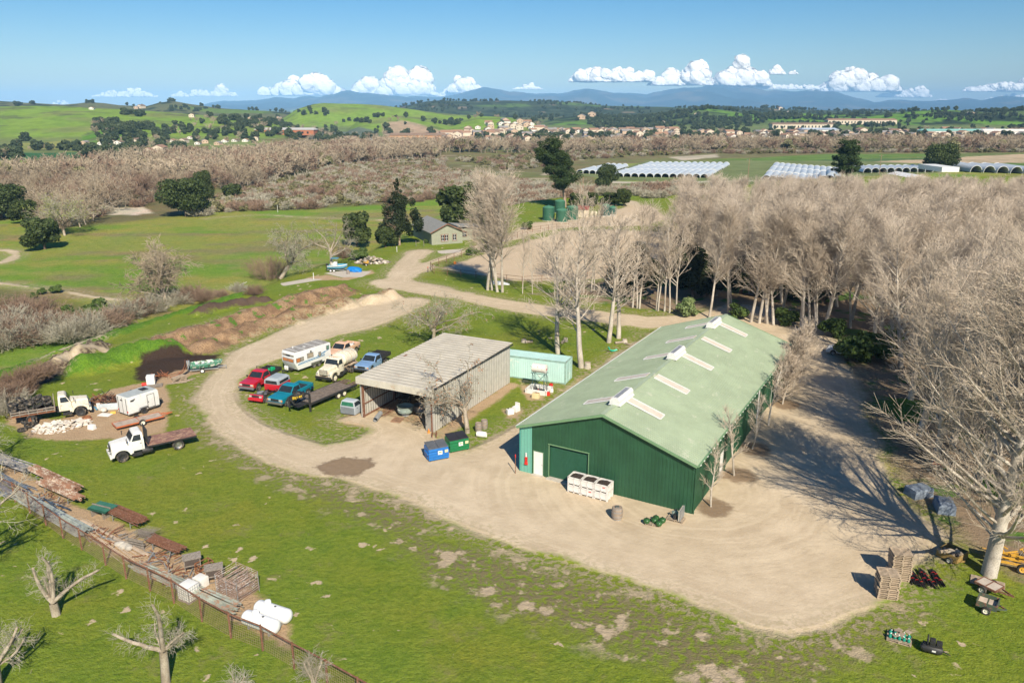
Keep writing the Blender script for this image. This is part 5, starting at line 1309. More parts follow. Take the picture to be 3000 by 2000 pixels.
# wrecked red pickup: bare front frame, body rear with camper shell
def wreck():
  l, r_ = place((777, 1181), (838, 1146), 1, 1.9, -1.75, .85); t = thing('stripped_red_pickup', 'stripped red pickup with a bare front chassis and a grey camper shell', 'pickup truck', l, r_)
  rp = _M['red_car_paint']; q = MB()
  for s in (-1, 1): q.box((-.2, s * .42, .55), (5, .12, .16))
  for x in (2.2, 1.2, .2, -1, -2.4): q.box((x, 0, .55), (.12, .8, .12))
  q.tube((1.9, -.8, .38), (1.9, .8, .38), .06); q.tube((-1.75, -.8, .38), (-1.75, .8, .38), .07); q.build('chassis', M_BLACK, t)
  rng = random.Random(5); q = MB().box((1.6, 0, .75), (.8, .5, .45)).tube((1.9, -.2, 1.0), (1.3, .2, 1.05), .12).box((2.1, .3, .85), (.3, .3, .3)).tube((.4, 0, .65), (1.2, 0, .7), .16)
  for i in range(14): q.box((rng.uniform(1.1, 2.3), rng.uniform(-.6, .6), rng.uniform(.6, 1.0)), (.3, .1, .12), rz=rng.uniform(0, 3))
  q.build('engine', M_GREYM, t)
  MB().box((2.5, 0, .5), (.2, 1.8, .28)).build('front_bumper', rp, t, bevel=.05); MB().loft([[(2.35, -.85, .62), (2.5, -.75, .62), (2.5, .75, .62), (2.35, .85, .62)], [(2.25, -.85, 1.0), (2.38, -.7, 1.0), (2.38, .7, 1.0), (2.25, .85, 1.0)]]).build('nose_panel', rp, t)
  MB().box((2.46, 0, .82), (.06, .9, .22)).build('grille', M_BLACK, t)
  for s in (-1, 1): MB().box((2.46, s * .62, .82), (.08, .3, .2)).build('headlight', M_LAMP, t)
  for x, y in ((1.9, .72), (1.9, -.72), (-1.75, .72), (-1.75, -.72)): wheel(t, x, y, .38, .25)
  W = .95; A = .48
  pf = [(-.5, .5), (-.5, 1.2), (-2.75, 1.2), (-2.75, .5)] + [(-1.75 + A * cos(a), .42 + A * sin(a)) for a in np.linspace(pi - .15, .15, 9)]
  MB().prism(pf, -W, W).build('bed', rp, t, bevel=.03)
  q = MB().loft([[(-2.75, -W, 1.2), (-.5, -W, 1.2), (-.5, W, 1.2), (-2.75, W, 1.2)], [(-2.7, -W + .06, 1.66), (-.5, -W + .06, 1.66), (-.5, W - .06, 1.66), (-2.7, W - .06, 1.66)], [(-2.5, -W + .3, 1.86), (-.8, -W + .3, 1.86), (-.8, W - .3, 1.86), (-2.5, W - .3, 1.86)]])
  c = q.build('camper_shell', mat('grey_fibreglass', (.33, .37, .40), .5, var=.08), t, bevel=.04)
  for s in (-1, 1): MB().quad((-2.4, s * (W - .005), 1.3), (-.75, s * (W - .005), 1.3), (-.75, s * (W - .035), 1.58), (-2.4, s * (W - .035), 1.58), .02).build('shell_window', glassm(), c)
  MB().quad((-.49, .74, 1.27), (-.49, -.74, 1.27), (-.49, -.7, 1.62), (-.49, .7, 1.62), .02).build('shell_window', glassm(), c)
wreck()
# heavy trucks
M_WT = mat('white_truck_paint', (.74, .73, .70), .45, var=.05, dirt=(.5, .42, .33), dirtamt=.12)
M_IV = mat('ivory_truck_paint', (.72, .66, .53), .5, var=.06, dirt=(.45, .34, .24), dirtamt=.2)
l, r_ = place((365, 1352.7), (526.5, 1316), 1, 1.75, -3.15, .95)
heavy_truck('white cab truck with a long empty rusty brown flatbed, parked on the grass', 'flatbed_truck', l, r_, M_WT, wb=4.75, rear='flat')
l, r_ = place((235, 1219), (91, 1243), -1, 1.75, -2.9, .95)
ot = heavy_truck('old cream truck with round cab facing right, bed heaped with tyres', 'old_farm_truck', l, r_, mat('old_cream_paint', (.72, .66, .54), .55, var=.08, dirt=(.45, .33, .23), dirtamt=.2), wb=4.4, rear='stake', round_cab=True, hoodz=1.75)
q = MB().box((-2.4, 0, 1.05), (3.9, 2.2, .1)); q.build('bed_floor', M_RUST, ot)
q = MB()
for s in (-1, 1):
  for z in (1.25, 1.5): q.box((-2.4, s * 1.1, z), (3.9, .05, .12))
  for x in np.linspace(-4.3, -.5, 6): q.box((x, s * 1.1, 1.35), (.06, .07, .6))
for y in (-.8, 0, .8): q.box((-.5, y, 1.7), (.06, .06, 1.3))
q.build('stake_side', M_WOODG, ot)
OLD = (l, r_)
l, r_ = place((984, 1117), (1030, 1092.5), 1, 1.75, -1.85, .95)
tk = heavy_truck('ivory tank truck with a rounded water tank and chrome-like grille', 'tank_truck', l, r_, M_IV, wb=3.6, rear='tank', tone=M_GREYM)
TKC = -1.75
q = MB(); el = [(1.06 * cos(a), .82 * sin(a) + 1.92) for a in np.arange(24) * 2 * pi / 24]
rings = []
for x, k in ((-.35, .8), (-.42, .93), (-.5, 1), (-3.0, 1), (-3.08, .93), (-3.15, .8)): rings.append([(x, a * k, (b - 1.92) * k + 1.92) for a, b in el])
b_ = MB().loft(rings).build('water_tank', M_IV, tk, smooth=True)
q = MB()
for x in (-.95, -1.75, -2.55):
  for k in range(24): a0, a1 = k * 2 * pi / 24, (k + 1) * 2 * pi / 24; q.beam((x, 1.075 * cos(a0), .835 * sin(a0) + 1.92), (x, 1.075 * cos(a1), .835 * sin(a1) + 1.92), .05, .03)
q.build('tank_band', mat('beige_frame', (.5, .4, .3), .8), b_)
MB().lathe([(.3, 0), (.3, .12), (.1, .16)], (-1.0, 0, 2.7)).build('hatch', M_IV, b_); MB().box((-1.75, 0, 1.0), (2.9, 1.2, .22)).build('tank_cradle', mat('beige_frame', (.5, .4, .3), .8), tk)
q = MB()
for s in (-1, 1):
  q.box((-1.85, s * .9, 1.1), (1.2, .4, .04))
q.box((-2.9, 0, .95), (.5, 1.9, .12)); q.tube((-3.3, .5, .8), (-3.3, -.5, .8), .08); q.beam((-3.2, .85, .9), (-2.6, .85, 1.5), .07); q.beam((-3.2, -.85, .9), (-2.6, -.85, 1.5), .07); q.build('rear_rack', mat('beige_frame', (.5, .4, .3), .8), tk)

# travel trailer
def travel_trailer():
  A, B = at(868, 1096), at(957, 1066); d = (A - B)[:2]; d /= np.linalg.norm(d); rz = atan2(d[1], d[0]); L, W, h0, h1 = 5.6, 2.35, .42, 2.62
  lf = np.array([-d[1], d[0]]); o = A[:2] - lf * W / 2
  t = thing('travel_trailer', 'white travel trailer with blue side stripes and boarded orange windows', 'caravan', (o[0], o[1], 0), rz)
  m = mat('white_trailer_siding', (.72, .73, .73), .5, var=.04, dirt=(.6, .57, .5), dirtamt=.1)
  pr = [(-.35, h0), (-L, h0 + .12), (-L - .0, h1 - .1), (-L + .1, h1), (-.1, h1), (.02, h1 - .25), (.05, 1.3)]
  bd = MB().prism(pr, -W / 2, W / 2).build('body', m, t, bevel=.05)
  MB().box((-L / 2, 0, h1 + .02), (L - .25, W - .2, .05)).build('roof', mat('dirty_trailer_roof', (.3, .28, .26), .8, var=.15, dirt=(.5, .47, .42), dirtamt=.1), bd)
  q = MB()
  for x in (-.6, -1.7, -3.3, -4.5): q.box((x, 0, h1 + .055), (.07, W - .25, .02))
  q.box((-2.3, .2, h1 + .06), (.5, .08, .03)); q.box((-2.5, 0, h1 + .06), (.08, .5, .03)); q.build('roof_seam', M_WHITE, bd)
  MB().box((-1.2, -.6, h1 + .15), (.12, .12, .2)).build('roof_vent', M_WHITE, bd)
  ob = mat('orange_board', (.52, .2, .07), .7, var=.15)
  def win(x0, x1, z0, z1, m_, y=W / 2):
    f = MB().box(((x0 + x1) / 2, y + .01, (z0 + z1) / 2), (x1 - x0 + .12, .04, z1 - z0 + .12)).build('window_frame', M_GREYM, bd); MB().box(((x0 + x1) / 2, y + .03, (z0 + z1) / 2), (x1 - x0, .03, z1 - z0)).build('pane', m_, f)
  win(-.72, -.2, 1.42, 1.85, ob); win(-1.25, -.8, 1.45, 1.85, mat('grey_blind', (.3, .27, .22), .7)); win(-2.75, -1.9, 1.55, 2.05, mat('tan_blind', (.36, .3, .22), .7)); win(-3.95, -3.65, 1.35, 1.8, mat('grey_blind', (.3, .27, .22), .7)); win(-5.3, -4.95, 1.9, 2.3, mat('green_blind', (.12, .22, .17), .6)); win(-2.5, -2.4, 2.2, 2.3, M_BLACK)
  for s in (-1, 1):
    f = MB().box((.07, s * .5, 1.62), (.06, .95, .42)).build('window_frame', M_GREYM, bd); MB().box((.09, s * .5, 1.62), (.06, .85, .33)).build('pane', ob, f)
  MB().box((.03, 0, 2.2), (.06, 2.0, .22)).build('marker_panel', mat('grey_blind', (.3, .27, .22), .7), bd); MB().box((.05, 0, 2.2), (.08, .7, .18)).build('front_vent', M_BLACK, bd)
  st = mat('blue_stripe', (.06, .22, .4), .5, var=.15, dirt=(.6, .66, .7), dirtamt=.3); q = MB()
  for dz in (0, .14): q.quad((-.35 - dz, W / 2 + .012, 1.0 + dz), (-4.6, W / 2 + .012, 1.2 + dz), (-4.6, W / 2 + .012, 1.28 + dz), (-.35 - dz, W / 2 + .012, 1.08 + dz), .006)
  q.quad((-3.6, W / 2 + .014, 1.3), (-5.2, W / 2 + .014, 1.75), (-5.35, W / 2 + .014, 1.9), (-3.4, W / 2 + .014, 1.48), .006); q.build('stripe', st, bd)
  for x in (-2.85, -3.65):
    for s in (-1, 1): wheel(t, x, s * (W / 2 - .16), .34, .22)
  MB().box((-3.25, W / 2 + .01, .62), (1.75, .04, .3)).build('fender', M_GREYM, t)
  MB().beam((.0, .5, .42), (1.1, 0, .45), .08).beam((0, -.5, .42), (1.1, 0, .45), .08).beam((-L, 0, .4), (0, 0, .4), .9, .1).tube((1.05, 0, .0), (1.05, 0, .6), .04).build('tow_frame', M_BLACK, t)
  for s in (-1, 1): MB().lathe([(.12, 0), (.15, .05), (.15, .4), (.08, .48)], (.45, s * .16, .48), n=12).build('gas_bottle', M_WHITE, t, smooth=True)
travel_trailer()

# gooseneck flatbed trailer
def gooseneck():
  A, B = at(915, 1203), at(1033, 1152); d = (A - B)[:2]; d /= np.linalg.norm(d); rz = atan2(d[1], d[0]); lf = np.array([-d[1], d[0]]); W = 2.45; o = A[:2] - lf * W / 2
  t = thing('gooseneck_trailer', 'long black gooseneck trailer with a worn grey plank deck', 'trailer', (o[0], o[1], 0), rz); L = 6.2
  m = mat('old_deck_planks', (.17, .135, .11), .85, var=.35, scale=2.5, dirt=(.26, .2, .15), dirtamt=.3)
  q = MB()
  for y in np.linspace(-W / 2 + .12, W / 2 - .12, 11): q.box((-L / 2, y, .86), (L, .2, .06))
  dk = q.build('deck', m, t)
  q = MB()
  for s in (-1, 1): q.box((-L / 2 - .3, s * W / 2, .8), (L + .8, .08, .22)); q.box((-L / 2, s * .5, .66), (L, .12, .24))
  for x in np.arange(-L, .1, .75): q.box((x, 0, .74), (.08, W, .1))
  q.build('frame', M_BLACK, t)
  q = MB()
  for s in (-1, 1):
    q.box((.1, s * (W / 2 - .15), .95), (.16, .16, 1.9)); q.beam((.1, s * .5, 1.75), (1.9, s * .16, 1.75), .14, .2); q.beam((.1, s * .5, .75), (1.5, s * .3, 1.0), .1, .16); q.beam((1.5, s * .3, 1.0), (1.9, s * .16, 1.7), .1, .16)
  q.box((.1, 0, 1.85), (.16, W - .2, .12)); q.box((.1, 0, .75), (.16, W - .2, .12)); q.box((.75, 0, .72), (1.2, 1.4, .06)); q.tube((1.95, 0, 1.85), (1.95, 0, .95), .08); q.tube((1.95, 0, .95), (1.95, 0, .8), .13)
  gn = q.build('gooseneck', M_BLACK, t)
  for s in (-1, 1):
    MB().tube((.25, s * (W / 2 - .02), 1.3), (.25, s * (W / 2 - .02), .05), .055).box((.25, s * (W / 2 - .02), .03), (.22, .22, .05)).build('landing_leg', M_BLACK, t)
  sw = wheel(t, 1.05, .0, .36, .22, M_CHROME); sw.location = (1.0, .15, 1.95); sw.rotation_euler = (pi / 2, 0, 0)
  # lettering on the neck
  cu = bpy.data.curves.new('sign_text', 'FONT'); cu.body = 'BigTex'; cu.size = .42; cu.extrude = .01; cu.offset = .008; ob = bpy.data.objects.new('tmp', cu); COL.objects.link(ob); dg = bpy.context.evaluated_depsgraph_get(); me = bpy.data.meshes.new_from_object(ob.evaluated_get(dg)); bpy.data.objects.remove(ob)
  e = bpy.data.objects.new('lettering', me); COL.objects.link(e); me.materials.clear(); me.materials.append(mat('yellow_lettering', (.75, .52, .05), .5)); e.parent = gn; e.rotation_euler = (pi / 2, 0, pi - .18); e.location = (1.75, .31, 1.62)
  MB().box((.95, .38, 1.75), (1.5, .03, .5), rz=-.19).build('name_board', M_BLACK, gn)
  for x in (-4.1, -5.0):
    for s in (-1, 1): wheel(t, x, s * (W / 2 - .2), .37, .24, M_CREAM)
  q = MB()
  for s in (-1, 1):
    q.box((-L - .75, s * .72, .78), (1.3, .08, .12)); q.box((-L - .75, s * 1.15, .78), (1.3, .08, .12)); q.box((-L - .75, s * .3, .78), (1.3, .08, .12))
    for x in (-.15, -.5, -.85, -1.35): q.box((-L + x, s * .72, .8), (.08, .9, .1))
  q.build('dovetail_ramp', mat('brown_ramp_steel', (.16, .11, .085), .8, var=.25), t)
gooseneck()

# detached pickup cab body
def lone_cab():
  A = at(1000, 1213); B = at(1038.5, 1219); d = (B - A)[:2]; rz = atan2(d[0], -d[1])
  c = (A + B)[:2] / 2; t = thing('pickup_cab_shell', 'silver pickup cab shell without wheels at the front corner of the open shed', 'cab shell', (c[0], c[1], 0), rz)
  m = mat('silver_blue_paint', (.42, .46, .50), .4, var=.06); dk = mat('grey_primer', (.2, .22, .24), .6, var=.1)
  b = MB().loft([[(0, -.86, .12), (1.5, -.86, .12), (1.5, .86, .12), (0, .86, .12)], [(0, -.88, .95), (1.6, -.88, .95), (1.6, .88, .95), (0, .88, .95)]]).build('body', m, t, bevel=.04)
  q = MB().box((-.02, 0, .52), (.04, 1.6, .72))
  for y in np.linspace(-.7, .7, 13): q.box((-.05, y, .52), (.04, .05, .7))
  q.build('back_panel', dk, t)
  c = MB().loft([[(.0, -.87, .95), (1.5, -.87, .95), (1.5, .87, .95), (0, .87, .95)], [(.1, -.72, 1.5), (1.0, -.72, 1.5), (1.0, .72, 1.5), (.1, .72, 1.5)], [(.22, -.6, 1.57), (.9, -.6, 1.57), (.9, .6, 1.57), (.22, .6, 1.57)]]).build('cab', m, t, bevel=.04)
  gg = mat('green_tinted_glass', (.03, .16, .1), .15, spec=.8)
  MB().quad((.012, .74, 1.02), (.012, -.74, 1.02), (.085, -.64, 1.42), (.085, .64, 1.42), .03).build('rear_window', gg, c)
  for s in (-1, 1): MB().quad((.12, s * .855, 1.02), (1.3, s * .855, 1.02), (.92, s * .755, 1.42), (.18, s * .755, 1.42), .02).build('side_window', glassm(), c)
  for s in (-1, 1): MB().box((.45, s * .885, .75), (.16, .03, .05)).build('door_handle', M_BLACK, c)
lone_cab()

# enclosed cargo trailer
def cargo():
  A, B = at(462, 1197), at(380, 1224.7); d = (A - B)[:2]; d /= np.linalg.norm(d); rz = atan2(d[1], d[0]); lf = np.array([-d[1], d[0]]); L, W, h0, h1 = 3.45, 1.95, .32, 2.15
  o = B[:2] + lf * W / 2; t = thing('cargo_trailer', 'white enclosed cargo trailer with a grey roof and a side door', 'trailer', (o[0], o[1], 0), rz)
  pr = [(0, h0), (L, h0), (L + .05, 1.2), (L, h1 - .15), (L - .12, h1), (0, h1)]
  b = MB().prism(pr, -W / 2, W / 2).build('body', M_WHITE, t, bevel=.04)
  MB().box((L / 2, 0, h1 + .015), (L - .2, W - .12, .04)).build('roof', mat('pale_grey_roof', (.42, .45, .44), .5, var=.08, dirt=(.5, .42, .35), dirtamt=.05), b)
  MB().box((L - .95, .1, h1 + .06), (.7, .8, .06)).box((L - .95, .1, h1 + .1), (.6, .7, .03)).build('roof_hatch', M_BLACK, b)
  y = -W / 2 - .012
  q = MB(); x0, x1, z0, z1 = 2.15, 2.95, .45, 1.85
  for a in (x0, x1): q.box((a, y, (z0 + z1) / 2), (.035, .03, z1 - z0))
  for z in (z0, z1): q.box(((x0 + x1) / 2, y, z), (x1 - x0, .03, .035))
  q.box((x0 + .1, y - .01, 1.1), (.06, .05, .12)); q.build('side_door', M_BLACK, b)
  MB().box((L / 2, y, .37), (L, .03, .09)).box((L / 2, W / 2 + .012, .37), (L, .03, .09)).build('skirt', M_GREYM, b)
  q = MB().box((.55, y, 1.78), (.5, .02, .1), ry=-.1).box((.5, y - .002, 1.68), (.36, .02, .07), ry=.12).box((.75, y, 1.85), (.2, .02, .05)).box((-.013, .1, 1.75), (.02, .4, .12)); q.build('logo_mark', M_BLACK, b)
  q = MB().box((-.012, 0, 1.2), (.02, .03, 1.7))
  for s in (-1, 1): q.box((-.03, s * .7, 1.2), (.03, .04, 1.7))
  q.build('rear_door_rod', M_BLACK, b); MB().box((-.02, -.8, .62), (.04, .14, .14)).build('tail_light', M_REDP, b); MB().box((-.02, .8, .62), (.04, .14, .14)).build('tail_light', M_REDP, b)
  for s in (-1, 1):
    wheel(t, 1.62, s * (W / 2 + .1), .33, .2, M_BLACK); f = MB()
    pts = [(1.62 - .55, .5), (1.62 - .4, .74), (1.62 + .4, .74), (1.62 + .55, .5)]
    for a, c in zip(pts[:-1], pts[1:]): f.beam((a[0], s * (W / 2 + .1), a[1]), (c[0], s * (W / 2 + .1), c[1]), .26, .04)
    f.build('fender', M_GREYM, t)
  MB().beam((L, .5, .38), (L + 1.0, 0, .4), .07).beam((L, -.5, .38), (L + 1.0, 0, .4), .07).tube((L + .85, 0, .0), (L + .85, 0, .7), .04).box((L + .35, 0, .6), (.4, .5, .35)).build('tow_frame', M_BLACK, t)
cargo()

def flat_trailer(name, label, A, B, W, h, deckm, framem, wx, rw=.3, rimm=None, L=None, tongue=1.1, side=-1, walls=0.0):
  """A front near corner, B rear near corner in the photo"""
  A, B = at(*A), at(*B); d = (A - B)[:2]; LL = np.linalg.norm(d) if L is None else L; d /= np.linalg.norm(d); lf = np.array([-d[1], d[0]]); o = B[:2] - side * lf * W / 2
  t = thing(name, label, 'trailer', (o[0], o[1], hz(o[0], o[1])), atan2(d[1], d[0])); q = MB()
  for y in np.linspace(-W / 2 + .1, W / 2 - .1, 8): q.box((LL / 2, y, h), (LL - .1, (W - .1) / 8 - .01, .05))
  q.build('deck', deckm, t); q = MB()
  for s in (-1, 1): q.box((LL / 2, s * W / 2, h - .02), (LL, .08, .14))
  for x in (0, LL / 2, LL): q.box((x, 0, h - .03), (.08, W, .12))
  q.beam((LL, W / 4, h - .05), (LL + tongue, 0, h - .05), .07, .09); q.beam((LL, -W / 4, h - .05), (LL + tongue, 0, h - .05), .07, .09); q.build('frame', framem, t)
  if walls:
    q = MB()
    for s in (-1, 1): q.box((LL / 2, s * W / 2, h + walls / 2), (LL, .05, walls))
    q.box((0, 0, h + walls / 2), (.05, W, walls)); q.box((LL, 0, h + walls / 2), (.05, W, walls)); q.build('side_board', framem, t)
  for s in (-1, 1): wheel(t, wx, s * (W / 2 + .14), rw, .2, rimm or M_CREAM)
  return t
M_ORF = mat('orange_frame_paint', (.45, .13, .05), .6, var=.15, dirt=(.3, .15, .1), dirtamt=.2)
flat_trailer('flatbed_trailer', 'low flat trailer with orange frame and grey plank deck beside the rubble', (481, 1230), (343, 1264), 1.5, .42, mat('pale_planks', (.42, .34, .28), .8, var=.2), M_ORF, 2.4, .33, M_CREAM, side=-1)
flat_trailer('utility_trailer', 'small utility trailer with cream deck boards and cross bars, nearer the big tree', (2912, 1752), (2852, 1722), 1.05, .5, mat('cream_boards', (.52, .45, .38), .8, var=.15), M_RUSTP, .6, .27, M_CREAM, side=-1, tongue=.9)
flat_trailer('utility_trailer', 'small utility trailer with a green rail and pale wooden floor, farther from the big tree', (2915, 1805), (2856, 1785), 1.15, .42, mat('pale_floor_boards', (.56, .46, .38), .8, var=.2), mat('dark_green_rail', (.07, .1, .07), .7, dirt=(.3, .12, .08), dirtamt=.3), .6, .26, M_CREAM, side=-1, tongue=.5, walls=.28)
o = tag(MB().box((0, 0, .04), (2.0, 1.1, .08)).build('plywood_sheet', M_WOOD), 'grey plywood sheet lying beside the cream-decked utility trailer', 'plywood'); o.location = at(2893, 1708); o.rotation_euler = (0, 0, -.55)

# boats
def boat(name, label, A, B, W, hull, stripe, trailer=True, side=1, console=False, wheels=1, hh=.95):
  A, B = at(*A), at(*B); d = (A - B)[:2]; L = np.linalg.norm(d) * 1.04; d /= np.linalg.norm(d); rz = atan2(d[1], d[0]); t = thing(name, label, 'boat', (B[0], B[1], B[2]), rz); rings = []; z0 = .42
  for k, (x, w, kb) in enumerate(((0, .92, .0), (.3, 1, 0), (.6, .95, .02), (.8, .7, .12), (.93, .36, .32), (1, .06, .62))):
    w = w * W / 2; zt = z0 + hh * (.82 + .18 * x ** 2 * 1.4); zb = z0 + kb * hh; rings.append([(x * L, 0, zb), (x * L, w * .72, zb + hh * .22), (x * L, w, zt), (x * L, w * .86, zt + .02), (x * L, w * .8, zt - .22), (x * L, -w * .8, zt - .22), (x * L, -w * .86, zt + .02), (x * L, -w, zt), (x * L, -w * .72, zb + hh * .22)])
  MB().loft(rings).build('hull', hull, t)
  q = MB()
  for s in (-1, 1):
    for r0, r1 in zip(rings[:-1], rings[1:]): i = 2 if s > 0 else 7; q.beam(np.array(r0[i]) - [0, -s * .015, .1], np.array(r1[i]) - [0, -s * .015, .1], .04, .14)
  q.build('side_stripe', stripe, t)
  MB().box((-.22, 0, z0 + .75), (.35, .4, .6)).box((-.25, 0, z0 + .2), (.15, .16, .9)).build('outboard_motor', M_BLACK if console else mat('grey_motor', (.3, .33, .34), .5), t, bevel=.04)
  if console:
    c = MB().box((L * .4, 0, z0 + 1.05), (.7, .7, .75), taper=.85).box((L * .26, 0, z0 + .95), (.4, .7, .5)).build('console', M_WHITE, t, bevel=.03)
    q = MB()
    for x in (.28, .46):
      for s in (-1, 1): q.tube((L * x, s * .5, z0 + .8), (L * x, s * .5, z0 + 2.1), .025)
    q.build('top_frame', M_GALV, t); MB().box((L * .37, 0, z0 + 2.13), (1.5, 1.2, .05)).build('bimini_top', mat('blue_canvas', (.08, .25, .4), .8), t)
  else:
    q = MB()
    for x in (.2, .4, .58): q.box((L * x, 0, z0 + .62), (.3, W * .72, .05))
    q.build('bench_seat', M_PLASTICW, t)
  q = MB()
  for s in (-1, 1): q.box((L * .42, s * W * .3, .36), (L * .9, .08, .1))
  q.beam((L * .85, 0, .38), (L * 1.12, 0, .42), .09); q.box((L * .3, 0, .3), (.1, W, .08)); q.tube((L * 1.1, 0, .0), (L * 1.1, 0, .6), .035); tr = q.build('boat_trailer_frame', M_GALV, t)
  for k in range(wheels):
    for s in (-1, 1): wheel(t, L * .36 - k * .66, s * W * .5, .29, .2, M_WHITE)
  return t
camo = NT('green_camouflage'); cn = camo.noise(2.2, 2, .5, camo.objc()); cc_ = camo.mixc(camo.ramp(cn, .44, .47), (.55, .6, .52), (.08, .3, .2)); cc_ = camo.mixc(camo.ramp(camo.noise(3.1, 2, .5, camo.scalev(camo.objc(), (1, 1, 1.3))), .56, .58), cc_, (.07, .1, .06)); camo.l(cc_, camo.b.inputs['Base Color'])
boat('camouflage_boat', 'small green camouflage boat on a white-wheeled trailer beside the dark soil', (650, 1081), (560, 1090), 1.6, camo.m, mat('dull_green', (.12, .3, .22), .6), hh=.8)
boat('blue_boat', 'blue and white centre-console boat on a tandem trailer on the concrete pad', (1016, 794), (962, 794), 2.0, mat('blue_hull', (.12, .36, .5), .4, var=.06), M_WHITE, console=True, wheels=2)
# ------------------------------------------------------------------ smaller things in the yard
def put(o, px, py, rz=0.0, dz=0.0):
  p = at(px, py); o.location = (p[0], p[1], p[2] + dz); o.rotation_euler = (0, 0, rz); return o
def edge(A, B):
  A, B = at(*A), at(*B); d = B - A; return (A + B) / 2, atan2(d[1], d[0]), np.linalg.norm(d[:2])
def dumpster(label, c1, A, B, lid):
  m, rz, L = edge(A, B); W, D, Hh = 1.9, 1.35, 1.25; t = thing('dumpster', label, 'dumpster', m, rz); q = []
  b = MB().prism([(0, .12), (D * .92, .12), (D, Hh * .78), (D * .96, Hh), (.12, Hh * .93), (0, Hh * .5)], -W / 2, W / 2)
  b.v = [(y, x, z) for x, y, z in b.v]; b.build('body', c1, t)
  q = MB()
  for z in (.42, .72, .98): q.box((0, -.02, z), (W + .04, .05, .04))
  for s in (-1, 1): q.box((s * (W / 2 + .05), .6, .72), (.1, .9, .16)); q.box((s * (W / 2 + .01), .5, .5), (.04, .05, .8))
  q.build('side_rib', c1, t)
  for s in (-1, 1):
    l = MB().loft([[(s * W / 4 - W / 4 + .02, .05, Hh - .06), (s * W / 4 + W / 4 - .02, .05, Hh - .06), (s * W / 4 + W / 4 - .02, .05, Hh - .01), (s * W / 4 - W / 4 + .02, .05, Hh - .01)], [(s * W / 4 - W / 4 + .02, D, Hh + .14), (s * W / 4 + W / 4 - .02, D, Hh + .14), (s * W / 4 + W / 4 - .02, D, Hh + .19), (s * W / 4 - W / 4 + .02, D, Hh + .19)]])
    for x in np.linspace(-W / 4 + .1, W / 4 - .1, 7): l.beam((s * W / 4 + x, .05, Hh), (s * W / 4 + x, D, Hh + .2), .06, .05)
    l.build('lid', lid, t)
  p = MB().box((.1, -.045, .78), (.42, .02, .36)).build('label_plate', M_WHITE, t); MB().box((.06, -.06, .82), (.16, .01, .1)).build('logo_mark', mat('logo_green', (.05, .3, .1), .5), p); MB().box((.2, -.06, .82), (.1, .01, .1)).build('logo_mark', mat('logo_yellow', (.7, .5, .05), .5), p)
  MB().box((.7, -.045, .85), (.32, .02, .26)).build('label_plate', mat('cream_sticker', (.75, .65, .4), .5), t)
  for x in (-W / 2 + .15, W / 2 - .15):
    for y in (.12, D - .2): MB().lathe([(.07, -.03), (.07, .03)], (x, y, .07), 'y', 10).build('caster', M_BLACK, t)
M_LIDG = mat('grey_lid_plastic', (.12, .13, .15), .5, var=.12); M_LIDB = mat('black_lid_plastic', (.035, .035, .045), .45, var=.12)
dumpster('blue dumpster with a ribbed grey lid in front of the green one', mat('blue_dumpster_paint', (.02, .16, .48), .45, var=.08), (1258, 1354), (1315, 1343), M_LIDG)
dumpster('green dumpster with a ribbed black lid behind the blue one', mat('green_dumpster_paint', (.012, .17, .06), .45, var=.08), (1320, 1328), (1374, 1317), M_LIDB)

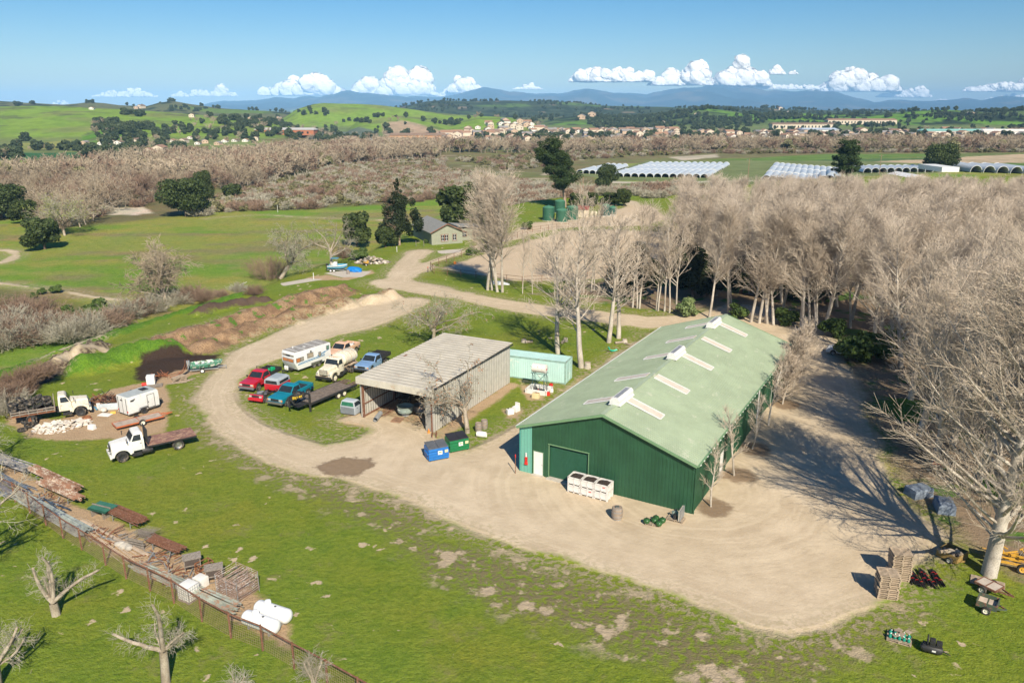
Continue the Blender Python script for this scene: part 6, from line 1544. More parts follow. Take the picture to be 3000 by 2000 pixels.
def bins():
  m, rz, L = edge((1661.5, 1439.5), (1779, 1470.5)); w = L / 3; Hh = .7; O = at(1661.5, 1439.5); u = np.array([cos(rz), sin(rz), 0]); v = np.array([-sin(rz), cos(rz), 0])
  mb = mat('dirty_white_bin_plastic', (.72, .69, .66), .5, var=.05, dirt=(.5, .38, .28), dirtamt=.08)
  pos = ['left', 'middle', 'right']; tops = ['white bin full of dark compost, upper one nearest the roll-up door', 'white bin full of dark compost, upper one in the middle stack', 'white bin full of dark compost, upper one with a small red mark']
  lows = ['white bin at the bottom of the stack nearest the roll-up door', 'rust-stained white bin at the bottom of the middle stack', 'white bin at the bottom of the stack farthest from the door']
  for i in range(3):
    for k in range(2):
      p = O + u * (w * (i + .5)) + v * (w * .5) + np.array([0, 0, k * Hh]); t = thing('harvest_bin', (tops if k else lows)[i], 'bin', p, rz, 'white harvest bins by the barn door'); s = w / 2 - .02; q = MB()
      q.box((0, 0, .16), (2 * s, 2 * s, .05))
      for sg in (-1, 1): q.box((0, sg * (s - .03), Hh / 2 + .06), (2 * s, .06, Hh - .14)); q.box((sg * (s - .03), 0, Hh / 2 + .06), (.06, 2 * s, Hh - .14))
      q.build('body', mb, t); q = MB()
      for sg in (-1, 1):
        for x in (-s + .06, 0, s - .06): q.box((x, sg * (s + .005), Hh / 2), (.1, .05, Hh - .02)); q.box((sg * (s + .005), x, Hh / 2), (.05, .1, Hh - .02))
        for z in (.17, Hh - .06): q.box((0, sg * (s + .005), z), (2 * s, .05, .09)); q.box((sg * (s + .005), 0, z), (.05, 2 * s, .09))
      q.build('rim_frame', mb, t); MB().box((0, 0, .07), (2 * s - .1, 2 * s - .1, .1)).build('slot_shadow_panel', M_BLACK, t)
      if k:
        rng = random.Random(i); n = 9; V = [];
        for a in range(n):
          for b in range(n): x, y = (a / (n - 1) - .5) * 2 * (s - .06), (b / (n - 1) - .5) * 2 * (s - .06); V.append((x, y, Hh - .12 + .1 * (1 - (x * x + y * y) / s ** 2) + rng.uniform(-.02, .02)))
        f = MB(); f.add(V, [(a * n + b, (a + 1) * n + b, (a + 1) * n + b + 1, a * n + b + 1) for a in range(n - 1) for b in range(n - 1)])
        c = tag(f.build('compost_heap', M_SOIL), ['dark compost filling the bin nearest the door', 'dark compost filling the middle bin', 'dark compost filling the bin with the red mark'][i], 'compost', 'compost in the harvest bins'); c.location = p; c.rotation_euler = (0, 0, rz)
      if (i == 2 and k) or (i == 1 and not k): MB().box((.25, -s - .035, .5), (.22, .01, .06)).build('red_mark', M_REDP, t)
bins()
def barrel(label, px, py, r, h, wood=True, rz=0, grp=None, top=None, lying=False):
  t = thing('barrel', label, 'barrel', at(px, py), rz, grp); pr = [(r * .84, 0), (r * .95, h * .2), (r, h * .5), (r * .95, h * .8), (r * .84, h), (r * .8, h - .03), (.02, h - .03)]
  b = MB().lathe(pr, n=20).build('body', (mat('barrel_wood', (.3, .24, .19), .8, var=.2, scale=4) if wood else M_PLASTICW), t, smooth=True)
  if wood:
    for z in (.06, .3, .66, .94):
      f = 1 - .16 * (2 * abs(z - .5)) ** 1.6; MB().lathe([(r * f + .012, h * z - .025), (r * f + .012, h * z + .025)], n=20, caps=False).build('hoop', M_GALV, t)
  if lying: b.rotation_euler = (pi / 2, 0, 0); b.location = (0, h / 2, r)
  return t
barrel('grey wooden barrel under the crooked tree, nearer the white drum', 1402, 1263, .36, .9, grp='wooden barrels by the shed')
barrel('grey wooden barrel behind the other one, farther from the white drum', 1419, 1254, .36, .9, grp='wooden barrels by the shed')
barrel('white plastic drum lying on its side in the grass', 1411, 1280, .3, .95, wood=False, rz=R(75), lying=True)
k_ = barrel('steel-banded barrel standing alone on the gravel in front of the barn', 1807, 1518, .44, 1.0); MB().box((0, 0, 1.0), (.3, .25, .1)).build('lid_bag', M_GREYM, k_)
barrel('small wooden barrel on the slab under the trailer tongue', 1020, 803, .3, .8)
def pallet(name, label, px, py, rz, m=None, grp=None, dz=0.0, L=1.2, W=1.0):
  t = thing(name, label, 'pallet', at(px, py) + [0, 0, dz], rz, grp); m = m or M_WOOD; q = MB()
  for y in np.linspace(-W / 2 + .06, W / 2 - .06, 7): q.box((0, y, .13), (L, .09, .022))
  q.build('top_boards', m, t); q = MB()
  for x in (-L / 2 + .05, 0, L / 2 - .05): q.box((x, 0, .07), (.09, W, .09))
  for y in (-W / 2 + .06, 0, W / 2 - .06): q.box((0, y, .015), (L, .09, .02))
  q.build('stringer', m, t); return t
p0_ = pallet('wooden_pallet', 'pallet carrying domed green pot lids on the gravel', 1915, 1532, R(-20))
for k, (x, y) in enumerate(((-.5, -.3), (.1, .35), (.05, -.02), (.45, -.38), (.62, .2))):
  m_ = at(1915, 1532); c, s = cos(R(-20)), sin(R(-20)); q = thing('green_pot', ['dark green domed pot at the left front of the pallet', 'dark green domed pot at the back of the pallet', 'dark green domed pot in the middle of the pallet', 'dark green domed pot at the right front of the pallet', 'dark green domed pot on the right edge of the pallet'][k], 'pot', (m_[0] + x * c - y * s, m_[1] + x * s + y * c, m_[2] + .14), 0, 'green pots on the pallet')
  MB().lathe([(.22, 0), (.27, .15), (.27, .2), (.2, .3), (.08, .34), (.02, .35)], n=16).build('body', mat('dark_green_enamel', (.03, .1, .03), .35, var=.1), q, smooth=True); MB().tube((0, 0, .34), (0, 0, .42), .05).build('knob', M_BLACK, q)
def condenser():
  pallet('wooden_pallet', 'small pallet under the grey refrigeration unit', 1980, 1521, R(-28), L=1.3, W=.9)
  t = thing('cooling_unit', 'refrigeration unit with a grey fin panel standing on a pallet at the barn corner', 'machine', at(1980, 1519) + [0, 0, .15], R(-28))
  b = MB().box((.38, 0, .42), (.12, 1.1, .84)).build('fin_panel', mat('beige_panel', (.4, .38, .32), .6), t); q = MB().box((.47, 0, .42), (.03, 1.16, .9)); q.build('frame', M_GALV, t)
  MB().tube((-.25, .1, 0), (-.25, .1, .4), .14).build('compressor', mat('grey_green_metal', (.2, .26, .24), .5), t, smooth=True); MB().box((.0, -.3, .2), (.2, .25, .4)).build('control_box', M_BLACK, t)
  MB().lathe([(.3, 0), (.3, .08), (.26, .08), (.26, 0)], (.22, .2, .5), 'x', 14).build('fan_ring', M_BLACK, t); MB().tube((-.1, -.1, .0), (-.1, -.1, .25), .06).build('red_bottle', M_REDP, t); MB().path([(-.25, .1, .4), (-.1, .3, .55), (.2, .4, .6), (.35, .4, .5)], .02).build('copper_pipe', M_BLACK, t)
condenser()
o = thing('marker_post', 'thin rust-brown metal post with a red tip standing on the gravel left of the barn', 'post', at(1510, 1386)); MB().tube((0, 0, -.2), (0, 0, 1.75), .035).build('post', M_RUSTP, o); MB().tube((0, 0, 1.5), (0, 0, 1.8), .045).build('tip', M_REDP, o)

# fuel tank on a stand
def fuel():
  m, rz, L = edge((1541, 1150), (1600, 1159)); u = np.array([cos(rz), sin(rz), 0]); v = np.array([-sin(rz), cos(rz), 0]); C = m + v * .9
  t = thing('spill_basin', 'low white block basin full of clutter under the fuel tank', 'basin', C, rz); q = MB(); w, d = L, 1.8
  for s in (-1, 1): q.box((0, s * (d / 2), .25), (w, .16, .5)); q.box((s * (w / 2), 0, .25), (.16, d + .16, .5))
  q.build('wall', M_WHITE, t); MB().box((0, 0, .03), (w, d, .06)).build('floor', M_BLACK, t)
  rng = random.Random(3)
  lab = ['grey motor inside the white basin', 'white jug inside the white basin, near its right end', 'black battery inside the white basin', 'red fuel can inside the white basin', 'dark pump block at the front right of the basin', 'pale bucket inside the white basin, back left']
  for k, (x, y, m_, sz) in enumerate(((-.6, .3, M_GREYM, .4), (.85, -.2, M_PLASTICW, .3), (-.2, -.2, M_BLACK, .35), (.1, -.5, M_REDP, .3), (.5, -.45, M_BLACK, .4), (-.85, -.1, M_PLASTICW, .3))):
    o = tag(MB().box((0, 0, sz / 2), (sz, sz * .7, sz)).box((0, 0, sz + .05), (sz * .4, sz * .3, .12)).build(['motor', 'jug', 'battery', 'fuel_can', 'pump', 'bucket'][k], m_, bevel=.04), lab[k], ['motor', 'jug', 'battery', 'can', 'pump', 'bucket'][k]); o.location = C + u * x + v * y + [0, 0, .06]; o.rotation_euler = (0, 0, rng.uniform(0, 3))
  t = thing('fuel_tank', 'spotted white cylindrical fuel tank raised on a thin dark steel stand', 'fuel tank', C + v * .1, rz)
  fm = mat('rust_spotted_white', (.72, .70, .64), .5, var=.05, scale=3, dirt=(.35, .2, .12), dirtamt=.12)
  MB().lathe([(.02, -.86), (.3, -.84), (.5, -.78), (.5, .78), (.3, .84), (.02, .86)], (0, 0, 2.75), 'x', 24).build('tank', fm, t, smooth=True)
  q = MB()
  for x in (-.7, .7):
    for y in (-.45, .45): q.tube((x, y * 1.2, .02), (x, y * .8, 2.2), .03, n=6)
    q.tube((x, -.4, 2.22), (x, .4, 2.22), .035, n=6); q.tube((x, -.5, .7), (x, .36, 2.2), .015, n=5); q.tube((x, .5, .7), (x, -.36, 2.2), .015, n=5)
  for y in (-.4, .4): q.tube((-.9, y, 2.22), (.9, y, 2.22), .035, n=6); q.tube((-.7, y, .6), (.7, y, 2.1), .015, n=5); q.tube((.7, y, .6), (-.7, y, 2.1), .015, n=5)
  q.build('stand', mat('dark_teal_steel', (.04, .09, .1), .6), t); MB().path([(.9, -.3, 2.3), (1.1, -.3, 1.9), (1.15, -.3, 1.2), (1.0, -.3, .6)], .025).build('hose', M_BLACK, t)
  MB().lathe([(.12, 0), (.12, .01)], (.861, -.05, 2.72), 'x', 12).build('red_sticker', mat('red_sticker', (.6, .08, .12), .5), t)
  MB().tube((-.9, -.2, 2.2), (-.9, -.2, 2.9), .015).tube((-.9, -.2, 2.9), (-1.05, -.2, 2.9), .015).build('vent_pipe', M_BLACK, t)
  o = thing('yellow_tank', 'pale yellow square plastic tank in front of the white basin', 'tank', at(1570, 1166), rz); MB().box((0, 0, .32), (.85, .6, .6), taper=.88).build('body', mat('pale_yellow_plastic', (.68, .58, .33), .5, var=.06), o, bevel=.06); MB().box((0, 0, .66), (.16, .1, .1)).box((.2, 0, .66), (.3, .06, .05)).build('valve', M_RUST, o)
  for k, (px, py, m_, lb, nm) in enumerate(((1606, 1158, M_REDP, 'red fuel can on the ground at the right corner of the white basin', 'can'), (1614, 1133, M_REDP, 'red fuel can standing behind the white basin, right of the tank stand', 'can'), (1617, 1148, M_PLASTICW, 'white plastic jug right of the basin, nearer the barn', 'jug'), (1606, 1142, M_PLASTICW, 'pale plastic jug on the basin rim behind the stand', 'jug'))):
    o = thing('fuel_can' if nm == 'can' else 'plastic_jug', lb, nm, at(px, py), k * .8); MB().box((0, 0, .2), (.4, .28, .4)).build('body', m_, o, bevel=.05); MB().tube((.1, 0, .4), (.16, 0, .5), .04).build('spout', M_BLACK, o); MB().box((-.05, 0, .44), (.2, .04, .05)).build('handle', m_, o)
fuel()
for k, (px, py, lb) in enumerate(((1494, 1212, 'white plastic tote with a dark cap in the grass patch, nearer the shed'), (1512, 1204, 'upturned white plastic tote in the grass patch, nearer the barn'))):
  o = thing('white_tote', lb, 'tote', at(px, py), .4 + k * .5, 'white totes in the grass'); MB().box((0, 0, .28), (.75, .6, .55), taper=.92).build('body', M_PLASTICW, o, bevel=.06)
  if k: MB().box((.25, 0, .45), (.12, .55, .9)).build('side_board', M_PLASTICW, o)
  else: MB().tube((-.15, .1, .55), (-.15, .1, .64), .08).build('cap', M_BLACK, o)
def stump(px, py, r, h, label):
  rng = random.Random(px); t = thing('tree_stump', label, 'stump', at(px, py)); b = MB().lathe([(r * 1.25, -.1), (r, h * .4), (r * .95, h)], n=14); b.v = [(x * rng.uniform(.9, 1.1), y * rng.uniform(.9, 1.1), z) for x, y, z in b.v]; b.build('bark', B_POP, t); MB().lathe([(r * .85, h), (r * .85, h + .015)], n=14).build('cut_face', M_WOOD, t)
stump(1721, 1078, .38, .75, 'pale cut tree stump beside the leaning poplar')
stump(1830, 1003, .35, .5, 'brown cut stump beside the tall poplar trunks')
stump(1657, 1000, .3, .5, 'small stump in the shade beyond the container'); stump(1535, 1002, .35, .4, 'low wide stump on the grass behind the container')
# green playground-like curved hose heap, logs
o = thing('green_hose_loop', 'bright green curled plastic slide piece lying on bare soil left of the barn', 'plastic slide', at(1797, 1030), .3); q = MB()
for s in (-.12, .12): q.path([(-.7, s, .7), (-.6, s, .4), (-.35, s, .2), (.1, s, .15), (.5, s, .25)], .07)
q.build('channel', mat('bright_green_plastic', (.02, .45, .28), .4), o)
def log(px, py, L, r, rz, label, m=None):
  o = thing('log', label, 'log', at(px, py), rz, 'cut logs'); MB().tube((-L / 2, 0, r), (L / 2, 0, r), r, r * .9, n=10).build('bark', m or B_GREY, o); MB().tube((L / 2, 0, r), (L / 2 + .01, 0, r), r * .8, n=10).build('cut_face', M_WOOD, o)
log(1815, 1006, 1.4, .16, .4, 'brown log lying left of the stump by the tall poplars'); log(1838, 1010, .8, .14, -.7, 'short log lying just right of the stump by the tall poplars'); log(1550, 1005, 1.0, .2, .2, 'short log beside the low wide stump'); log(1650, 1005, .7, .22, 1.2, 'short thick log beside the small stump beyond the container')
# inside and around the shed
def lathe_thing(name, label, cat, pos, prof, m, part, grp=None, n=22):
  t = thing(name, label, cat, pos, 0, grp); MB().lathe(prof, n=n).build(part, m, t, smooth=True); return t
gt = lathe_thing('stock_tank', 'round grey-green stock tank at the sunlit mouth of the shed', 'tank', sp(2.5, 5.0, .45), [(.8, 0), (.82, .2), (.84, .22), (.82, .25), (.83, .55), (.87, .6), (.8, .6), (.78, .1), (.02, .08)], mat('grey_green_steel', (.25, .31, .28), .5, var=.1), 'shell'); MB().box((-.6, -.55, .35), (.02, .3, .12), rz=.75).build('label_plate', M_WHITE, gt)
lathe_thing('steel_drum', 'short galvanised drum under the round stock tank', 'drum', sp(2.5, 5.0, 0), [(.42, 0), (.42, .45)], M_GALV, 'shell')
lathe_thing('stock_tank', 'second round stock tank half in shade behind the first', 'tank', sp(4.2, 4.3, .1), [(.7, 0), (.7, .55), (.74, .6), (.66, .6), (.65, .1), (.02, .08)], M_GALV, 'shell')
o = thing('culvert_pipe', 'grey corrugated pipe lying along the left side of the shed mouth', 'pipe', sp(.5, 7.0, 0), SHED[1] + .35); q = MB()
for k in range(12): q.lathe([(.22, k * .16), (.25, k * .16 + .08), (.22, k * .16 + .16)], (-1, 0, .25), 'x', 14, caps=False)
q.build('pipe', M_GALV, o, smooth=True)
def pal2(pos, rz, label, tilt=0, m=None, n=1):
  t = pallet('wooden_pallet', label, 1000, 1300, rz, m); t.location = pos; t.rotation_euler = (tilt, 0, rz); return t
pal2(sp(.9, 4.9, .02), SHED[1] + .2, 'wooden pallet lying flat on the dirt at the shed mouth', m=mat('red_brown_boards', (.33, .2, .13), .8))
o = thing('metal_gate', 'rusty steel gate frame lying against the left wall inside the shed', 'gate', sp(2.2, 7.0, .1), SHED[1] + .1); q = MB()
for y in np.linspace(-.5, .5, 5): q.tube((-1.3, y, .05 + abs(y) * .3), (1.3, y, .05 + abs(y) * .3), .025, n=6)
for x in (-1.3, 0, 1.3): q.tube((x, -.5, .15), (x, .5, .15), .025, n=6)
q.build('frame', M_RUSTP, o)
def frame_thing(name, label, cat, pos, rz, d, m, top=None):
  t = thing(name, label, cat, pos, rz); q = MB(); x, y, z = d[0] / 2, d[1] / 2, d[2]
  for a in (-x, x):
    for b in (-y, y): q.beam((a, b, 0), (a, b, z), .05)
  for h in (.05, z * .5, z):
    for a in (-x, x): q.beam((a, -y, h), (a, y, h), .05)
    for b in (-y, y): q.beam((-x, b, h), (x, b, h), .05)
  q.build('frame', m, t)
  if top: MB().box((0, 0, z + .03), (d[0] + .05, d[1] + .05, .05)).build('top_panel', top, t)
  return t
frame_thing('steel_rack', 'black steel rack standing in the left shade of the shed', 'rack', sp(4.6, 6.5, 0), SHED[1] + .3, (1.6, .8, 1.1), M_BLACK, M_BLACK)
frame_thing('work_table', 'wooden-topped work table deep in the shaded right side of the shed', 'table', sp(7.4, 3.2, 0), SHED[1], (1.6, .8, .9), M_RUSTP, M_WOOD)
o = tag(MB().box((0, 0, .2), (.4, .35, .4)).build('metal_box', M_GALV, bevel=.03), 'pale metal box on the work table inside the shed', 'box'); o.location = sp(7.2, 3.4, .96)
o = thing('dark_machine', 'dark machine with a pale drum in the shed shade right of the stock tanks', 'machine', sp(5.2, 2.6, 0), SHED[1]); MB().box((0, 0, .45), (1.4, 1.0, .7)).build('housing', M_BLACK, o, bevel=.06); MB().tube((-.8, -.2, .5), (-.5, -.2, .5), .22).build('drum', M_GALV, o, smooth=True); [wheel(o, x, y, .3, .2) for x in (-.4, .5) for y in (-.6, .6)]
o = tag(MB().lathe([(.14, 0), (.14, .06), (.02, .45)], n=12).build('traffic_cone', M_ORANGE), 'small orange cone at the foot of the shed corner post', 'cone'); o.location = sp(-.3, .35, 0)
o = thing('rusty_harrow', 'rusty spiked harrow on the ground at the front right corner of the shed', 'farm tool', sp(-.6, -.7, 0), SHED[1] + .5); q = MB().box((0, 0, .25), (1.2, .06, .06)).box((0, .4, .25), (1.2, .06, .06)).box((0, .2, .25), (.06, .5, .06))
for x in np.linspace(-.55, .55, 7): q.tube((x, 0, .3), (x, -.05, 0), .02, n=5); q.tube((x, .4, .3), (x, .35, 0), .02, n=5)
q.build('frame', M_RUSTP, o)
# pallet stacks
for (px, py, nn, rz, lb, yo) in ((2594, 1742, 12, R(-12), 'in the front pallet stack', 0), (2630, 1690, 14, R(-9), 'in the rear pallet stack', 0)):
  proto = None; c = at(px, py); rng = random.Random(nn)
  for k in range(nn):
    ordn = ['lowest', 'second', 'third', 'fourth', 'fifth', 'sixth', 'seventh', 'eighth', 'ninth', 'tenth', 'eleventh', 'twelfth', 'thirteenth', 'fourteenth'][k]
    lab = ('weathered wooden pallet, ' + ('topmost' if k == nn - 1 else ordn + ' from the ground') + ', ' + lb)
    l = c + np.array([rng.uniform(-.05, .05), rng.uniform(-.05, .05), k * .145])
    if proto is None: proto = pallet('wooden_pallet', lab, px, py, rz, mat('pale_pallet_wood', (.42, .33, .24), .85, var=.3, scale=5), grp='stacked wooden pallets', L=1.25, W=1.1); proto.location = tuple(l)
    else: dup(proto, l, rz + rng.uniform(-.05, .05), label=lab)
# black bundles with red ties
for k in range(8):
  px = 2668 + k * 11.5; py = 1693 + (k % 3) * 5; t = thing('drip_pipe_bundle', 'black pipe bundle tied with red bands, ' + ['leftmost of the eight', 'second of eight from the pallet stacks', 'third of eight from the pallet stacks', 'fourth of eight from the pallet stacks', 'fourth of eight from the big tree', 'third of eight from the big tree', 'second of eight from the big tree', 'nearest the big tree'][k], 'pipe bundle', at(px, py), R(84) + (k % 3 - 1) * .12, 'black pipe bundles by the pallets'); rng = random.Random(k); q = MB()
  for i in range(12): a = rng.uniform(-.09, .09); b = rng.uniform(.03, .22); L = rng.uniform(.75, .95); q.tube((-L, a * 1.8, b), (L, a * .8 + rng.uniform(-.08, .08), b + rng.uniform(-.02, .1)), .022, n=6)
  q.build('pipes', mat('black_pipe_plastic', (.022, .022, .026), .5, var=.2), t)
  for x in (-.35, .35): MB().lathe([(.15, -.03), (.15, .03)], (x, 0, .13), 'x', 10, caps=False).build('red_tie', M_REDP, t)
# yellow-brown box trailer with logs
t = flat_trailer('box_trailer', 'low ochre box trailer heaped with split logs beside the tree shadow', (2800, 1655), (2742, 1628), 1.5, .2, M_WOOD, mat('ochre_steel', (.3, .2, .07), .7, var=.15), 1.0, .22, side=-1, walls=.4, tongue=.2)
rng = random.Random(9)
for k in range(9):
  o = thing('log', 'split log in the ochre box trailer by the tree shadow', 'log', at(2775, 1632) + [rng.uniform(-.7, .7), rng.uniform(-.4, .5), .28 + .12 * (k % 3)], rng.uniform(0, 3), 'split logs in the ochre box trailer'); MB().tube((-.3, 0, .1), (.3, 0, .12), .13, .11, n=8).build('bark', [B_GREY, M_WOOD][k % 2], o)
# yellow machine behind the big tree
o = thing('yellow_baler', 'rusty yellow farm machine half hidden behind the big tree trunk', 'farm machine', at(2945, 1655), R(-25)); q = MB()
rng = random.Random(2)
for k in range(22): p = np.array([rng.uniform(-1.2, 1.3), rng.uniform(-.7, .7), rng.uniform(.4, 1.3)]); q.beam(p, p + np.array([rng.uniform(-.8, .8), rng.uniform(-.4, .4), rng.uniform(-.1, .3)]), .07)
q.box((0, 0, .55), (2.4, .1, .15)).box((0, .6, .55), (2.4, .1, .15)).box((0, -.6, .55), (2.4, .1, .15)); ym = mat('machine_yellow', (.62, .34, .04), .6, var=.15, dirt=(.3, .17, .08), dirtamt=.3); q.build('frame', ym, o); MB().box((-.9, 0, .95), (.5, .9, .5)).build('hood', ym, o, bevel=.05); [wheel(o, x, y, .36, .22, ym) for x in (-.8, .9) for y in (-.75, .75)]
# pallet with green bottles, compressor
pallet('wooden_pallet', 'pallet of green fittings and papers on the grass below the pallet stacks', 2634, 1872, R(-28), L=1.35, W=1.0)
c = at(2634, 1872); rng = random.Random(4)
for k in range(10):
  x, y = -.5 + (k % 5) * .25, -.25 + (k // 5) * .4; a = R(-28); o = thing('green_fitting', 'green plastic fitting on the pallet below the stacks', 'fitting', (c[0] + x * cos(a) - y * sin(a), c[1] + x * sin(a) + y * cos(a), .16), k, 'green fittings on the pallet'); MB().lathe([(.09, 0), (.1, .1), (.06, .2), (.04, .26)], n=8).build('body', mat('sea_green_plastic', (.02, .28, .2), .4), o); MB().tube((0, 0, .25), (.08, 0, .3), .03).build('spout', M_PLASTICW, o)
for k in range(5): a = R(-28); x, y = rng.uniform(-.4, .5), rng.uniform(-.3, .4); o = tag(MB().box((0, 0, 0), (.4, .3, .015)).build('cardboard_sheet', M_WOOD), 'loose cardboard sheet on the pallet of green fittings', 'cardboard', 'cardboard sheets on the pallet'); o.location = (c[0] + x * cos(a) - y * sin(a), c[1] + x * sin(a) + y * cos(a), .40 + k * .03); o.rotation_euler = (rng.uniform(-.2, .2), rng.uniform(-.2, .2), rng.uniform(0, 3))
o = thing('air_compressor', 'black air compressor with a flywheel standing on the grass at the lower right', 'compressor', at(2727, 1912), R(-25)); MB().lathe([(.02, -.6), (.2, -.55), (.27, -.4), (.27, .4), (.2, .55), (.02, .6)], (0, 0, .32), 'x', 16).build('tank', M_BLACK, o, smooth=True)
q = MB();
for k in range(20): a0, a1 = k * pi / 10, (k + 1) * pi / 10; q.beam((-.25, .28 * cos(a0), .85 + .28 * sin(a0)), (-.25, .28 * cos(a1), .85 + .28 * sin(a1)), .05)
for k in range(3): a = k * pi / 3; q.beam((-.25, .27 * cos(a), .85 + .27 * sin(a)), (-.25, -.27 * cos(a), .85 - .27 * sin(a)), .04)
q.build('flywheel', M_BLACK, o); MB().box((0, 0, .75), (.3, .35, .4)).box((.35, 0, .72), (.3, .3, .3)).box((0, 0, .58), (1.0, .4, .04)).build('motor', M_BLACK, o, bevel=.03); MB().box((.1, -.29, .35), (.2, .01, .1)).build('label_plate', M_WHITE, o); MB().beam((.6, 0, .3), (1.0, 0, .15), .05).build('tow_handle', M_BLACK, o)

# propane tanks
for (A, B, lb) in (((722, 1829), (812, 1862), 'white propane tank right against the mesh fence'), ((758, 1800), (847, 1830), 'white propane tank standing behind the one against the fence')):
  m, rz, L = edge(A, B); L = 2.75; t = thing('propane_tank', lb, 'propane tank', m, rz, 'white propane tanks'); r = .46; pr = [(.02, -L / 2)] + [(r * sin(a), -L / 2 + .32 * (1 - cos(a))) for a in np.linspace(.3, pi / 2, 6)]; pr = pr + [(a, -b) for a, b in pr[::-1]]
  MB().lathe(pr, (0, 0, r + .14), 'x', 28).build('tank', mat('propane_white', (.78, .79, .8), .4, var=.03, dirt=(.6, .58, .54), dirtamt=.03), t, smooth=True)
  MB().lathe([(.21, 0), (.21, .22), (.18, .27), (.05, .3)], (-.35, 0, 2 * r + .1), n=18).build('valve_dome', _M['propane_white'], t, smooth=True)
  for x in (-.8, .8): MB().box((x, 0, .12), (.08, .6, .24)).build('foot', M_GALV, t)
  MB().box((.25, -.02, 2 * r + .13), (.12, .12, .05)).build('label_plate', M_BLACK, t)
def heap(name, label, cat, px, py, n, R1, R2, rz, mats, size, h, kindf='blob', seed=1):
  """heap of broken pieces nobody would count, one object"""
  rng = random.Random(seed); q = [MB() for _ in mats]; c = at(px, py)
  for i in range(n):
    a = rng.uniform(0, 2 * pi); rr = sqrt(rng.random()); x, y = R1 * rr * cos(a), R2 * rr * sin(a); z = h * (1 - rr) * rng.random()
    x, y = x * cos(rz) - y * sin(rz), x * sin(rz) + y * cos(rz); s = size * rng.uniform(.5, 1.4); b = q[rng.randrange(len(mats))]; g = hz(c[0] + x, c[1] + y) - c[2]
    if kindf == 'blob': b.blob((x, y, z + g + s * .25), np.array([s, s * rng.uniform(.5, 1), s * rng.uniform(.25, .6)]), rng, 1, .25)
    elif kindf == 'slab': b.box((x, y, z + g + s * .15), (s * 1.6, s * rng.uniform(.6, 1.3), s * .22), rz=rng.uniform(0, 3), ry=rng.uniform(-.4, .4), rx=rng.uniform(-.4, .4))
    else: d = np.array([cos(rng.uniform(0, 6)), sin(rng.uniform(0, 6)), rng.uniform(-.1, .5)]) * s * 2.5; b.beam((x, y, z + g + .05), (x + d[0], y + d[1], z + g + .05 + abs(d[2])), .05)
  t = tag(bpy.data.objects.new(name, None), label, cat, kind='stuff'); COL.objects.link(t); t.location = c
  for b, m in zip(q, mats): b.build('pieces', m, t, smooth=(kindf == 'blob'))
  return t
# ------------------------------------------------------------------ the junk row along the fence
def pipes(label, A, B, n, w, h, r, m, dz=.0, stands=True, spread_=.05, grp=None):
  mm, rz, L = edge(A, B); t = thing('pipe_stack', label, 'pipes', mm + [0, 0, dz], rz, grp); rng = random.Random(int(A[0])); q = MB()
  for k in range(n):
    y = (rng.random() - .5) * w; z = rng.random() * h + r; o = rng.uniform(-.3, .3); q.tube((-L / 2 + o, y, z), (L / 2 + o, y + rng.uniform(-spread_, spread_), z + rng.uniform(-.02, .02)), r * rng.uniform(.7, 1.3), n=6)
  q.build('pipes', m, t)
  if stands:
    for x in (-L * .3, L * .3):
      q = MB(); q.beam((x, -w / 2, -.03), (x, w / 2, -.03), .06)
      for y in (-w / 2, w / 2): q.beam((x, y, -.03), (x, y, -dz), .05)
      q.beam((x, -w / 2, -dz * .5), (x, w / 2, -dz * .9), .03); q.build('stand', M_GALV, t)
  return t
pipes('rusty pipe stack on pale trestles in the middle of the junk row', (446, 1596), (532, 1632), 34, .8, .25, .035, M_RUSTP, .5)
pipes('rusty pipe stack just right of the green roofing sheets', (332, 1510), (418, 1548), 44, 1.0, .3, .035, M_RUSTP, .5)
pipes('long stack of rusty beams and white rails, outermost toward the grass', (98, 1392), (232, 1455), 30, .9, .4, .05, mat('brown_white_rails', (.3, .16, .1), .8, var=.3, scale=1.2, dirt=(.6, .52, .42), dirtamt=.4), .5)
pipes('long stack of rusty beams with pale edge rails nearer the fence', (125, 1430), (238, 1482), 26, .8, .35, .05, mat('brown_white_rails', (.3, .16, .1), .8), .5)
pipes('stack of pale and dark beams at the far left end of the junk row', (-60, 1340), (92, 1392), 30, 1.0, .5, .06, mat('mixed_beams', (.36, .34, .33), .7, var=.4, scale=1.3, dirt=(.1, .12, .18), dirtamt=.4), .4)
pipes('long bundle of pale green and rusty rails lying against the mesh fence, lower half', (400, 1676), (690, 1805), 36, .8, .5, .035, mat('pale_green_rails', (.33, .36, .31), .7, var=.3, scale=1.1, dirt=(.36, .2, .13), dirtamt=.4), .25, stands=False, spread_=.2)
pipes('long bundle of grey and green strips lying against the mesh fence, upper half', (50, 1462), (250, 1575), 34, .9, .4, .04, mat('grey_green_strips', (.33, .37, .35), .7, var=.3, scale=1.2, dirt=(.12, .14, .2), dirtamt=.3), .25, stands=False, spread_=.2)
pipes('loose fan of thin pale rods and pipes on bare soil', (230, 1530), (400, 1640), 18, 1.1, .15, .022, mat('pale_rods', (.52, .42, .33), .7, var=.2), .05, stands=False, spread_=.7)
pipes('tangle of blue-grey scrap strips inside the fence at the left edge', (-40, 1400), (60, 1455), 40, 1.6, .5, .03, mat('blue_grey_scrap', (.14, .18, .25), .6, var=.4, scale=2, dirt=(.4, .36, .3), dirtamt=.3), .1, stands=False, spread_=.9)
pipes('dark blue and grey scrap rails in the tree shadow beside the fence', (120, 1480), (180, 1512), 16, .8, .4, .05, mat('blue_black_scrap', (.05, .08, .13), .6, var=.4, scale=2, dirt=(.4, .38, .36), dirtamt=.2), .1, stands=False, spread_=.5)
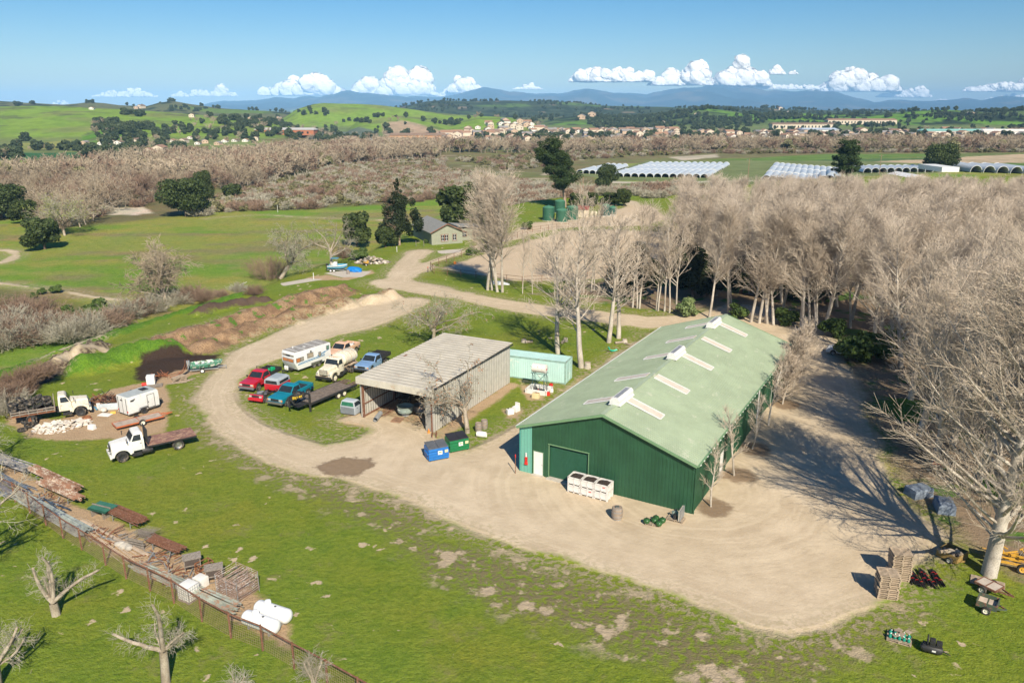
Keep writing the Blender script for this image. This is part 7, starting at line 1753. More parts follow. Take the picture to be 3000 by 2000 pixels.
mm, rz, L = edge((266, 1500), (338, 1518)); t = thing('roofing_sheet_stack', 'stack of dark green roofing sheets on low trestles', 'roofing sheets', mm, rz)
for k in range(5):
  q = MB().box((k * .05, 0, .62 + k * .05), (1.9, 1.15, .02))
  for y in np.linspace(-.5, .5, 6): q.box((k * .05, y, .645 + k * .05), (1.9, .05, .025))
  q.build('sheet', mat('green_roofing', (.03, .11, .08), .5, var=.2) if k < 4 else mat('pale_green_roofing', (.05, .17, .12), .5, var=.2), t)
MB().box((.1, -.1, .9), (1.9, .1, .06)).box((-.6, 0, .3), (.08, 1.0, .6)).box((.6, 0, .3), (.08, 1.0, .6)).build('trestle', M_WOODG, t)
t = frame_thing('timber_crate', 'open grey timber crate with a wire grid leaning on it', 'crate', at(415, 1592), R(-20), (1.6, 1.2, .7), M_WOODG); q = MB()
for z in (.2, .4, .6): q.box((0, -.62, z), (1.6, .04, .12)); q.box((0, .62, z), (1.6, .04, .12))
for s in np.linspace(-.6, .6, 9): q.beam((s, -.1, .75), (s + .5, .9, 1.0), .02); q.beam((-.6, s * .6 + .35, .8), (.9, s * .6 + .35, .95), .02)
q.build('slat_panel', M_WOODG, t)
def nest(px, py, rz, label, d, lvl, m):
  t = thing('panel_rack', label, 'rack', at(px, py), rz); x, y, z = d[0] / 2, d[1] / 2, d[2]; rng = random.Random(1); q = MB()
  for a in (-x, 0, x):
    for b in (-y, y): q.tube((a, b, 0), (a, b, z), .025, n=5)
  q.build('upright', M_GALV, t); q = MB()
  for k in range(lvl):
    h = .1 + (z - .1) * k / (lvl - 1)
    for b in (-y, y): q.tube((-x, b, h), (x, b, h + rng.uniform(-.05, .05)), .022, n=5)
    for a in np.linspace(-x, x, 6): q.tube((a + rng.uniform(-.05, .05), -y, h), (a + rng.uniform(-.1, .1), y, h), .02, n=5)
  q.build('panel_frames', m, t)
nest(698, 1735, R(-32), 'tall tangle of stacked rusty gate frames at the right end of the junk row', (2.1, 1.7, 1.5), 11, mat('rusty_white_frames', (.36, .24, .18), .7, var=.3, scale=3, dirt=(.62, .58, .54), dirtamt=.35))
for k, (px, py, lb) in enumerate(((566, 1668, 'small grey-roofed wooden cabinet on legs, farther left in the junk row'), (630, 1700, 'small grey-roofed wooden cabinet beside the stacked gate frames'))):
  t = frame_thing('hutch', lb, 'cabinet', at(px, py), R(25 - k * 5), (1.0, .6, 1.0), M_WOODG); MB().box((0, 0, .68), (.95, .55, .6)).build('body', mat('dark_brown_boards', (.09, .07, .06), .85, var=.2), t); MB().box((0, 0, 1.05), (1.2, .75, .07), rx=.12).build('roof', M_WOODG, t)
frame_thing('cart_frame', 'dark rusty wheeled cart frame tipped beside the small cabinet', 'cart', at(600, 1672), .9, (1.0, .6, .7), M_RUST)
t = thing('water_tote', 'white plastic liquid tote in a wire cage standing at the fence', 'tote', at(556, 1752), R(-28)); MB().box((0, 0, .6), (1.0, .9, 1.0)).build('tank', M_PLASTICW, t, bevel=.08); q = MB()
for s in np.linspace(-.5, .5, 6):
  for e in (-1, 1): q.tube((s, e * .47, .1), (s, e * .47, 1.12), .014, n=4); q.tube((e * .52, s * .9, .1), (e * .52, s * .9, 1.12), .014, n=4)
for z in (.3, .6, .9, 1.12):
  for e in (-1, 1): q.tube((-.52, e * .47, z), (.52, e * .47, z), .014, n=4); q.tube((e * .52, -.47, z), (e * .52, .47, z), .014, n=4)
q.build('cage', M_GALV, t); MB().box((0, 0, .06), (1.1, 1.0, .1)).build('base', M_WOODG, t)
t = thing('water_tote', 'second white tote half hidden behind the fence tote', 'tote', at(590, 1715), R(-28)); MB().box((0, 0, .35), (.8, .7, .7)).build('tank', M_PLASTICW, t, bevel=.08)
for k, (px, py) in enumerate(((352, 1598), (364, 1604), (378, 1609))):
  t = tag(MB().blob((0, 0, .15), np.array([.42, .28, .2]), random.Random(k), 2, .12).build('cement_bag', mat('pale_bag', (.5, .46, .4), .8)), ['pale hardened cement bag, leftmost of three beside the timber crate', 'pale hardened cement bag, middle one beside the timber crate', 'pale hardened cement bag nearest the timber crate'][k], 'bag', group='cement bags'); put(t, px, py, k)

for k, (px, py, n_, R1) in enumerate(((130, 1470, 50, 2.2), (300, 1575, 60, 2.4), (470, 1640, 50, 1.8), (520, 1700, 50, 1.6))): heap('scrap_litter', 'loose scrap, sticks and offcuts littering the junk row', 'scrap', px, py, n_, R1, .9, R(-32), [M_RUSTP, M_WOODG, M_GALV, M_RUST], .25, .25, 'beam', 20 + k)
# ------------------------------------------------------------------ old truck's corner: tyres, rubble, scrap
def tyre(pos, rz, label, r=.42, tilt=0.0, grp='loose tyres around the old cream truck', m=None):
  t = thing('loose_tyre', label, 'tyre', pos, rz, grp); w = .24
  b = MB().lathe([(r * .6, -w / 2), (r * .93, -w / 2), (r, -w * .3), (r, w * .3), (r * .93, w / 2), (r * .6, w / 2), (r * .6, -w / 2)], (0, 0, 0), 'z', 18, caps=False).build('rubber', m or M_TYRE, t, smooth=True); b.rotation_euler = (tilt, 0, 0); b.location = (0, 0, w / 2 + r * sin(abs(tilt)) * .9); return t
rng = random.Random(11); (ol, orz) = OLD
for k in range(20):
  x, y = -4.1 + (k % 5) * .75, rng.uniform(-.7, .7); z = 1.12 + (k // 5) * .27
  tyre((ol[0] + x * cos(orz) - y * sin(orz), ol[1] + x * sin(orz) + y * cos(orz), ol[2] + z), rng.uniform(0, 6), 'worn black tyre heaped on the bed of the old cream truck', .45, rng.uniform(-.5, .5), 'tyres heaped on the old truck bed')
for k, (px, py) in enumerate(((66, 1262), (86, 1252), (104, 1246), (76, 1240))): tyre(at(px, py), k, 'worn black tyre on the ground behind the old cream truck', .45, [0, .4, 1.2, .2][k], 'tyres on the ground behind the old truck')
tyre(at(254, 1226), 0, 'rust-red wheel lying on a white slab by the rubble', .42, 0, None, M_RUST)
o = tag(MB().blob((0, 0, 0), np.array([.2, .2, .1]), rng, 1, .1).build('hub', M_RUST), 'rusty hub lying beside the red wheel', 'hub'); put(o, 266, 1228, 0, .08)
M_RUB = mat('pale_rubble', (.62, .55, .47), .9, var=.15); M_RUB2 = mat('white_rubble', (.72, .68, .62), .85, var=.1)
heap('rubble_heap', 'heap of broken white plaster and concrete in front of the old cream truck', 'rubble', 190, 1246, 110, 2.6, 1.1, R(15), [M_RUB, M_RUB2], .3, .5, 'slab', 1)
heap('rubble_heap', 'thin spread of small pale rubble left of the broken slabs', 'rubble', 145, 1262, 120, 1.8, .8, 0, [M_RUB, M_RUB2], .12, .1, 'blob', 2)
heap('scrap_iron_heap', 'heap of tangled rusty iron behind the cargo trailer', 'scrap', 318, 1176, 150, 2.3, 1.0, R(20), [M_RUST, M_RUSTP, M_BLACK], .35, 1.0, 'beam', 3)
heap('scrap_iron_heap', 'low scatter of pale and rusty scrap in front of the old cream truck', 'scrap', 262, 1176, 50, 1.6, .6, 0, [M_RUST, M_GALV, M_WOODG], .3, .2, 'beam', 4)
for k, (nm, lb, ct, d, m, px, py, rz, dz) in enumerate((
  ('metal_sheet', 'bent pale blue-grey metal sheet behind the cargo trailer', 'metal sheet', (1.9, .08, .7), mat('pale_blue_metal', (.5, .56, .6), .5), 318, 1200, .2, .35), ('white_board', 'slatted white board lying on the ground left of the cargo trailer', 'board', (1.3, .8, .05), M_WHITE, 308, 1216, -.2, .06),
  ('blue_plank', 'short blue plank lying by the scrap', 'plank', (1.1, .2, .06), mat('blue_plank_paint', (.12, .27, .38), .6), 281, 1198, -.9, .1), ('upright_board', 'small white panel standing by the blue plank', 'panel', (.4, .08, .6), M_WHITE, 290, 1196, 0, .3),
  ('concrete_slab', 'flat pale slab lying beside the rubble heap', 'slab', (1.4, .9, .1), M_RUB2, 240, 1232, -.3, .06), ('white_tub', 'upturned white tub at the right end of the rubble', 'tub', (.7, .5, .45), M_PLASTICW, 270, 1256, -.3, .22), ('yellow_toy', 'crumpled yellow plastic piece beside the white board', 'plastic piece', (.5, .4, .2), mat('yellow_plastic', (.7, .45, .1), .5), 332, 1210, .4, .1))):
  o = tag(MB().box((0, 0, 0), d, taper=.85 if 'tub' in nm else 1).build(nm, m, bevel=.015), lb, ct); put(o, px, py, rz, dz)
o = tag(MB().blob((0, 0, .25), np.array([.4, .3, .25]), rng, 2, .12).build('sack', M_RUB), 'pale lumpy sack on the slatted white board', 'sack'); put(o, 304, 1208, 0, .06)
# pallets, white box and rusty curved sheets on the dark soil
pallet('wooden_pallet', 'grey pallet under the white square tote by the dark soil', 455, 1131, .3, M_WOODG, L=1.6, W=1.1)
o = tag(MB().box((0, 0, .52), (.9, .9, 1.0)).build('white_square_tote', M_PLASTICW, bevel=.07), 'white square plastic tote on a grey pallet by the dark soil', 'tote'); put(o, 444, 1127, .3, .14)
o = thing('red_drum', 'small red plastic drum lying left of the white square tote', 'drum', at(426, 1130), .3); MB().tube((-.35, 0, .2), (.35, 0, .2), .2, n=14).build('shell', M_REDP, o, smooth=True)
for k in range(4): pallet('wooden_pallet', ['pale pallet at the bottom of the low pile by the rusty curved sheets', 'pale pallet second in the low pile by the rusty curved sheets', 'pale pallet third in the low pile by the rusty curved sheets', 'pale pallet askew on top of the low pile by the rusty curved sheets'][k], 526, 1116, .3 + k * .25, mat('pale_pallet_wood', (.42, .33, .24), .85), 'low pile of pallets', k * .15, L=1.5)
for k in range(4): o = tag(MB().box((0, 0, 0), (2.0, .14, .06)).build('plank', M_WOOD), 'pale loose plank lying in front of the low pallet pile', 'plank', 'loose planks'); put(o, 520 + k * 9, 1124 - k * 3, .35 + k * .1, .1)
for k in range(2):
  o = thing('curved_steel_sheet', ['rusty curved steel sheet, farther from the camouflage boat', 'rusty curved steel sheet, nearer the camouflage boat'][k], 'steel sheet', at(497 + k * 7, 1106 - k), R(20), 'rusty curved sheets'); q = MB()
  for i in range(10): a0, a1 = -pi / 2 + i * .16, -pi / 2 + (i + 1) * .16; q.quad((1.9 * cos(a0), -.22, 1.95 + 1.9 * sin(a0)), (1.9 * cos(a1), -.22, 1.95 + 1.9 * sin(a1)), (1.9 * cos(a1), .22, 1.95 + 1.9 * sin(a1)), (1.9 * cos(a0), .22, 1.95 + 1.9 * sin(a0)))
  q.build('sheet', mat('orange_rust', (.34, .13, .06), .85, var=.25), o)
heap('bent_iron_heap', 'cluster of bent rusty iron ribs beside the curved sheets', 'scrap', 478, 1102, 24, .8, .5, .4, [mat('orange_rust', (.34, .13, .06), .85)], .35, .6, 'beam', 6)
# by the boat: tarp, woodpile, splitter, posts
o = tag(MB().blob((0, 0, .3), np.array([1.6, .9, .65]), random.Random(8), 3, .10).build('blue_tarp', mat('blue_tarpaulin', (.01, .2, .62), .4, var=.15)), 'bright blue tarpaulin heaped on the slab right of the blue boat', 'tarpaulin'); put(o, 1038, 795, -.3, 0)
heap('firewood_heap', 'large heap of split grey firewood beyond the boat pad', 'firewood', 1090, 770, 260, 3.6, 1.9, .1, [B_POP, M_WOOD, M_WOODG, M_RUB], .28, 1.7, 'blob', 12)
o = thing('log_splitter', 'small yellow log splitter standing in front of the firewood heap', 'log splitter', at(1072, 778), .3); MB().box((0, 0, .6), (1.0, .3, .3)).box((.4, 0, .8), (.3, .4, .4)).build('beam', ym, o); MB().box((-.4, 0, .5), (.5, .4, .3)).build('engine', M_BLACK, o); [wheel(o, 0, y, .28, .15) for y in (-.4, .4)]
def bollard(px, py, h, label, m, tipm=None):
  o = thing('bollard', label, 'post', at(px, py)); MB().tube((0, 0, -.2), (0, 0, h), .06).build('post', m, o); MB().tube((0, 0, h), (0, 0, h + (.25 if tipm else .03)), .065).build('cap', tipm or m, o)
bollard(919, 818, 1.2, 'white vertical pipe between the two concrete pads', M_WHITE); bollard(1163, 738, 1.2, 'pale wooden post in a ring of red soil left of the spur road', M_WHITE); bollard(1219, 722, 1.3, 'pale post left of the small green patch near the house', M_WOODG); bollard(1242, 722, 1.3, 'pale post right of the small green patch near the house', M_WOODG)
bollard(1254, 797, .8, 'short dark post with a bright red top at the arena fence corner', M_BLACK, M_REDP); bollard(814, 622, 2.5, 'thin white marker pole in the scrub above the field', M_WHITE)
o = tag(MB().tube((-.9, 0, .15), (.9, 0, .9), .05).build('leaning_pipe', M_WHITE), 'white pipe leaning in the scrub at the edge of the bank', 'pipe'); put(o, 713, 838, R(-20))
o = thing('upturned_boat', 'grey-white tarpaulin-covered dinghy upturned under the four poplars', 'boat', at(1462, 832), R(-18)); MB().loft([[(-1.6, -.6, 0), (-1.6, .6, 0), (-1.6, .35, .4), (-1.6, -.35, .4)], [(.3, -.75, 0), (.3, .75, 0), (.3, .4, .5), (.3, -.4, .5)], [(2.0, -.1, 0), (2.0, .1, 0), (2.0, .05, .2), (2.0, -.05, .2)]]).build('hull', mat('pale_tarpaulin', (.55, .57, .6), .6, var=.15), o)
for px, py, lb in ((1454, 735, 'white painted standpipe box by the road fence'), (1333, 773, 'small orange box on the ground inside the arena fence')):
  o = tag(MB().box((0, 0, .5 if '14' in str(px) else .25), (.5, .4, 1.0 if '14' in str(px) else .5)).build('utility_box', M_WHITE if px > 1400 else M_ORANGE, bevel=.03), lb, 'utility box'); put(o, px, py)
o = thing('red_pump', 'red and black pump set at the back of the clearing in the grove', 'pump', at(2032, 795), 0); MB().box((0, 0, .4), (.6, .5, .6)).build('engine', M_REDP, o, bevel=.04); MB().box((1.2, 0, .5), (.8, .6, .7)).box((1.1, 0, 1.1), (.1, .1, .7)).build('frame', M_GREYM, o)
# parked white car behind the dark shrub, and two cars under the trees
def car(label, px, py, rz, m):
  t = thing('parked_car', label, 'car', at(px, py), rz); pf = [(2.2, .35), (2.25, .6), (2.1, .85), (1.2, .98), (-1.9, 1.02), (-2.2, .9), (-2.25, .4)] + [(-1.35 + .4 * cos(a), .34 + .4 * sin(a)) for a in np.linspace(pi, 0, 7)] + [(1.35 + .4 * cos(a), .34 + .4 * sin(a)) for a in np.linspace(pi, 0, 7)]
  MB().prism([(a, max(b, .34)) for a, b in pf], -.88, .88).build('body', m, t, bevel=.05)
  c = MB().loft([[(-1.9, -.84, 1.0), (1.1, -.84, .97), (1.1, .84, .97), (-1.9, .84, 1.0)], [(-1.3, -.66, 1.48), (.3, -.66, 1.48), (.3, .66, 1.48), (-1.3, .66, 1.48)]]).build('cabin', glassm(), t, bevel=.03); MB().box((-.5, 0, 1.49), (1.5, 1.25, .04)).build('roof_panel', m, c, bevel=.01)
  for s in (-1, 1):
    MB().box((2.2, s * .65, .7), (.08, .3, .15)).build('headlight', M_LAMP, t); MB().box((-2.22, s * .65, .75), (.08, .3, .15)).build('tail_light', M_REDP, t)
    for x in (-1.35, 1.35): wheel(t, x, s * .8, .33, .2)
car('white car parked behind the dark shrubs at the far end of the shaded drive', 2475, 1040, R(150), M_WHITE)
for k, (px, py) in enumerate(((2690, 1450), (2765, 1492))): o = tag(MB().box((0, 0, .35), (1.9, 1.3, .8), taper=.95).build('covered_crate', mat('blue_grey_tarp', (.2, .24, .3), .7, var=.35), bevel=.04), ['blue-grey covered crate under the trees, nearer the shaded drive', 'blue-grey covered crate under the trees, nearer the big trunk'][k], 'crate'); put(o, px, py, .3 + k)
for k, (px, py) in enumerate(((2690, 1270), (2720, 1330), (2750, 1385))):
  o = thing('farm_implement', ['rust-red implement at the edge of the grove, farthest down the drive', 'rust-red implement at the edge of the grove, middle of three', 'rust-red implement at the edge of the grove, nearest the covered crates'][k], 'farm implement', at(px, py), k); q = MB()
  for i in range(12): p = np.array([rng.uniform(-1, 1), rng.uniform(-.6, .6), rng.uniform(.2, 1)]); q.beam(p, p + [rng.uniform(-.8, .8), rng.uniform(-.4, .4), rng.uniform(-.2, .2)], .08)
  q.build('frame', mat('implement_red', (.3, .05, .03), .7, var=.2, dirt=(.15, .1, .08), dirtamt=.4), o); [wheel(o, x, y, .3, .16) for x in (-.5, .5) for y in (-.6, .6)]
# ------------------------------------------------------------------ individual trees
def plant(proto, px, py, H0, H=None, rz=0.0, label=None, group=None, first=[set()], wide=1.0, pos=None):
  p = at(px, py) if pos is None else pos; s = (H or H0) / H0; sc = (s * wide, s * wide, s)
  if proto.name not in first[0]:
    first[0].add(proto.name); proto.location = tuple(float(v) for v in p); proto.rotation_euler = (0, 0, rz); proto.scale = sc
    if label: proto['label'] = label
    if group: proto['group'] = group
    return proto
  return dup(proto, p, rz, sc, label, group)
RT = random.Random(77); ORD = 'first second third fourth fifth sixth seventh eighth ninth tenth'.split() + ['%d%s' % (n, {1: 'st', 2: 'nd', 3: 'rd'}.get(n % 10 if n > 20 else 0, 'th')) for n in range(11, 40)]
big = make_tree('bare_cottonwood', 'huge pale bare tree with a thick grey trunk in the lower right corner', 'tree', 'poplar', 5, h=21, r=.42, n1=96, n2=13, n3=7, t0=.14, br=1.3, limbs=True, pale=True, tw=.011, up=True); plant(big, 2897, 1683, 21, 21, 1.0, wide=1.28)
PH = 17.
pops = [make_tree('bare_poplar', 'x', 'tree', 'poplar', 20 + k, h=PH, n1=34 + 4 * k, n2=7, n3=5, t0=.26 + .03 * k, stems=1 + (k == 2), tw=.016, limbs=True) for k in range(4)]
popS = [make_tree('slim_poplar', 'x', 'tree', 'poplar', 30 + k, h=PH, r=.17, n1=24, n2=5, n3=4, t0=.3, tw=.014, limbs=True, pale=True) for k in range(2)]
paleP = [make_tree('bare_white_poplar', 'x', 'tree', 'poplar', 40 + k, h=15, r=.24, n1=24, n2=6, n3=4, t0=.28, limbs=True, pale=True, tw=.016) for k in range(2)]
cw = [make_tree('bare_cottonwood', 'x', 'tree', 'poplar', 50 + k, h=17, r=.33, n1=50, n2=9, n3=5, t0=.2, limbs=True, pale=True, tw=.013, br=1.15) for k in range(2)]
for i, (px, py, H) in enumerate(((2560, 1010, 15), (2640, 1075, 16), (2668, 1170, 16), (2695, 1275, 15.5), (2735, 1375, 15), (2790, 1300, 17), (2800, 1180, 16.5), (2770, 1090, 16), (2860, 1430, 15), (2900, 1320, 17), (2930, 1210, 17), (2900, 1100, 16), (3010, 1290, 18), (3020, 1450, 16), (3090, 1560, 16), (3100, 1370, 18), (2990, 1130, 17), (2680, 1010, 16), (2830, 1020, 16))):
  plant(cw[i % 2], px, py, 17, H, i * 1.9, 'pale many-limbed bare tree right of the shaded drive, %s counted in rows' % ORD[i], 'pale bare trees right of the drive', wide=1.1)
G1 = 'bare poplars of the dense grove'
for i, (px, py, H, w, lb) in enumerate(((1703, 1077, 16.5, 1.5, 'pale bare poplar leaning over the right end of the aqua container'), (1636, 1035, 15.5, 1.5, 'pale bare poplar just behind the aqua container'), (1783, 1003, 16, 1.4, 'pale bare twin-trunk poplar by the log stump, left trunk'), (1812, 991, 16, 1.4, 'pale bare twin-trunk poplar by the log stump, right trunk'))):
  plant(paleP[i % 2], px, py, 15, H, i * 2.1, lb, 'pale poplars between the container and the barn', wide=w)
for i, px in enumerate((1428, 1442, 1458, 1472)):
  plant(pops[i], px, (850, 850, 855, 856)[i], PH, 19.5 - .4 * i, i * 1.7, ['bare poplar at the left end of the group of four by the arena', 'second bare poplar from the left in the group of four by the arena', 'third bare poplar from the left in the group of four by the arena', 'bare poplar at the right end of the group of four by the arena'][i], 'four tall poplars by the arena', wide=1.05)
for i, (px, py, H) in enumerate(((1531, 860, 11), (1560, 862, 10), (1625, 870, 12), (1641, 877, 10), (1710, 858, 13))): plant(popS[i % 2], px, py, PH, H, i * 1.3, 'thin bare poplar between the arena and the road, %s from the left' % ORD[i], 'thin poplars along the road', wide=.8)
front = [(30, 700), (95, 690), (120, 680), (450, 825), (490, 830), (510, 835), (655, 850), (670, 855), (725, 860), (770, 870), (825, 855), (1110, 915), (1285, 880), (1305, 880), (1470, 950), (1540, 960), (1600, 960), (1612, 965), (1665, 975), (1730, 920), (1900, 1005), (1915, 1010), (1980, 1010), (2040, 1020), (2095, 1030), (2330, 1000)]
for i, (a, b) in enumerate(front): plant(popS[i % 2] if i < 11 else pops[RT.randrange(4)], 1700 + a * .3401, 620 + b * .3401, PH, RT.uniform(14, 17.5), RT.uniform(0, 6), 'bare poplar in the front row of the grove, %s from the left' % ORD[i], 'bare poplars in the front row of the grove', wide=1.05)
GROVE = poly0([(1990, 870), (2150, 880), (2350, 905), (2520, 960), (2640, 1060), (2700, 1200), (2740, 1340), (2800, 1460), (2900, 1560), (3050, 1600), (3600, 1600), (3800, 1000), (3500, 640), (3000, 585), (2700, 560), (2400, 580), (2150, 620), (2000, 690), (1960, 760)])
pts = []; lo, hi = GROVE.min(0), GROVE.max(0); tries = 0
while len(pts) < 245 and tries < 60000:
  tries += 1; x, y = RT.uniform(lo[0], hi[0]), RT.uniform(lo[1], hi[1])
  if y < 46 or abs(x) > y * .72 + 8: continue
  if sdf_poly(GROVE, np.array([x]), np.array([y]))[0] < 1.5: continue
  d = 4.4 + y / 75
  if x / y > .3 and y < 95: d = 6.6
  if y < 95 and sdf_poly(GROVE, np.array([x]), np.array([y]))[0] < 4.5: continue
  if all((x - a) ** 2 + (y - b) ** 2 > d * d for a, b in pts): pts.append((x, y))
pts.sort(key=lambda p: p[1])
for i, (x, y) in enumerate(pts):
  plant(pops[RT.randrange(4)], 0, 0, PH, min(RT.uniform(14, 17.5), (30.5 - .084 * y) * RT.uniform(.85, 1)), RT.uniform(0, 6), 'tan bare poplar inside the dense grove behind the front row', G1, wide=RT.uniform(1, 1.4), pos=(x, y, hz(x, y)))
# row of young trees along the barn
yng = make_tree('young_bare_tree', 'x', 'tree', 'poplar', 60, h=6.5, r=.1, n1=16, n2=5, n3=3, t0=.3, limbs=True, pale=True, tw=.011); yng2 = make_tree('young_bare_tree', 'x', 'tree', 'poplar', 61, h=6.5, r=.09, n1=22, n2=7, n3=6, t0=.15, stems=3, tw=.013)
for i, (px, py, H, p_) in enumerate(((2083, 1484, 5.0, yng), (2151, 1392, 6, yng), (2203, 1314, 5.2, yng), (2251, 1246, 6.2, yng), (2292, 1183, 6.0, yng2), (2325, 1135, 6.5, yng2), (2350, 1085, 6.2, yng2))):
  plant(p_, px, py, 6.5, H, i * 1.9, ['young bare tree nearest the front corner of the barn', 'second young bare tree along the barn, in a ring of mulch', 'third young bare tree along the barn', 'fourth young bare tree along the barn, in a patch of green', 'fifth young bare tree along the barn, with bushy twigs', 'sixth young bare tree along the barn, with bushy tan twigs', 'last young bare tree along the barn, at its far corner'][i], 'young trees along the barn', wide=1.15)
# crooked oaks around the shed
g1 = make_tree('crooked_oak', 'crooked leafless grey oak leaning over the right wall of the open shed', 'tree', 'gnarl', 71, h=7.6, r=.28, n1=6, n2=9, n3=9, tw=.011, lean=(.12, .1), buds=500, budmat=mat('dead_leaves', (.35, .2, .12), .8)); plant(g1, 1370, 1268, 7.6, 7.4, .6)
g2 = make_tree('crooked_oak', 'spreading leafless grey oak behind the far left corner of the open shed', 'tree', 'gnarl', 72, h=8, r=.26, n1=9, n2=10, n3=10, tw=.013, buds=400, budmat=_M['dead_leaves']); plant(g2, 1268, 1012, 8, 7.6, 0, wide=1.2)
g3 = make_tree('crooked_oak', 'leafless oak with dark forked limbs standing behind the blue boat', 'tree', 'gnarl', 73, h=10.5, r=.36, n1=6, n2=8, n3=8, tw=.016, buds=350, budmat=L_SHRUB); plant(g3, 973, 792, 10.5, 10.5, 2.2)
g4 = make_tree('leaning_oak', 'leaning leafless oak with mistletoe clumps left of the boat pad', 'tree', 'gnarl', 74, h=12, r=.42, n1=8, n2=9, n3=10, tw=.02, lean=(.6, .1), buds=1500, budmat=L_SHRUB); plant(g4, 822, 812, 12, 11.5, 0, wide=1.1)
tb = make_tree('bare_thicket', 'x', 'shrub', 'twigbush', 75, h=4.5, w=11, n1=80, tw=.015); plant(tb, 790, 815, 4.5, 4.6, 0, 'dark tangled bare thicket under the leaning oak')
dm = make_tree('dome_tree', 'broad rounded bare tree with tan twigs standing alone in the lower field', 'tree', 'dome', 76, h=11, tw=.034, lichen=False); plant(dm, 492, 892, 11, 11.6, 0, wide=1.0)
# evergreens
oakA = make_tree('dark_oak', 'x', 'tree', 'oak', 80, h=11, w=15.5, n=13000, size=.21, nb=26); oakB = make_tree('dark_oak', 'x', 'tree', 'oak', 81, h=8, w=8, n=7000, size=.2, nb=14)
for px, py, H, w, rz, lb, pr, h0 in ((545, 634, 12.5, .98, 0, 'largest dark evergreen oak, at the top edge of the lower field', oakA, 11), (598, 600, 12.5, .5, 1, 'dark evergreen oak rising just behind the largest oak', oakA, 11), (682, 592, 7.6, 1.1, 0, 'round dark evergreen oak right of the largest one', oakB, 8), (132, 730, 9, 1.15, 2, 'dark evergreen oak at the field edge below the tree with green buds', oakB, 8), (5, 640, 11, 1.2, 3, 'dark evergreen oak cut by the left edge of the picture', oakA, 11), (80, 655, 8, 1.2, 1, 'dark oak in the woods just above the field-edge oak', oakB, 8),
  (1345, 665, 12.5, 1.1, 4, 'tall dark oak behind the ranch house, left of the four poplars', oakB, 8), (1046, 722, 10, .85, 5, 'dark evergreen left of the tall conifer with the dead top', oakB, 8), (1130, 724, 5, 1.1, 0, 'low olive-green shrub tree at the foot of the tall dark conifer', oakB, 8), (1828, 604, 6.2, .95, 1, 'round dark evergreen bush right of the two blue-green tanks', oakB, 8), (1688, 606, 5, 1, 2, 'small dark evergreen directly behind the pump shed', oakB, 8), (1790, 600, 4.6, 1.5, 3, 'low dark green hedge-like bush behind the blue-green tanks', oakB, 8), (1733, 604, 5, 1, 3, 'small dark evergreen behind the filter tanks', oakB, 8),
  (2752, 500, 15, 1.0, 0, 'dark round oak rising from the pale field at the far right', oakA, 11), (1776, 556, 11, .7, 2, 'dark oak left of the near plastic tunnels', oakA, 11), (1985, 412, 0, 1, 0, None, oakA, 11)):
  if lb: plant(pr, px, py, h0, H, rz, lb, wide=w)
pine = make_tree('big_pine', 'tall spreading green pine towering over the dark green water tanks', 'tree', 'pine', 90, h=21, n1=44, n=34000); plant(pine, 1655, 606, 21, 19.5, 0, wide=1.15)
con = make_tree('broad_conifer', 'broad dark green conifer in front of the right-hand plastic tunnels', 'tree', 'pine', 91, h=15, n1=40, n=20000); plant(con, 2480, 545, 15, 17, 1.2, wide=1.15)
cyp = make_tree('cypress_tree', 'dark conifer with a bare pointed top and dead grey boughs left of the house', 'tree', 'cypress', 92, h=15.5); plant(cyp, 1170, 718, 15.5, 15.5, 0)
dk = make_tree('understory_cypress', 'x', 'tree', 'oak', 93, h=8, w=5.5, n=6000, size=.2, nb=14, leaf=L_CYP)
for i, (px, py) in enumerate(((1812, 865), (1850, 870), (1880, 868), (1990, 845), (2030, 870), (2062, 868), (2100, 862), (2170, 860), (2235, 868), (2300, 880), (2330, 860), (2410, 890), (2010, 800), (2150, 800), (2280, 820), (2380, 820))): plant(dk, px, py, 8, 6.5 + (i * 37 % 5) * .6, i * 1.1, 'dark evergreen growing under the bare poplars behind the barn', 'dark evergreens under the grove', wide=1.1)
gb = make_tree('bud_tree', 'bare tree with yellow-green buds at the left edge of the lower field', 'tree', 'round', 94, h=10, n1=14, tw=.022, buds=2600, mats=(B_TAN, T_GREY)); plant(gb, 190, 690, 10, 12, 0, wide=1.3)
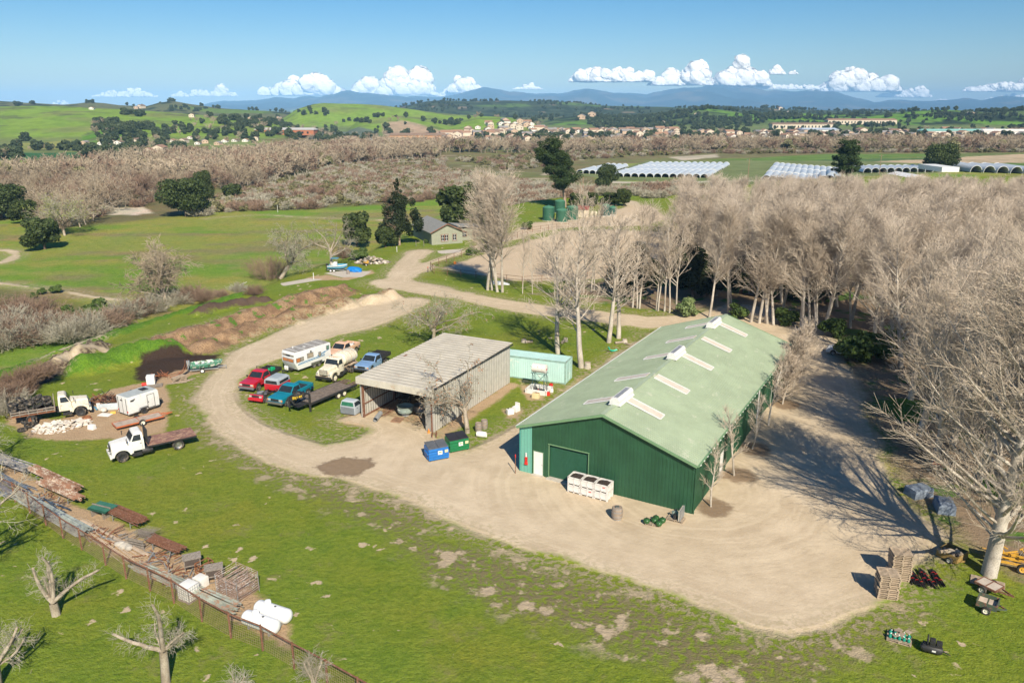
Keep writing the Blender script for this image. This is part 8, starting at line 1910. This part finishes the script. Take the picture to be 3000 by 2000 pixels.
# shrubs
sh = make_tree('round_shrub', 'x', 'shrub', 'bush', 95, h=2.6, w=3.4, n=3600, size=.12, leaf=L_SHRUBL); plant(sh, 2016, 925, 2.6, 2.7, 0, 'pale green round shrub at the roadside behind the barn roof')
sh2 = make_tree('dark_shrub', 'x', 'shrub', 'bush', 96, h=2.8, w=3.6, n=3600, size=.13, leaf=L_SHRUB)
for i, (px, py, H, lb) in enumerate(((2162, 932, 2.2, 'green shrub just behind the far end of the barn ridge'), (2305, 952, 2.6, 'dark green shrub at the shaded road, between the pale shrub and the white car'), (2445, 985, 2.8, 'dark green shrub at the shaded road, left of the white car'), (2505, 1058, 3.6, 'tall dark shrub hiding the white car, left of the pair'), (2565, 1052, 4.0, 'tall dark shrub hiding the white car, right of the pair'), (1052, 762, 2.6, 'olive shrub behind the firewood heap'), (282, 935, 3.4, 'large olive-green shrub on the scrubby lower slope'), (205, 945, 2.8, 'olive shrub left of the large one on the scrubby slope'), (1250, 735 - 22, 1.0, 'low green plant bed under the house window'), (1385, 748, 1.8, 'dark hedge along the front of the house'), (1425, 738, 1.8, 'dark hedge beside the road at the house'), (1545, 672, 2.2, 'clipped dark hedge by the road between house and tanks'), (165, 858, 1.6, 'small dark bush on the far side of the lower track'), (122, 862, 1.2, 'tiny dark bush left of the small bush by the lower track'), (98, 876, 1.2, 'tiny brown-green bush below the lower track'))): plant(sh2, px, py, 2.8, H, i * .9, lb, wide=1.15)
rb = make_tree('bare_shrub', 'x', 'shrub', 'twigbush', 97, h=3, w=5, n1=90, tw=.018); rg = make_tree('grey_shrub', 'x', 'shrub', 'twigbush', 98, h=3, w=5, n1=90, tw=.018, mat=T_GREY)
scr = [(560, 882, 3, 0), (525, 890, 2.4, 1), (600, 880, 2, 0), (440, 915, 3, 1), (400, 925, 3, 0), (360, 935, 3.4, 1), (330, 955, 3, 0), (250, 985, 3.6, 1), (210, 975, 3.4, 0), (160, 980, 3.6, 0), (120, 1000, 4, 1), (70, 1005, 4, 0), (20, 1015, 4, 1), (110, 935, 3.8, 0), (60, 955, 4, 0), (15, 975, 4, 1), (40, 925, 3.5, 0), (200, 1000, 3, 1), (-30, 1000, 4, 0), (290, 965, 3, 0), (1005, 755, 2.4, 0), (745, 862, 1.6, 0), (700, 855, 1.6, 1), (650, 870, 1.4, 0), (30, 1140, 1.8, 0), (75, 1120, 1.8, 0), (130, 1100, 1.6, 0), (5, 1175, 2, 0), (20, 1210, 2.4, 1), (60, 1160, 1.5, 0)]
for i, (px, py, H, k) in enumerate(sorted(scr)): plant((rb, rg)[k], px, py, 3, H, i * 1.3, ['reddish-brown', 'grey'][k] + ' bare shrub on the slope left of the yard, %s of all from the left' % ORD[i], ['reddish bare shrubs on the slope', 'grey bare shrubs on the slope'][k], wide=1.25)
# cut-back orchard trees inside the fence
def arms(*a): return [(R(x), R(e), L, r, c) for x, e, L, r, c in a]
def pol(px, py, seed, label, lean, trunk, r, A, **k): t = make_tree('pruned_tree', label, 'tree', 'pollard', seed, lean=lean, trunk=trunk, r=r, arms=arms(*A), **k); plant(t, px, py, 1, 1, 0)
pol(165, 1800, 101, 'pale cut-back orchard tree with four raised arms inside the fence', (0, 0, 1), 1.2, .3, ((175, 22, 2.6, .16, .12), (95, 62, 2.6, .17, .05), (60, 74, 3.6, .15, .03), (12, 42, 3.6, .15, .04), (140, 60, 1.8, .12, .03)))
pol(486, 2000, 102, 'lichen-spotted orchard tree with a tall broken stem above the watermark-free lower left', (0, 0, 1), 2.4, .27, ((165, 12, 3.0, .17, .02), (80, 84, 3.6, .16, .0), (30, 50, 1.7, .09, .05), (150, 55, 1.6, .08, .02), (10, 20, 1.4, .06, .1)), n2=22, n3=5)
bpy.data.objects[[o.name for o in bpy.data.objects if 'watermark' in str(o.get('label', ''))][0]]['label'] = 'lichen-spotted orchard tree with one tall broken stem at the bottom edge'
pol(-10, 2010, 103, 'cut-back orchard tree at the bottom left corner', (.1, 0, 1), 1.6, .28, ((60, 50, 2.2, .14, .03), (10, 55, 2.4, .14, .03), (100, 70, 2.2, .13, 0), (40, 15, 2.0, .1, .05)), n2=22, n3=5)
pol(925, 2040, 104, 'small pruned tree under the end of the mesh fence at the bottom edge', (-.1, 0, 1), 1.0, .16, ((150, 50, 1.4, .08, .05), (60, 60, 1.4, .08, .05), (110, 75, 1.5, .07, .02)), n2=26, n3=5)
pol(700, 2060, 105, 'low twiggy pruned tree peeking over the bottom edge', (0, 0, 1), .9, .12, ((150, 60, 1.0, .06, .05), (60, 60, 1.0, .06, .05)), n2=22, n3=4)
bl = make_tree('leaning_orchard_oak', 'grey leafless orchard oak reaching in from the left edge over the junk row', 'tree', 'gnarl', 106, h=9, r=.36, n1=8, n2=10, n3=8, tw=.011); plant(bl, -110, 1700, 9, 8.5, .5, wide=1.1)
bl2 = make_tree('leaning_orchard_oak', 'grey leafless orchard oak reaching in from the left edge over the old truck', 'tree', 'gnarl', 107, h=9, r=.34, n1=9, n2=10, n3=9, tw=.011); plant(bl2, -75, 1420, 9, 7.5, 2.5, wide=1.25)

# ------------------------------------------------------------------ riverside woods
RH = 9.
rnd = [make_tree('bare_river_tree', 'x', 'tree', 'round', 110 + k, h=RH, n1=9 + k, n3=6, tw=.045, mats=[(B_TAN, T_TAN), (B_TAN, T_RED), (B_TAN, T_TAN)][k]) for k in range(3)]
WOOD = poly0([(-500, 700), (-100, 640), (60, 560), (150, 700), (260, 668), (330, 620), (470, 600), (520, 560), (720, 560), (850, 520), (960, 500), (1050, 480), (1290, 462), (1300, 440), (1100, 436), (900, 448), (700, 470), (420, 490), (250, 508), (60, 530), (-500, 560)], -4)
BAND = poly0([(900, 452), (1300, 448), (1700, 452), (2100, 446), (2600, 443), (3000, 444), (3600, 444), (3600, 429), (2800, 427), (2000, 429), (1500, 436), (1200, 440), (900, 446)], -4)
def scatter(P, n, dmin, seed, yk=0.0):
  """jittered grid inside a polygon, thinned to n points in view"""
  rng = np.random.default_rng(seed); lo, hi = P.min(0), P.max(0); g = dmin * 1.3; X, Y = np.meshgrid(np.arange(lo[0], hi[0], g), np.arange(lo[1], hi[1], g)); C = np.stack([X.ravel(), Y.ravel()], 1); C += rng.uniform(-g * .42, g * .42, C.shape)
  C = C[(sdf_poly(P, C[:, 0], C[:, 1]) > 0) & (np.abs(C[:, 0]) < C[:, 1] * .74 + 10)]; C = C[rng.random(len(C)) < 1 / (1 + yk * C[:, 1] / dmin)]; rng.shuffle(C); return [tuple(p) for p in C[:n]]
def instance_stuff(name, protos, pts, smin, smax, label, seed=0, flat=1.0):
  """one object of kind stuff: light copies of a few plants joined by geometry nodes"""
  rng = np.random.default_rng(seed); P = np.array(pts); Z = height(P[:, 0], P[:, 1]) - .1; me = bpy.data.meshes.new(name); me.vertices.add(len(P)); me.vertices.foreach_set('co', np.stack([P[:, 0], P[:, 1], Z], 1).astype(np.float32).ravel())
  s = rng.uniform(smin, smax, len(P)); a = me.attributes.new('s', 'FLOAT_VECTOR', 'POINT'); w = s * rng.uniform(.9, 1.2, len(P)); a.data.foreach_set('vector', np.stack([w, w, s * flat], 1).astype(np.float32).ravel())
  a = me.attributes.new('r', 'FLOAT_VECTOR', 'POINT'); a.data.foreach_set('vector', np.stack([s * 0, s * 0, rng.uniform(0, 6.28, len(P))], 1).astype(np.float32).ravel())
  a = me.attributes.new('k', 'INT', 'POINT'); a.data.foreach_set('value', rng.integers(0, len(protos), len(P)).astype(np.int32))
  o = bpy.data.objects.new(name, me); COL.objects.link(o); tag(o, label, kind='stuff'); ng = bpy.data.node_groups.new(name, 'GeometryNodeTree')
  ng.interface.new_socket('Geometry', in_out='INPUT', socket_type='NodeSocketGeometry'); ng.interface.new_socket('Geometry', in_out='OUTPUT', socket_type='NodeSocketGeometry')
  N = ng.nodes; Lk = ng.links.new; gi = N.new('NodeGroupInput'); go = N.new('NodeGroupOutput'); ip = N.new('GeometryNodeInstanceOnPoints'); g2i = N.new('GeometryNodeGeometryToInstance')
  for p in reversed(protos): oi = N.new('GeometryNodeObjectInfo'); oi.inputs[0].default_value = p; Lk(oi.outputs['Geometry'], g2i.inputs[0])
  Lk(gi.outputs[0], ip.inputs['Points']); Lk(g2i.outputs[0], ip.inputs['Instance']); ip.inputs['Pick Instance'].default_value = True
  for nm, tp, so in (('k', 'INT', 'Instance Index'), ('r', 'FLOAT_VECTOR', 'Rotation'), ('s', 'FLOAT_VECTOR', 'Scale')):
    na = N.new('GeometryNodeInputNamedAttribute'); na.data_type = tp; na.inputs[0].default_value = nm; Lk(na.outputs['Attribute'], ip.inputs[so])
  Lk(ip.outputs[0], go.inputs[0]); md = o.modifiers.new('scatter', 'NODES'); md.node_group = ng; return o
def merged(kind, seed, **k):
  """a plant flattened into one mesh, kept out of the scene, as the source of scattered copies"""
  t = make_tree('src', 'x', 'x', kind, seed, **k); ch = list(t.children); me0 = None; V = []; F = []; mi = []; ms = []; o = 0
  for c in ch:
    m = c.data; v = np.zeros(len(m.vertices) * 3, np.float32); m.vertices.foreach_get('co', v); l = np.zeros(len(m.loops), np.int32); m.loops.foreach_get('vertex_index', l); V.append(v.reshape(-1, 3)); F.append(l.reshape(-1, 4) + o); o += len(m.vertices); mi += [len(ms)] * (len(l) // 4); ms.append(m.materials[0])
  r = mesh_np('source', np.concatenate(V), np.concatenate(F), ms[0], smooth=False)
  for m in ms[1:]: r.data.materials.append(m)
  r.data.polygons.foreach_set('material_index', np.array(mi, np.int32)); COL.objects.unlink(r)
  for c in ch: bpy.data.objects.remove(c)
  bpy.data.objects.remove(t); return r
wp = sorted(scatter(WOOD, 3000, 5.4, 1), key=lambda p: p[1]); nearw = wp[:230]
for i, (x, y) in enumerate(nearw): plant(rnd[i % 3 if i % 5 else 1], 0, 0, RH, RT.uniform(5, 12), RT.uniform(0, 6), 'bare tan-grey tree in the nearer riverside woods', 'bare trees of the riverside woods', wide=RT.uniform(.9, 1.25), pos=(x, y, hz(x, y)))
far1 = merged('round', 120, h=9, n1=7, n3=4, tw=.09); far2 = merged('round', 121, h=9, n1=8, n3=4, tw=.09, mats=(B_TAN, T_RED)); far3 = merged('oak', 122, h=7, w=8, n=900, size=.35, nb=8, leaf=L_OLIVE)
instance_stuff('riverside_woods', [far1, far1, far1, far2, far1, far3, far1, far2], wp[230:] + scatter(BAND, 2600, 6.0, 2, .003), .65, 1.5, 'far band of bare tan trees along the river that reads as one wood', 3)
SCRUB = poly0([(560, 640), (640, 622), (900, 612), (1240, 592), (1330, 560), (1420, 545), (1440, 520), (1300, 500), (1300, 470), (1000, 490), (860, 530), (700, 570), (600, 600)], -4); SC2 = poly0([(1700, 468), (2000, 455), (2600, 448), (3100, 446), (3100, 440), (1700, 444), (1330, 470), (1500, 500), (1600, 490)], -4); SC3 = poly0([(1340, 560), (1300, 510), (1540, 525), (1740, 545), (2000, 560), (2100, 590), (1900, 600), (1850, 585), (1700, 596), (1560, 596)], -2)
s1 = merged('bush', 130, h=2.4, w=3.6, n=420, size=.22, leaf=L_OLIVE, nb=9); s2 = merged('twigbush', 131, h=2.6, w=4, n1=50, tw=.035); s3 = merged('twigbush', 132, h=2.6, w=4, n1=50, tw=.035, mat=T_GREY)
def clumpy(pts, f, th, g=.6, sd=7): P = np.array(pts); return [tuple(p) for p in P[fbm(P[:, 0] / f, P[:, 1] / (f * g), sd) > th]]
instance_stuff('willow_scrub', [s1, s1, s3, s2], clumpy(scatter(SCRUB, 4200, 2.6, 4), 22, .34) + clumpy(scatter(SC2, 3500, 4.2, 5), 40, .34), .6, 1.35, 'olive-brown willow scrub filling the river flat', 6)
instance_stuff('brown_scrub', [s2, s3], clumpy(scatter(SCRUB, 1300, 4, 8), 25, .5) + scatter(SC3, 420, 3, 9) + clumpy(scatter(WOOD, 900, 4.5, 10), 20, .45), .7, 1.4, 'brown bare undergrowth between the riverside trees', 11)
# ------------------------------------------------------------------ plastic tunnels
M_TUN = mat('tunnel_plastic', (.5, .545, .59), .4, var=.05, scale=.3, spec=.5, dirt=(.5, .52, .54), dirtamt=.2); M_TUNT = mat('tunnel_end', (.32, .3, .26), .8, var=.2)
def tunnel(name, label, W, L, Hh, grp, mt_=None):
  t = thing(name, label, 'plastic tunnel', (0, 0, 0), 0, grp); n = 10; a = np.linspace(0, pi, n); rings = []
  for y in np.linspace(0, L, 5):
    o = [(W / 2 * cos(v), y, .5 + (Hh - .5) * sin(v)) for v in a]; i_ = [((W / 2 - .08) * cos(v), y, .5 + (Hh - .58) * sin(v)) for v in a[::-1]]; rings.append(o + i_)
  MB().loft(rings).build('cover', mt_ or M_TUN, t, smooth=True); q = MB()
  for y in (0.05, L - .05):
    for u, v in zip(a[:-1], a[1:]): q.beam(((W / 2 + .04) * cos(u), y, .5 + (Hh - .44) * sin(u)), ((W / 2 + .04) * cos(v), y, .5 + (Hh - .44) * sin(v)), .14)
  for s in (-1, 1):
    for y in np.linspace(.1, L - .1, 5): q.beam((s * W / 2, y, -.3), (s * W / 2, y, .55), .1)
  q.build('hoop_frame', M_WHITE, t); return t
def tunnel_block(P1, P2, axis, rows, L, gap, W, Hh, label, grp, jit=0):
  a, b = at(*P1), at(*P2); u = (b - a)[:2]; D = np.linalg.norm(u); u /= D; ax = np.array(axis, float); ax /= np.linalg.norm(ax); rz = atan2(ax[1], ax[0]) - pi / 2; n = int(D / W); proto = None; k = 0
  for r in range(rows):
    for i in range(n):
      p = a[:2] + u * (i + .5) * W + ax * r * (L + gap); z = hz(*p)
      if proto is None: proto = tunnel('plastic_tunnel', label, W - .1, L, Hh, grp); o = proto
      else: o = dup(proto, (0, 0, 0))
      o.location = (p[0], p[1], z); o.rotation_euler = (0, 0, rz); k += 1
c0 = at(2040, 523); c1 = at(2121, 479); AX = (c1 - c0)[:2]
tunnel_block((1782, 518), (2085, 523), AX, 3, 34, 1.5, 3.9, 2.1, 'long white plastic growing tunnel in the left-hand block beyond the pine', 'plastic tunnels, left block')
tunnel_block((1690, 508), (1775, 512), AX, 2, 30, 4, 3.9, 2.1, 'white plastic growing tunnel at the left tip of the tunnel field', 'plastic tunnels, left tip')
tunnel_block((2235, 526), (2490, 526), AX, 3, 34, 1.5, 4.4, 2.3, 'long white plastic growing tunnel in the block left of the broad conifer', 'plastic tunnels, right block')
tunnel_block((2530, 508), (2760, 505), (0.1, 1), 1, 24, 3, 4.6, 2.8, 'pale arched plastic tunnel in the row right of the broad conifer', 'plastic tunnels behind the grove')
tunnel_block((2840, 506), (3060, 512), (.05, 1), 1, 34, 3, 6.4, 3.9, 'large white-topped arched tunnel with a brown open end at the right edge', 'large tunnels at the right edge')
o = thing('white_barn', 'long low white-roofed farm building behind the bare grove', 'building', at(2690, 520), 0); MB().box((10, 4, 1.1), (22, 8, 2.2)).build('wall', M_WHITE, o); MB().prism([(-4.6, 0), (4.6, 0), (0, 1.2)], -1.5, 21.5).build('roof', M_PLASTICW, o); o.children[1].location = (0, 4, 2); o.children[1].rotation_euler = (0, 0, pi / 2); o.children[1].location = (20, 4, 2.2)
# ------------------------------------------------------------------ far houses, town
def hillpt(px, py):
  """where the sight line of a photo point first meets the hills"""
  u = px_u(px); d = ray(px, py); D = np.arange(500, 2600, 12.); h = height(u * D, D) >= CAM_H + D * d[2] / d[1]; return (u * D[h][0], D[h][0]) if h.any() else None
rh = random.Random(5)
def house_proto(name, label, wall, roof, L, W, h, grp):
  t = thing(name, label, 'house', (0, 0, 0), 0, grp); MB().prism([(-W / 2, -1), (W / 2, -1), (W / 2, h), (0, h + W * .22), (-W / 2, h)], -L / 2, L / 2).build('wall', wall, t); q = MB()
  for s in (-1, 1): q.loft([[(s * (W / 2 + .5), -L / 2 - .5, h - .1), (0, -L / 2 - .5, h + W * .22 + .15), (0, -L / 2 - .5, h + W * .22 + .4), (s * (W / 2 + .5), -L / 2 - .5, h + .15)], [(s * (W / 2 + .5), L / 2 + .5, h - .1), (0, L / 2 + .5, h + W * .22 + .15), (0, L / 2 + .5, h + W * .22 + .4), (s * (W / 2 + .5), L / 2 + .5, h + .15)]])
  q.build('roof', roof, t)
  for x in (-W / 4, W / 4): MB().box((x, -L / 2 - .03, h * .55), (1.6, .1, 1.3)).build('window', glassm(), t)
  return t
wl = [mat('cream_stucco', (.62, .53, .42), .8), mat('white_stucco', (.72, .69, .64), .8), mat('tan_stucco', (.52, .38, .27), .8)]; rf_ = [mat('brown_tile_roof', (.25, .17, .12), .8), mat('terracotta_roof', (.34, .2, .13), .8), mat('grey_tile_roof', (.28, .26, .25), .8)]
HP = [house_proto('town_house', lb, wl[i % 3], rf_[j], L, W, h, 'houses of the far town') for i, (j, L, W, h, lb) in enumerate(((0, 15, 11, 5.5, 'cream stucco house with a brown roof in the far town'), (1, 14, 11, 3.4, 'white stucco house with a terracotta roof in the far town'), (2, 16, 12, 5, 'tan stucco house with a grey roof in the far town'), (1, 17, 12, 6, 'large cream stucco house with a terracotta roof in the far town'), (0, 13, 10, 3.2, 'small white house with a brown roof in the far town')))]
TOWN = poly0([(1000, 420), (1100, 416), (1230, 407), (1300, 400), (1420, 398), (1600, 394), (1900, 392), (2050, 392), (2400, 388), (2700, 386), (3100, 383), (3100, 404), (2400, 408), (2000, 412), (1500, 415), (1300, 418), (1150, 424)], -4)
TOWN2 = poly0([(1290, 398), (1420, 388), (1650, 385), (2000, 384), (2000, 390), (1600, 392), (1300, 402)], -4)
ts = scatter(TOWN2, 110, 15, 21) + scatter(TOWN, 175, 17, 20); used = set()
def hplace(p, rz, sc=1.0, i=None):
  k = rh.randrange(5) if i is None else i; pr = HP[k]
  if k not in used: used.add(k); o = pr
  else: o = dup(pr, (0, 0, 0))
  o.location = (p[0], p[1], hz(p[0], p[1]) + .0); o.rotation_euler = (0, 0, rz); o.scale = (sc, sc, sc); return o
for p in ts: hplace(p, rh.choice((0, .3, 1.57, 1.87, .15)) + rh.uniform(-.1, .1), rh.uniform(.65, .9))
for px, py, s in ((415, 318, 1.6), (400, 320, 1.2), (270, 322, 1), (560, 345, 1), (730, 352, .9), (815, 348, 1), (1705, 350, 2), (1735, 342, 2.2), (2285, 322, 1.6), (2310, 330, 1.2), (2845, 338, 1.4), (2720, 340, 1.2), (1945, 362, 1), (2040, 340, 1)):
  b = hillpt(px, py)
  if b: o = hplace(b, rh.uniform(-.4, .4), s * .6); o['label'] = 'hillside house among the oaks, roof showing against the slope'; o['group'] = 'houses on the hills'
for px, py, s, k in ((435, 452, 1.1, 3), (470, 448, 1.4, 3), (330, 420, 1.2, 1), (350, 424, 1.2, 4), (505, 418, 1, 1), (520, 424, 1, 3), (540, 420, 1.1, 0), (580, 424, 1, 4), (600, 420, 1, 2), (660, 418, 1, 1), (690, 416, 1, 4), (720, 416, 1, 1), (750, 413, 1, 0), (300, 426, 1, 1), (315, 440, .9, 4), (640, 426, .9, 2), (400, 424, 1.3, 0), (560, 408, 1, 4), (380, 384 + 6, 1, 1), (250, 424, .8, 2)):
  p = at(px, py); o = hplace(p, rh.uniform(-.3, .5), s * .5, k); o['label'] = 'low farmstead building among the trees at the foot of the left hills'; o['group'] = 'farmsteads below the left hills'
def longb(label, px, py, L, W, h, wall, roof, rz=0.0):
  p = at(px, py); t = thing('long_building', label, 'building', p, rz); MB().box((0, 0, h / 2), (L, W, h)).build('wall', wall, t); MB().prism([(-L / 2 - .6, h), (L / 2 + .6, h), (L / 2 + .6, h + .3), (-L / 2 - .6, h + .3)], -W / 2 - .6, W / 2 + .6).build('eaves', roof, t); q = MB().loft([[(-L / 2 - .5, -W / 2 - .5, h + .3), (L / 2 + .5, -W / 2 - .5, h + .3), (L / 2 + .5, W / 2 + .5, h + .3), (-L / 2 - .5, W / 2 + .5, h + .3)], [(-L / 2 + 2, -.2, h + 2.4), (L / 2 - 2, -.2, h + 2.4), (L / 2 - 2, .2, h + 2.4), (-L / 2 + 2, .2, h + 2.4)]]); q.build('roof', roof, t)
  for x in np.arange(-L / 2 + 3, L / 2 - 1, 6): MB().box((x, -W / 2 - .02, h * .5), (2.2, .1, h * .4)).build('window', glassm(), t)
red = mat('rust_red_wall', (.42, .16, .08), .8); longb('long orange-walled two-storey building with a dark roof beside the tan field', 1225, 415, 62, 12, 6.5, mat('orange_stucco', (.55, .3, .17), .8), rf_[0], .04)
longb('long low red barn with a pale roof below the wooded hill', 840, 396, 70, 18, 6, red, mat('pale_tin_roof', (.5, .48, .46), .6), -.05); longb('low red barn right of the pale-roofed one', 885, 398, 34, 14, 5, red, rf_[1], .1)
longb('large white building with a blue-grey roof in the far right town', 2395, 393, 50, 22, 6, wl[1], mat('blue_grey_roof', (.42, .48, .56), .6), 0); longb('long white building with a turquoise roof at the far right', 2820, 396, 120, 18, 5.5, wl[1], mat('turquoise_roof', (.25, .5, .44), .6), .03); longb('long white flat building at the right end beside the turquoise roof', 2960, 398, 80, 16, 6, wl[1], wl[1], 0)
longb('long cream building with a red roof high in the far right town', 2520, 365, 130, 18, 8, wl[0], rf_[1], 0); longb('long cream building behind the far right town trees', 2350, 378, 110, 18, 8, wl[0], rf_[0], 0)
# ------------------------------------------------------------------ far trees
fo = [make_tree('distant_oak', 'x', 'tree', 'oak', 140 + k, h=10, w=12, n=1500, size=.5, nb=11, leaf=L_FAR) for k in range(2)]
hp = []
for x0, x1, y0, y1, n in ((270, 345, 366, 372, 9), (355, 425, 378, 388, 8), (360, 420, 333, 343, 7), (500, 545, 368, 376, 2), (640, 850, 348, 378, 34), (560, 700, 312, 322, 12), (230, 300, 298, 303, 7), (495, 530, 297, 300, 4), (480, 600, 316, 330, 10), (870, 960, 325, 345, 10), (40, 110, 305, 312, 8), (1000, 1100, 340, 365, 8), (1270, 1345, 355, 368, 8), (1400, 1410, 338, 342, 2), (1540, 1620, 345, 365, 10), (1680, 1830, 335, 372, 26), (1850, 2050, 345, 375, 22), (2080, 2240, 345, 375, 26), (2200, 2450, 335, 350, 22), (2450, 2700, 325, 350, 20), (2700, 3000, 322, 355, 32), (2150, 2200, 340, 360, 8), (50, 70, 410, 418, 2), (370, 420, 372, 384, 4)):
  for i in range(n):
    p = hillpt(rh.uniform(x0, x1), rh.uniform(y0, y1))
    if p: hp.append(p)
first_f = set()
for i, p in enumerate(hp[:290]):
  plant(fo[i % 2], 0, 0, 10, rh.uniform(5, 10), rh.uniform(0, 6), 'small dark oak dotted on the far green hills', 'dark oaks on the far hills', pos=(p[0], p[1], hz(p[0], p[1]) - .5))
row = []
for x0, x1, y0, y1, n in ((0, 60, 452, 440, 8), (85, 200, 441, 441, 9), (215, 245, 440, 444, 3), (35, 60, 470, 472, 2), (0, 20, 470, 472, 2), (225, 235, 475, 477, 1), (240, 290, 455, 458, 6), (280, 540, 410, 440, 90), (540, 760, 395, 425, 60), (750, 960, 390, 415, 60), (960, 1110, 404, 424, 34), (1100, 1290, 380, 400, 26), (250, 420, 448, 468, 46), (1400, 1660, 402, 418, 34), (1500, 2000, 394, 412, 60), (2000, 3050, 386, 412, 170), (1300, 1600, 376, 385, 30), (780, 1000, 380, 392, 30), (1260, 1290, 462, 470, 2)):
  for i in range(n): row.append(tuple(g0(rh.uniform(x0, x1), rh.uniform(min(y0, y1), max(y0, y1)), -4)))
far4 = merged('oak', 123, h=9, w=10, n=900, size=.5, nb=9, leaf=L_FAR); instance_stuff('distant_trees', [far4, far4, far4, far1], row, .45, 1.1, 'scattered dark and bare trees among the far farms and the town', 12)
hs = clumpy(scatter(np.array([[-900, 1900], [1500, 1900], [1900, 2900], [-1000, 2900]]), 3600, 17, 30), 120, .55, .75, 74) + clumpy(scatter(np.array([[150, 1350], [1300, 1350], [1500, 1900], [150, 1900]]), 2500, 12, 31), 110, .57, .55, 76)
instance_stuff('hill_woods', [far4], hs, .5, 1.15, 'dark scrub oaks covering the middle range of hills', 13)
# ------------------------------------------------------------------ clouds
def cloud(px0, px1, ybase, ytop, seed, humps, D=34000):
  rng = random.Random(seed); m = _M.get('cloud') or cloudm(); u0, u1 = px_u(px0), px_u(px1); d = ray(px0, ybase); zb = CAM_H + D * d[2] / d[1]; d = ray(px0, ytop); zt = CAM_H + D * d[2] / d[1]; hh = zt - zb; W = (u1 - u0) * D * .9; V = []; F = []; o = 0
  bm = bmesh.new(); bmesh.ops.create_icosphere(bm, subdivisions=4, radius=1); sv = np.array([v.co for v in bm.verts]); sf = np.array([[v.index for v in f.verts] for f in bm.faces]); bm.free()
  n = max(34, int(18 * W / hh))
  for i in range(n):
    t = rng.random(); env = max(.22, max(h * math.exp(-((t - c) / w) ** 2) for c, w, h in humps)); e = env * rng.uniform(.35, 1); r = hh * rng.uniform(.15, .32) * (.6 + .6 * env) ; z = rng.random() ** .8 * max(0, hh * e * .88 - r * .6); x = (t - .5) * W
    if t < .06 or t > .94: r *= .5; z *= .3
    P = sv.copy(); a = sv * 2.3 + seed + i * 3.1; nn = fbm(a[:, 0] + a[:, 2] * .7, a[:, 1] - a[:, 2] * .6, seed, 4) ; nn2 = fbm(sv[:, 0] * 6 + i, sv[:, 2] * 6 + sv[:, 1] * 4, seed + 9, 3); P = P * (r * (.72 + .5 * nn + .22 * nn2))[:, None]
    P[:, 2] += z; P[:, 2] = np.where(P[:, 2] < 0, P[:, 2] * .12, P[:, 2]); P[:, 0] = P[:, 0] * 1.25 + x; P[:, 1] += rng.uniform(-.4, .4) * hh; V.append(P); F.append(sf + o); o += len(P)
  ob = mesh_np('cloud', np.concatenate(V), np.concatenate(F), m, k=3); ob.location = ((u0 + u1) / 2 * D, D, zb); ob.scale = (1.05, 1, 1.18); ob['kind'] = 'structure'
def cloudm():
  t = NT('cloud_vapour'); t.b.inputs['Base Color'].default_value = (.93, .93, .93, 1); t.b.inputs['Roughness'].default_value = 1; t.b.inputs['Specular IOR Level'].default_value = 0
  n = t.noise(.0016, 7, .7); lw = t.n('ShaderNodeLayerWeight'); lw.inputs[0].default_value = .5; f = t.ramp(t.math('ADD', lw.outputs['Facing'], t.math('MULTIPLY', t.math('SUBTRACT', n, .5), .8)), .3, .92); tr = t.n('ShaderNodeBsdfTransparent'); mx = t.n('ShaderNodeMixShader'); t.l(f, mx.inputs[0]); t.l(t.b.outputs[0], mx.inputs[1]); t.l(tr.outputs[0], mx.inputs[2]); t.l(mx.outputs[0], t.t.nodes['Material Output'].inputs[0]); t.bump(n, .6, 300); _M['cloud'] = t.m; return t.m
for a in ((270, 470, 284, 256, 1, ((.3, .2, .6), (.65, .25, 1))), (505, 560, 284, 268, 2, ((.5, .4, 1),)), (565, 625, 282, 250, 3, ((.4, .3, 1),)), (625, 700, 282, 246, 4, ((.35, .3, 1),)), (150, 210, 312, 292, 5, ((.5, .4, 1),)), (760, 1012, 279, 198, 6, ((.35, .15, .7), (.75, .18, 1), (.55, .2, .6))), (1022, 1285, 279, 190, 7, ((.25, .14, .75), (.62, .2, 1), (.8, .12, .85))), (1300, 1420, 272, 213, 8, ((.45, .25, 1), (.8, .3, .4))), (1250, 1460, 283, 255, 30, ((.5, .5, .7),)), (1500, 1590, 262, 243, 9, ((.6, .3, 1),)), (1650, 1920, 240, 175, 10, ((.3, .18, .95), (.65, .16, .8), (.85, .2, .5))), (1900, 2110, 250, 180, 11, ((.25, .2, .6), (.65, .2, 1))), (2095, 2255, 252, 158, 52, ((.5, .3, 1), (.2, .25, .6))), (2245, 2290, 218, 190, 13, ((.5, .4, 1),)), (2300, 2330, 218, 206, 14, ((.5, .4, 1),)), (2380, 2630, 268, 184, 15, ((.4, .22, 1), (.7, .2, .7))), (2560, 2720, 285, 246, 16, ((.5, .3, .8), (.8, .2, 1))), (2100, 2420, 262, 240, 17, ((.5, .6, .8),)), (2800, 3080, 268, 222, 18, ((.5, .3, .7), (.8, .3, 1))), (2880, 3080, 292, 275, 19, ((.5, .5, 1),)), (2730, 2790, 300, 288, 20, ((.5, .4, 1),))): cloud(*a)
# ------------------------------------------------------------------ air
o = MB().box((0, 10500, 212), (36000, 23000, 440)).build('haze', (hm := bpy.data.materials.new('haze_air'))); hm.use_nodes = True; hn = hm.node_tree; hn.nodes.remove(hn.nodes['Principled BSDF']); pv = hn.nodes.new('ShaderNodeVolumePrincipled'); pv.inputs['Color'].default_value = (.3, .6, 1, 1); pv.inputs['Density'].default_value = 6.5e-5; pv.inputs['Anisotropy'].default_value = -.4
hn.links.new(pv.outputs[0], hn.nodes['Material Output'].inputs['Volume']); o['kind'] = 'stuff'; o['label'] = 'thin blue air between the camera and the mountains'
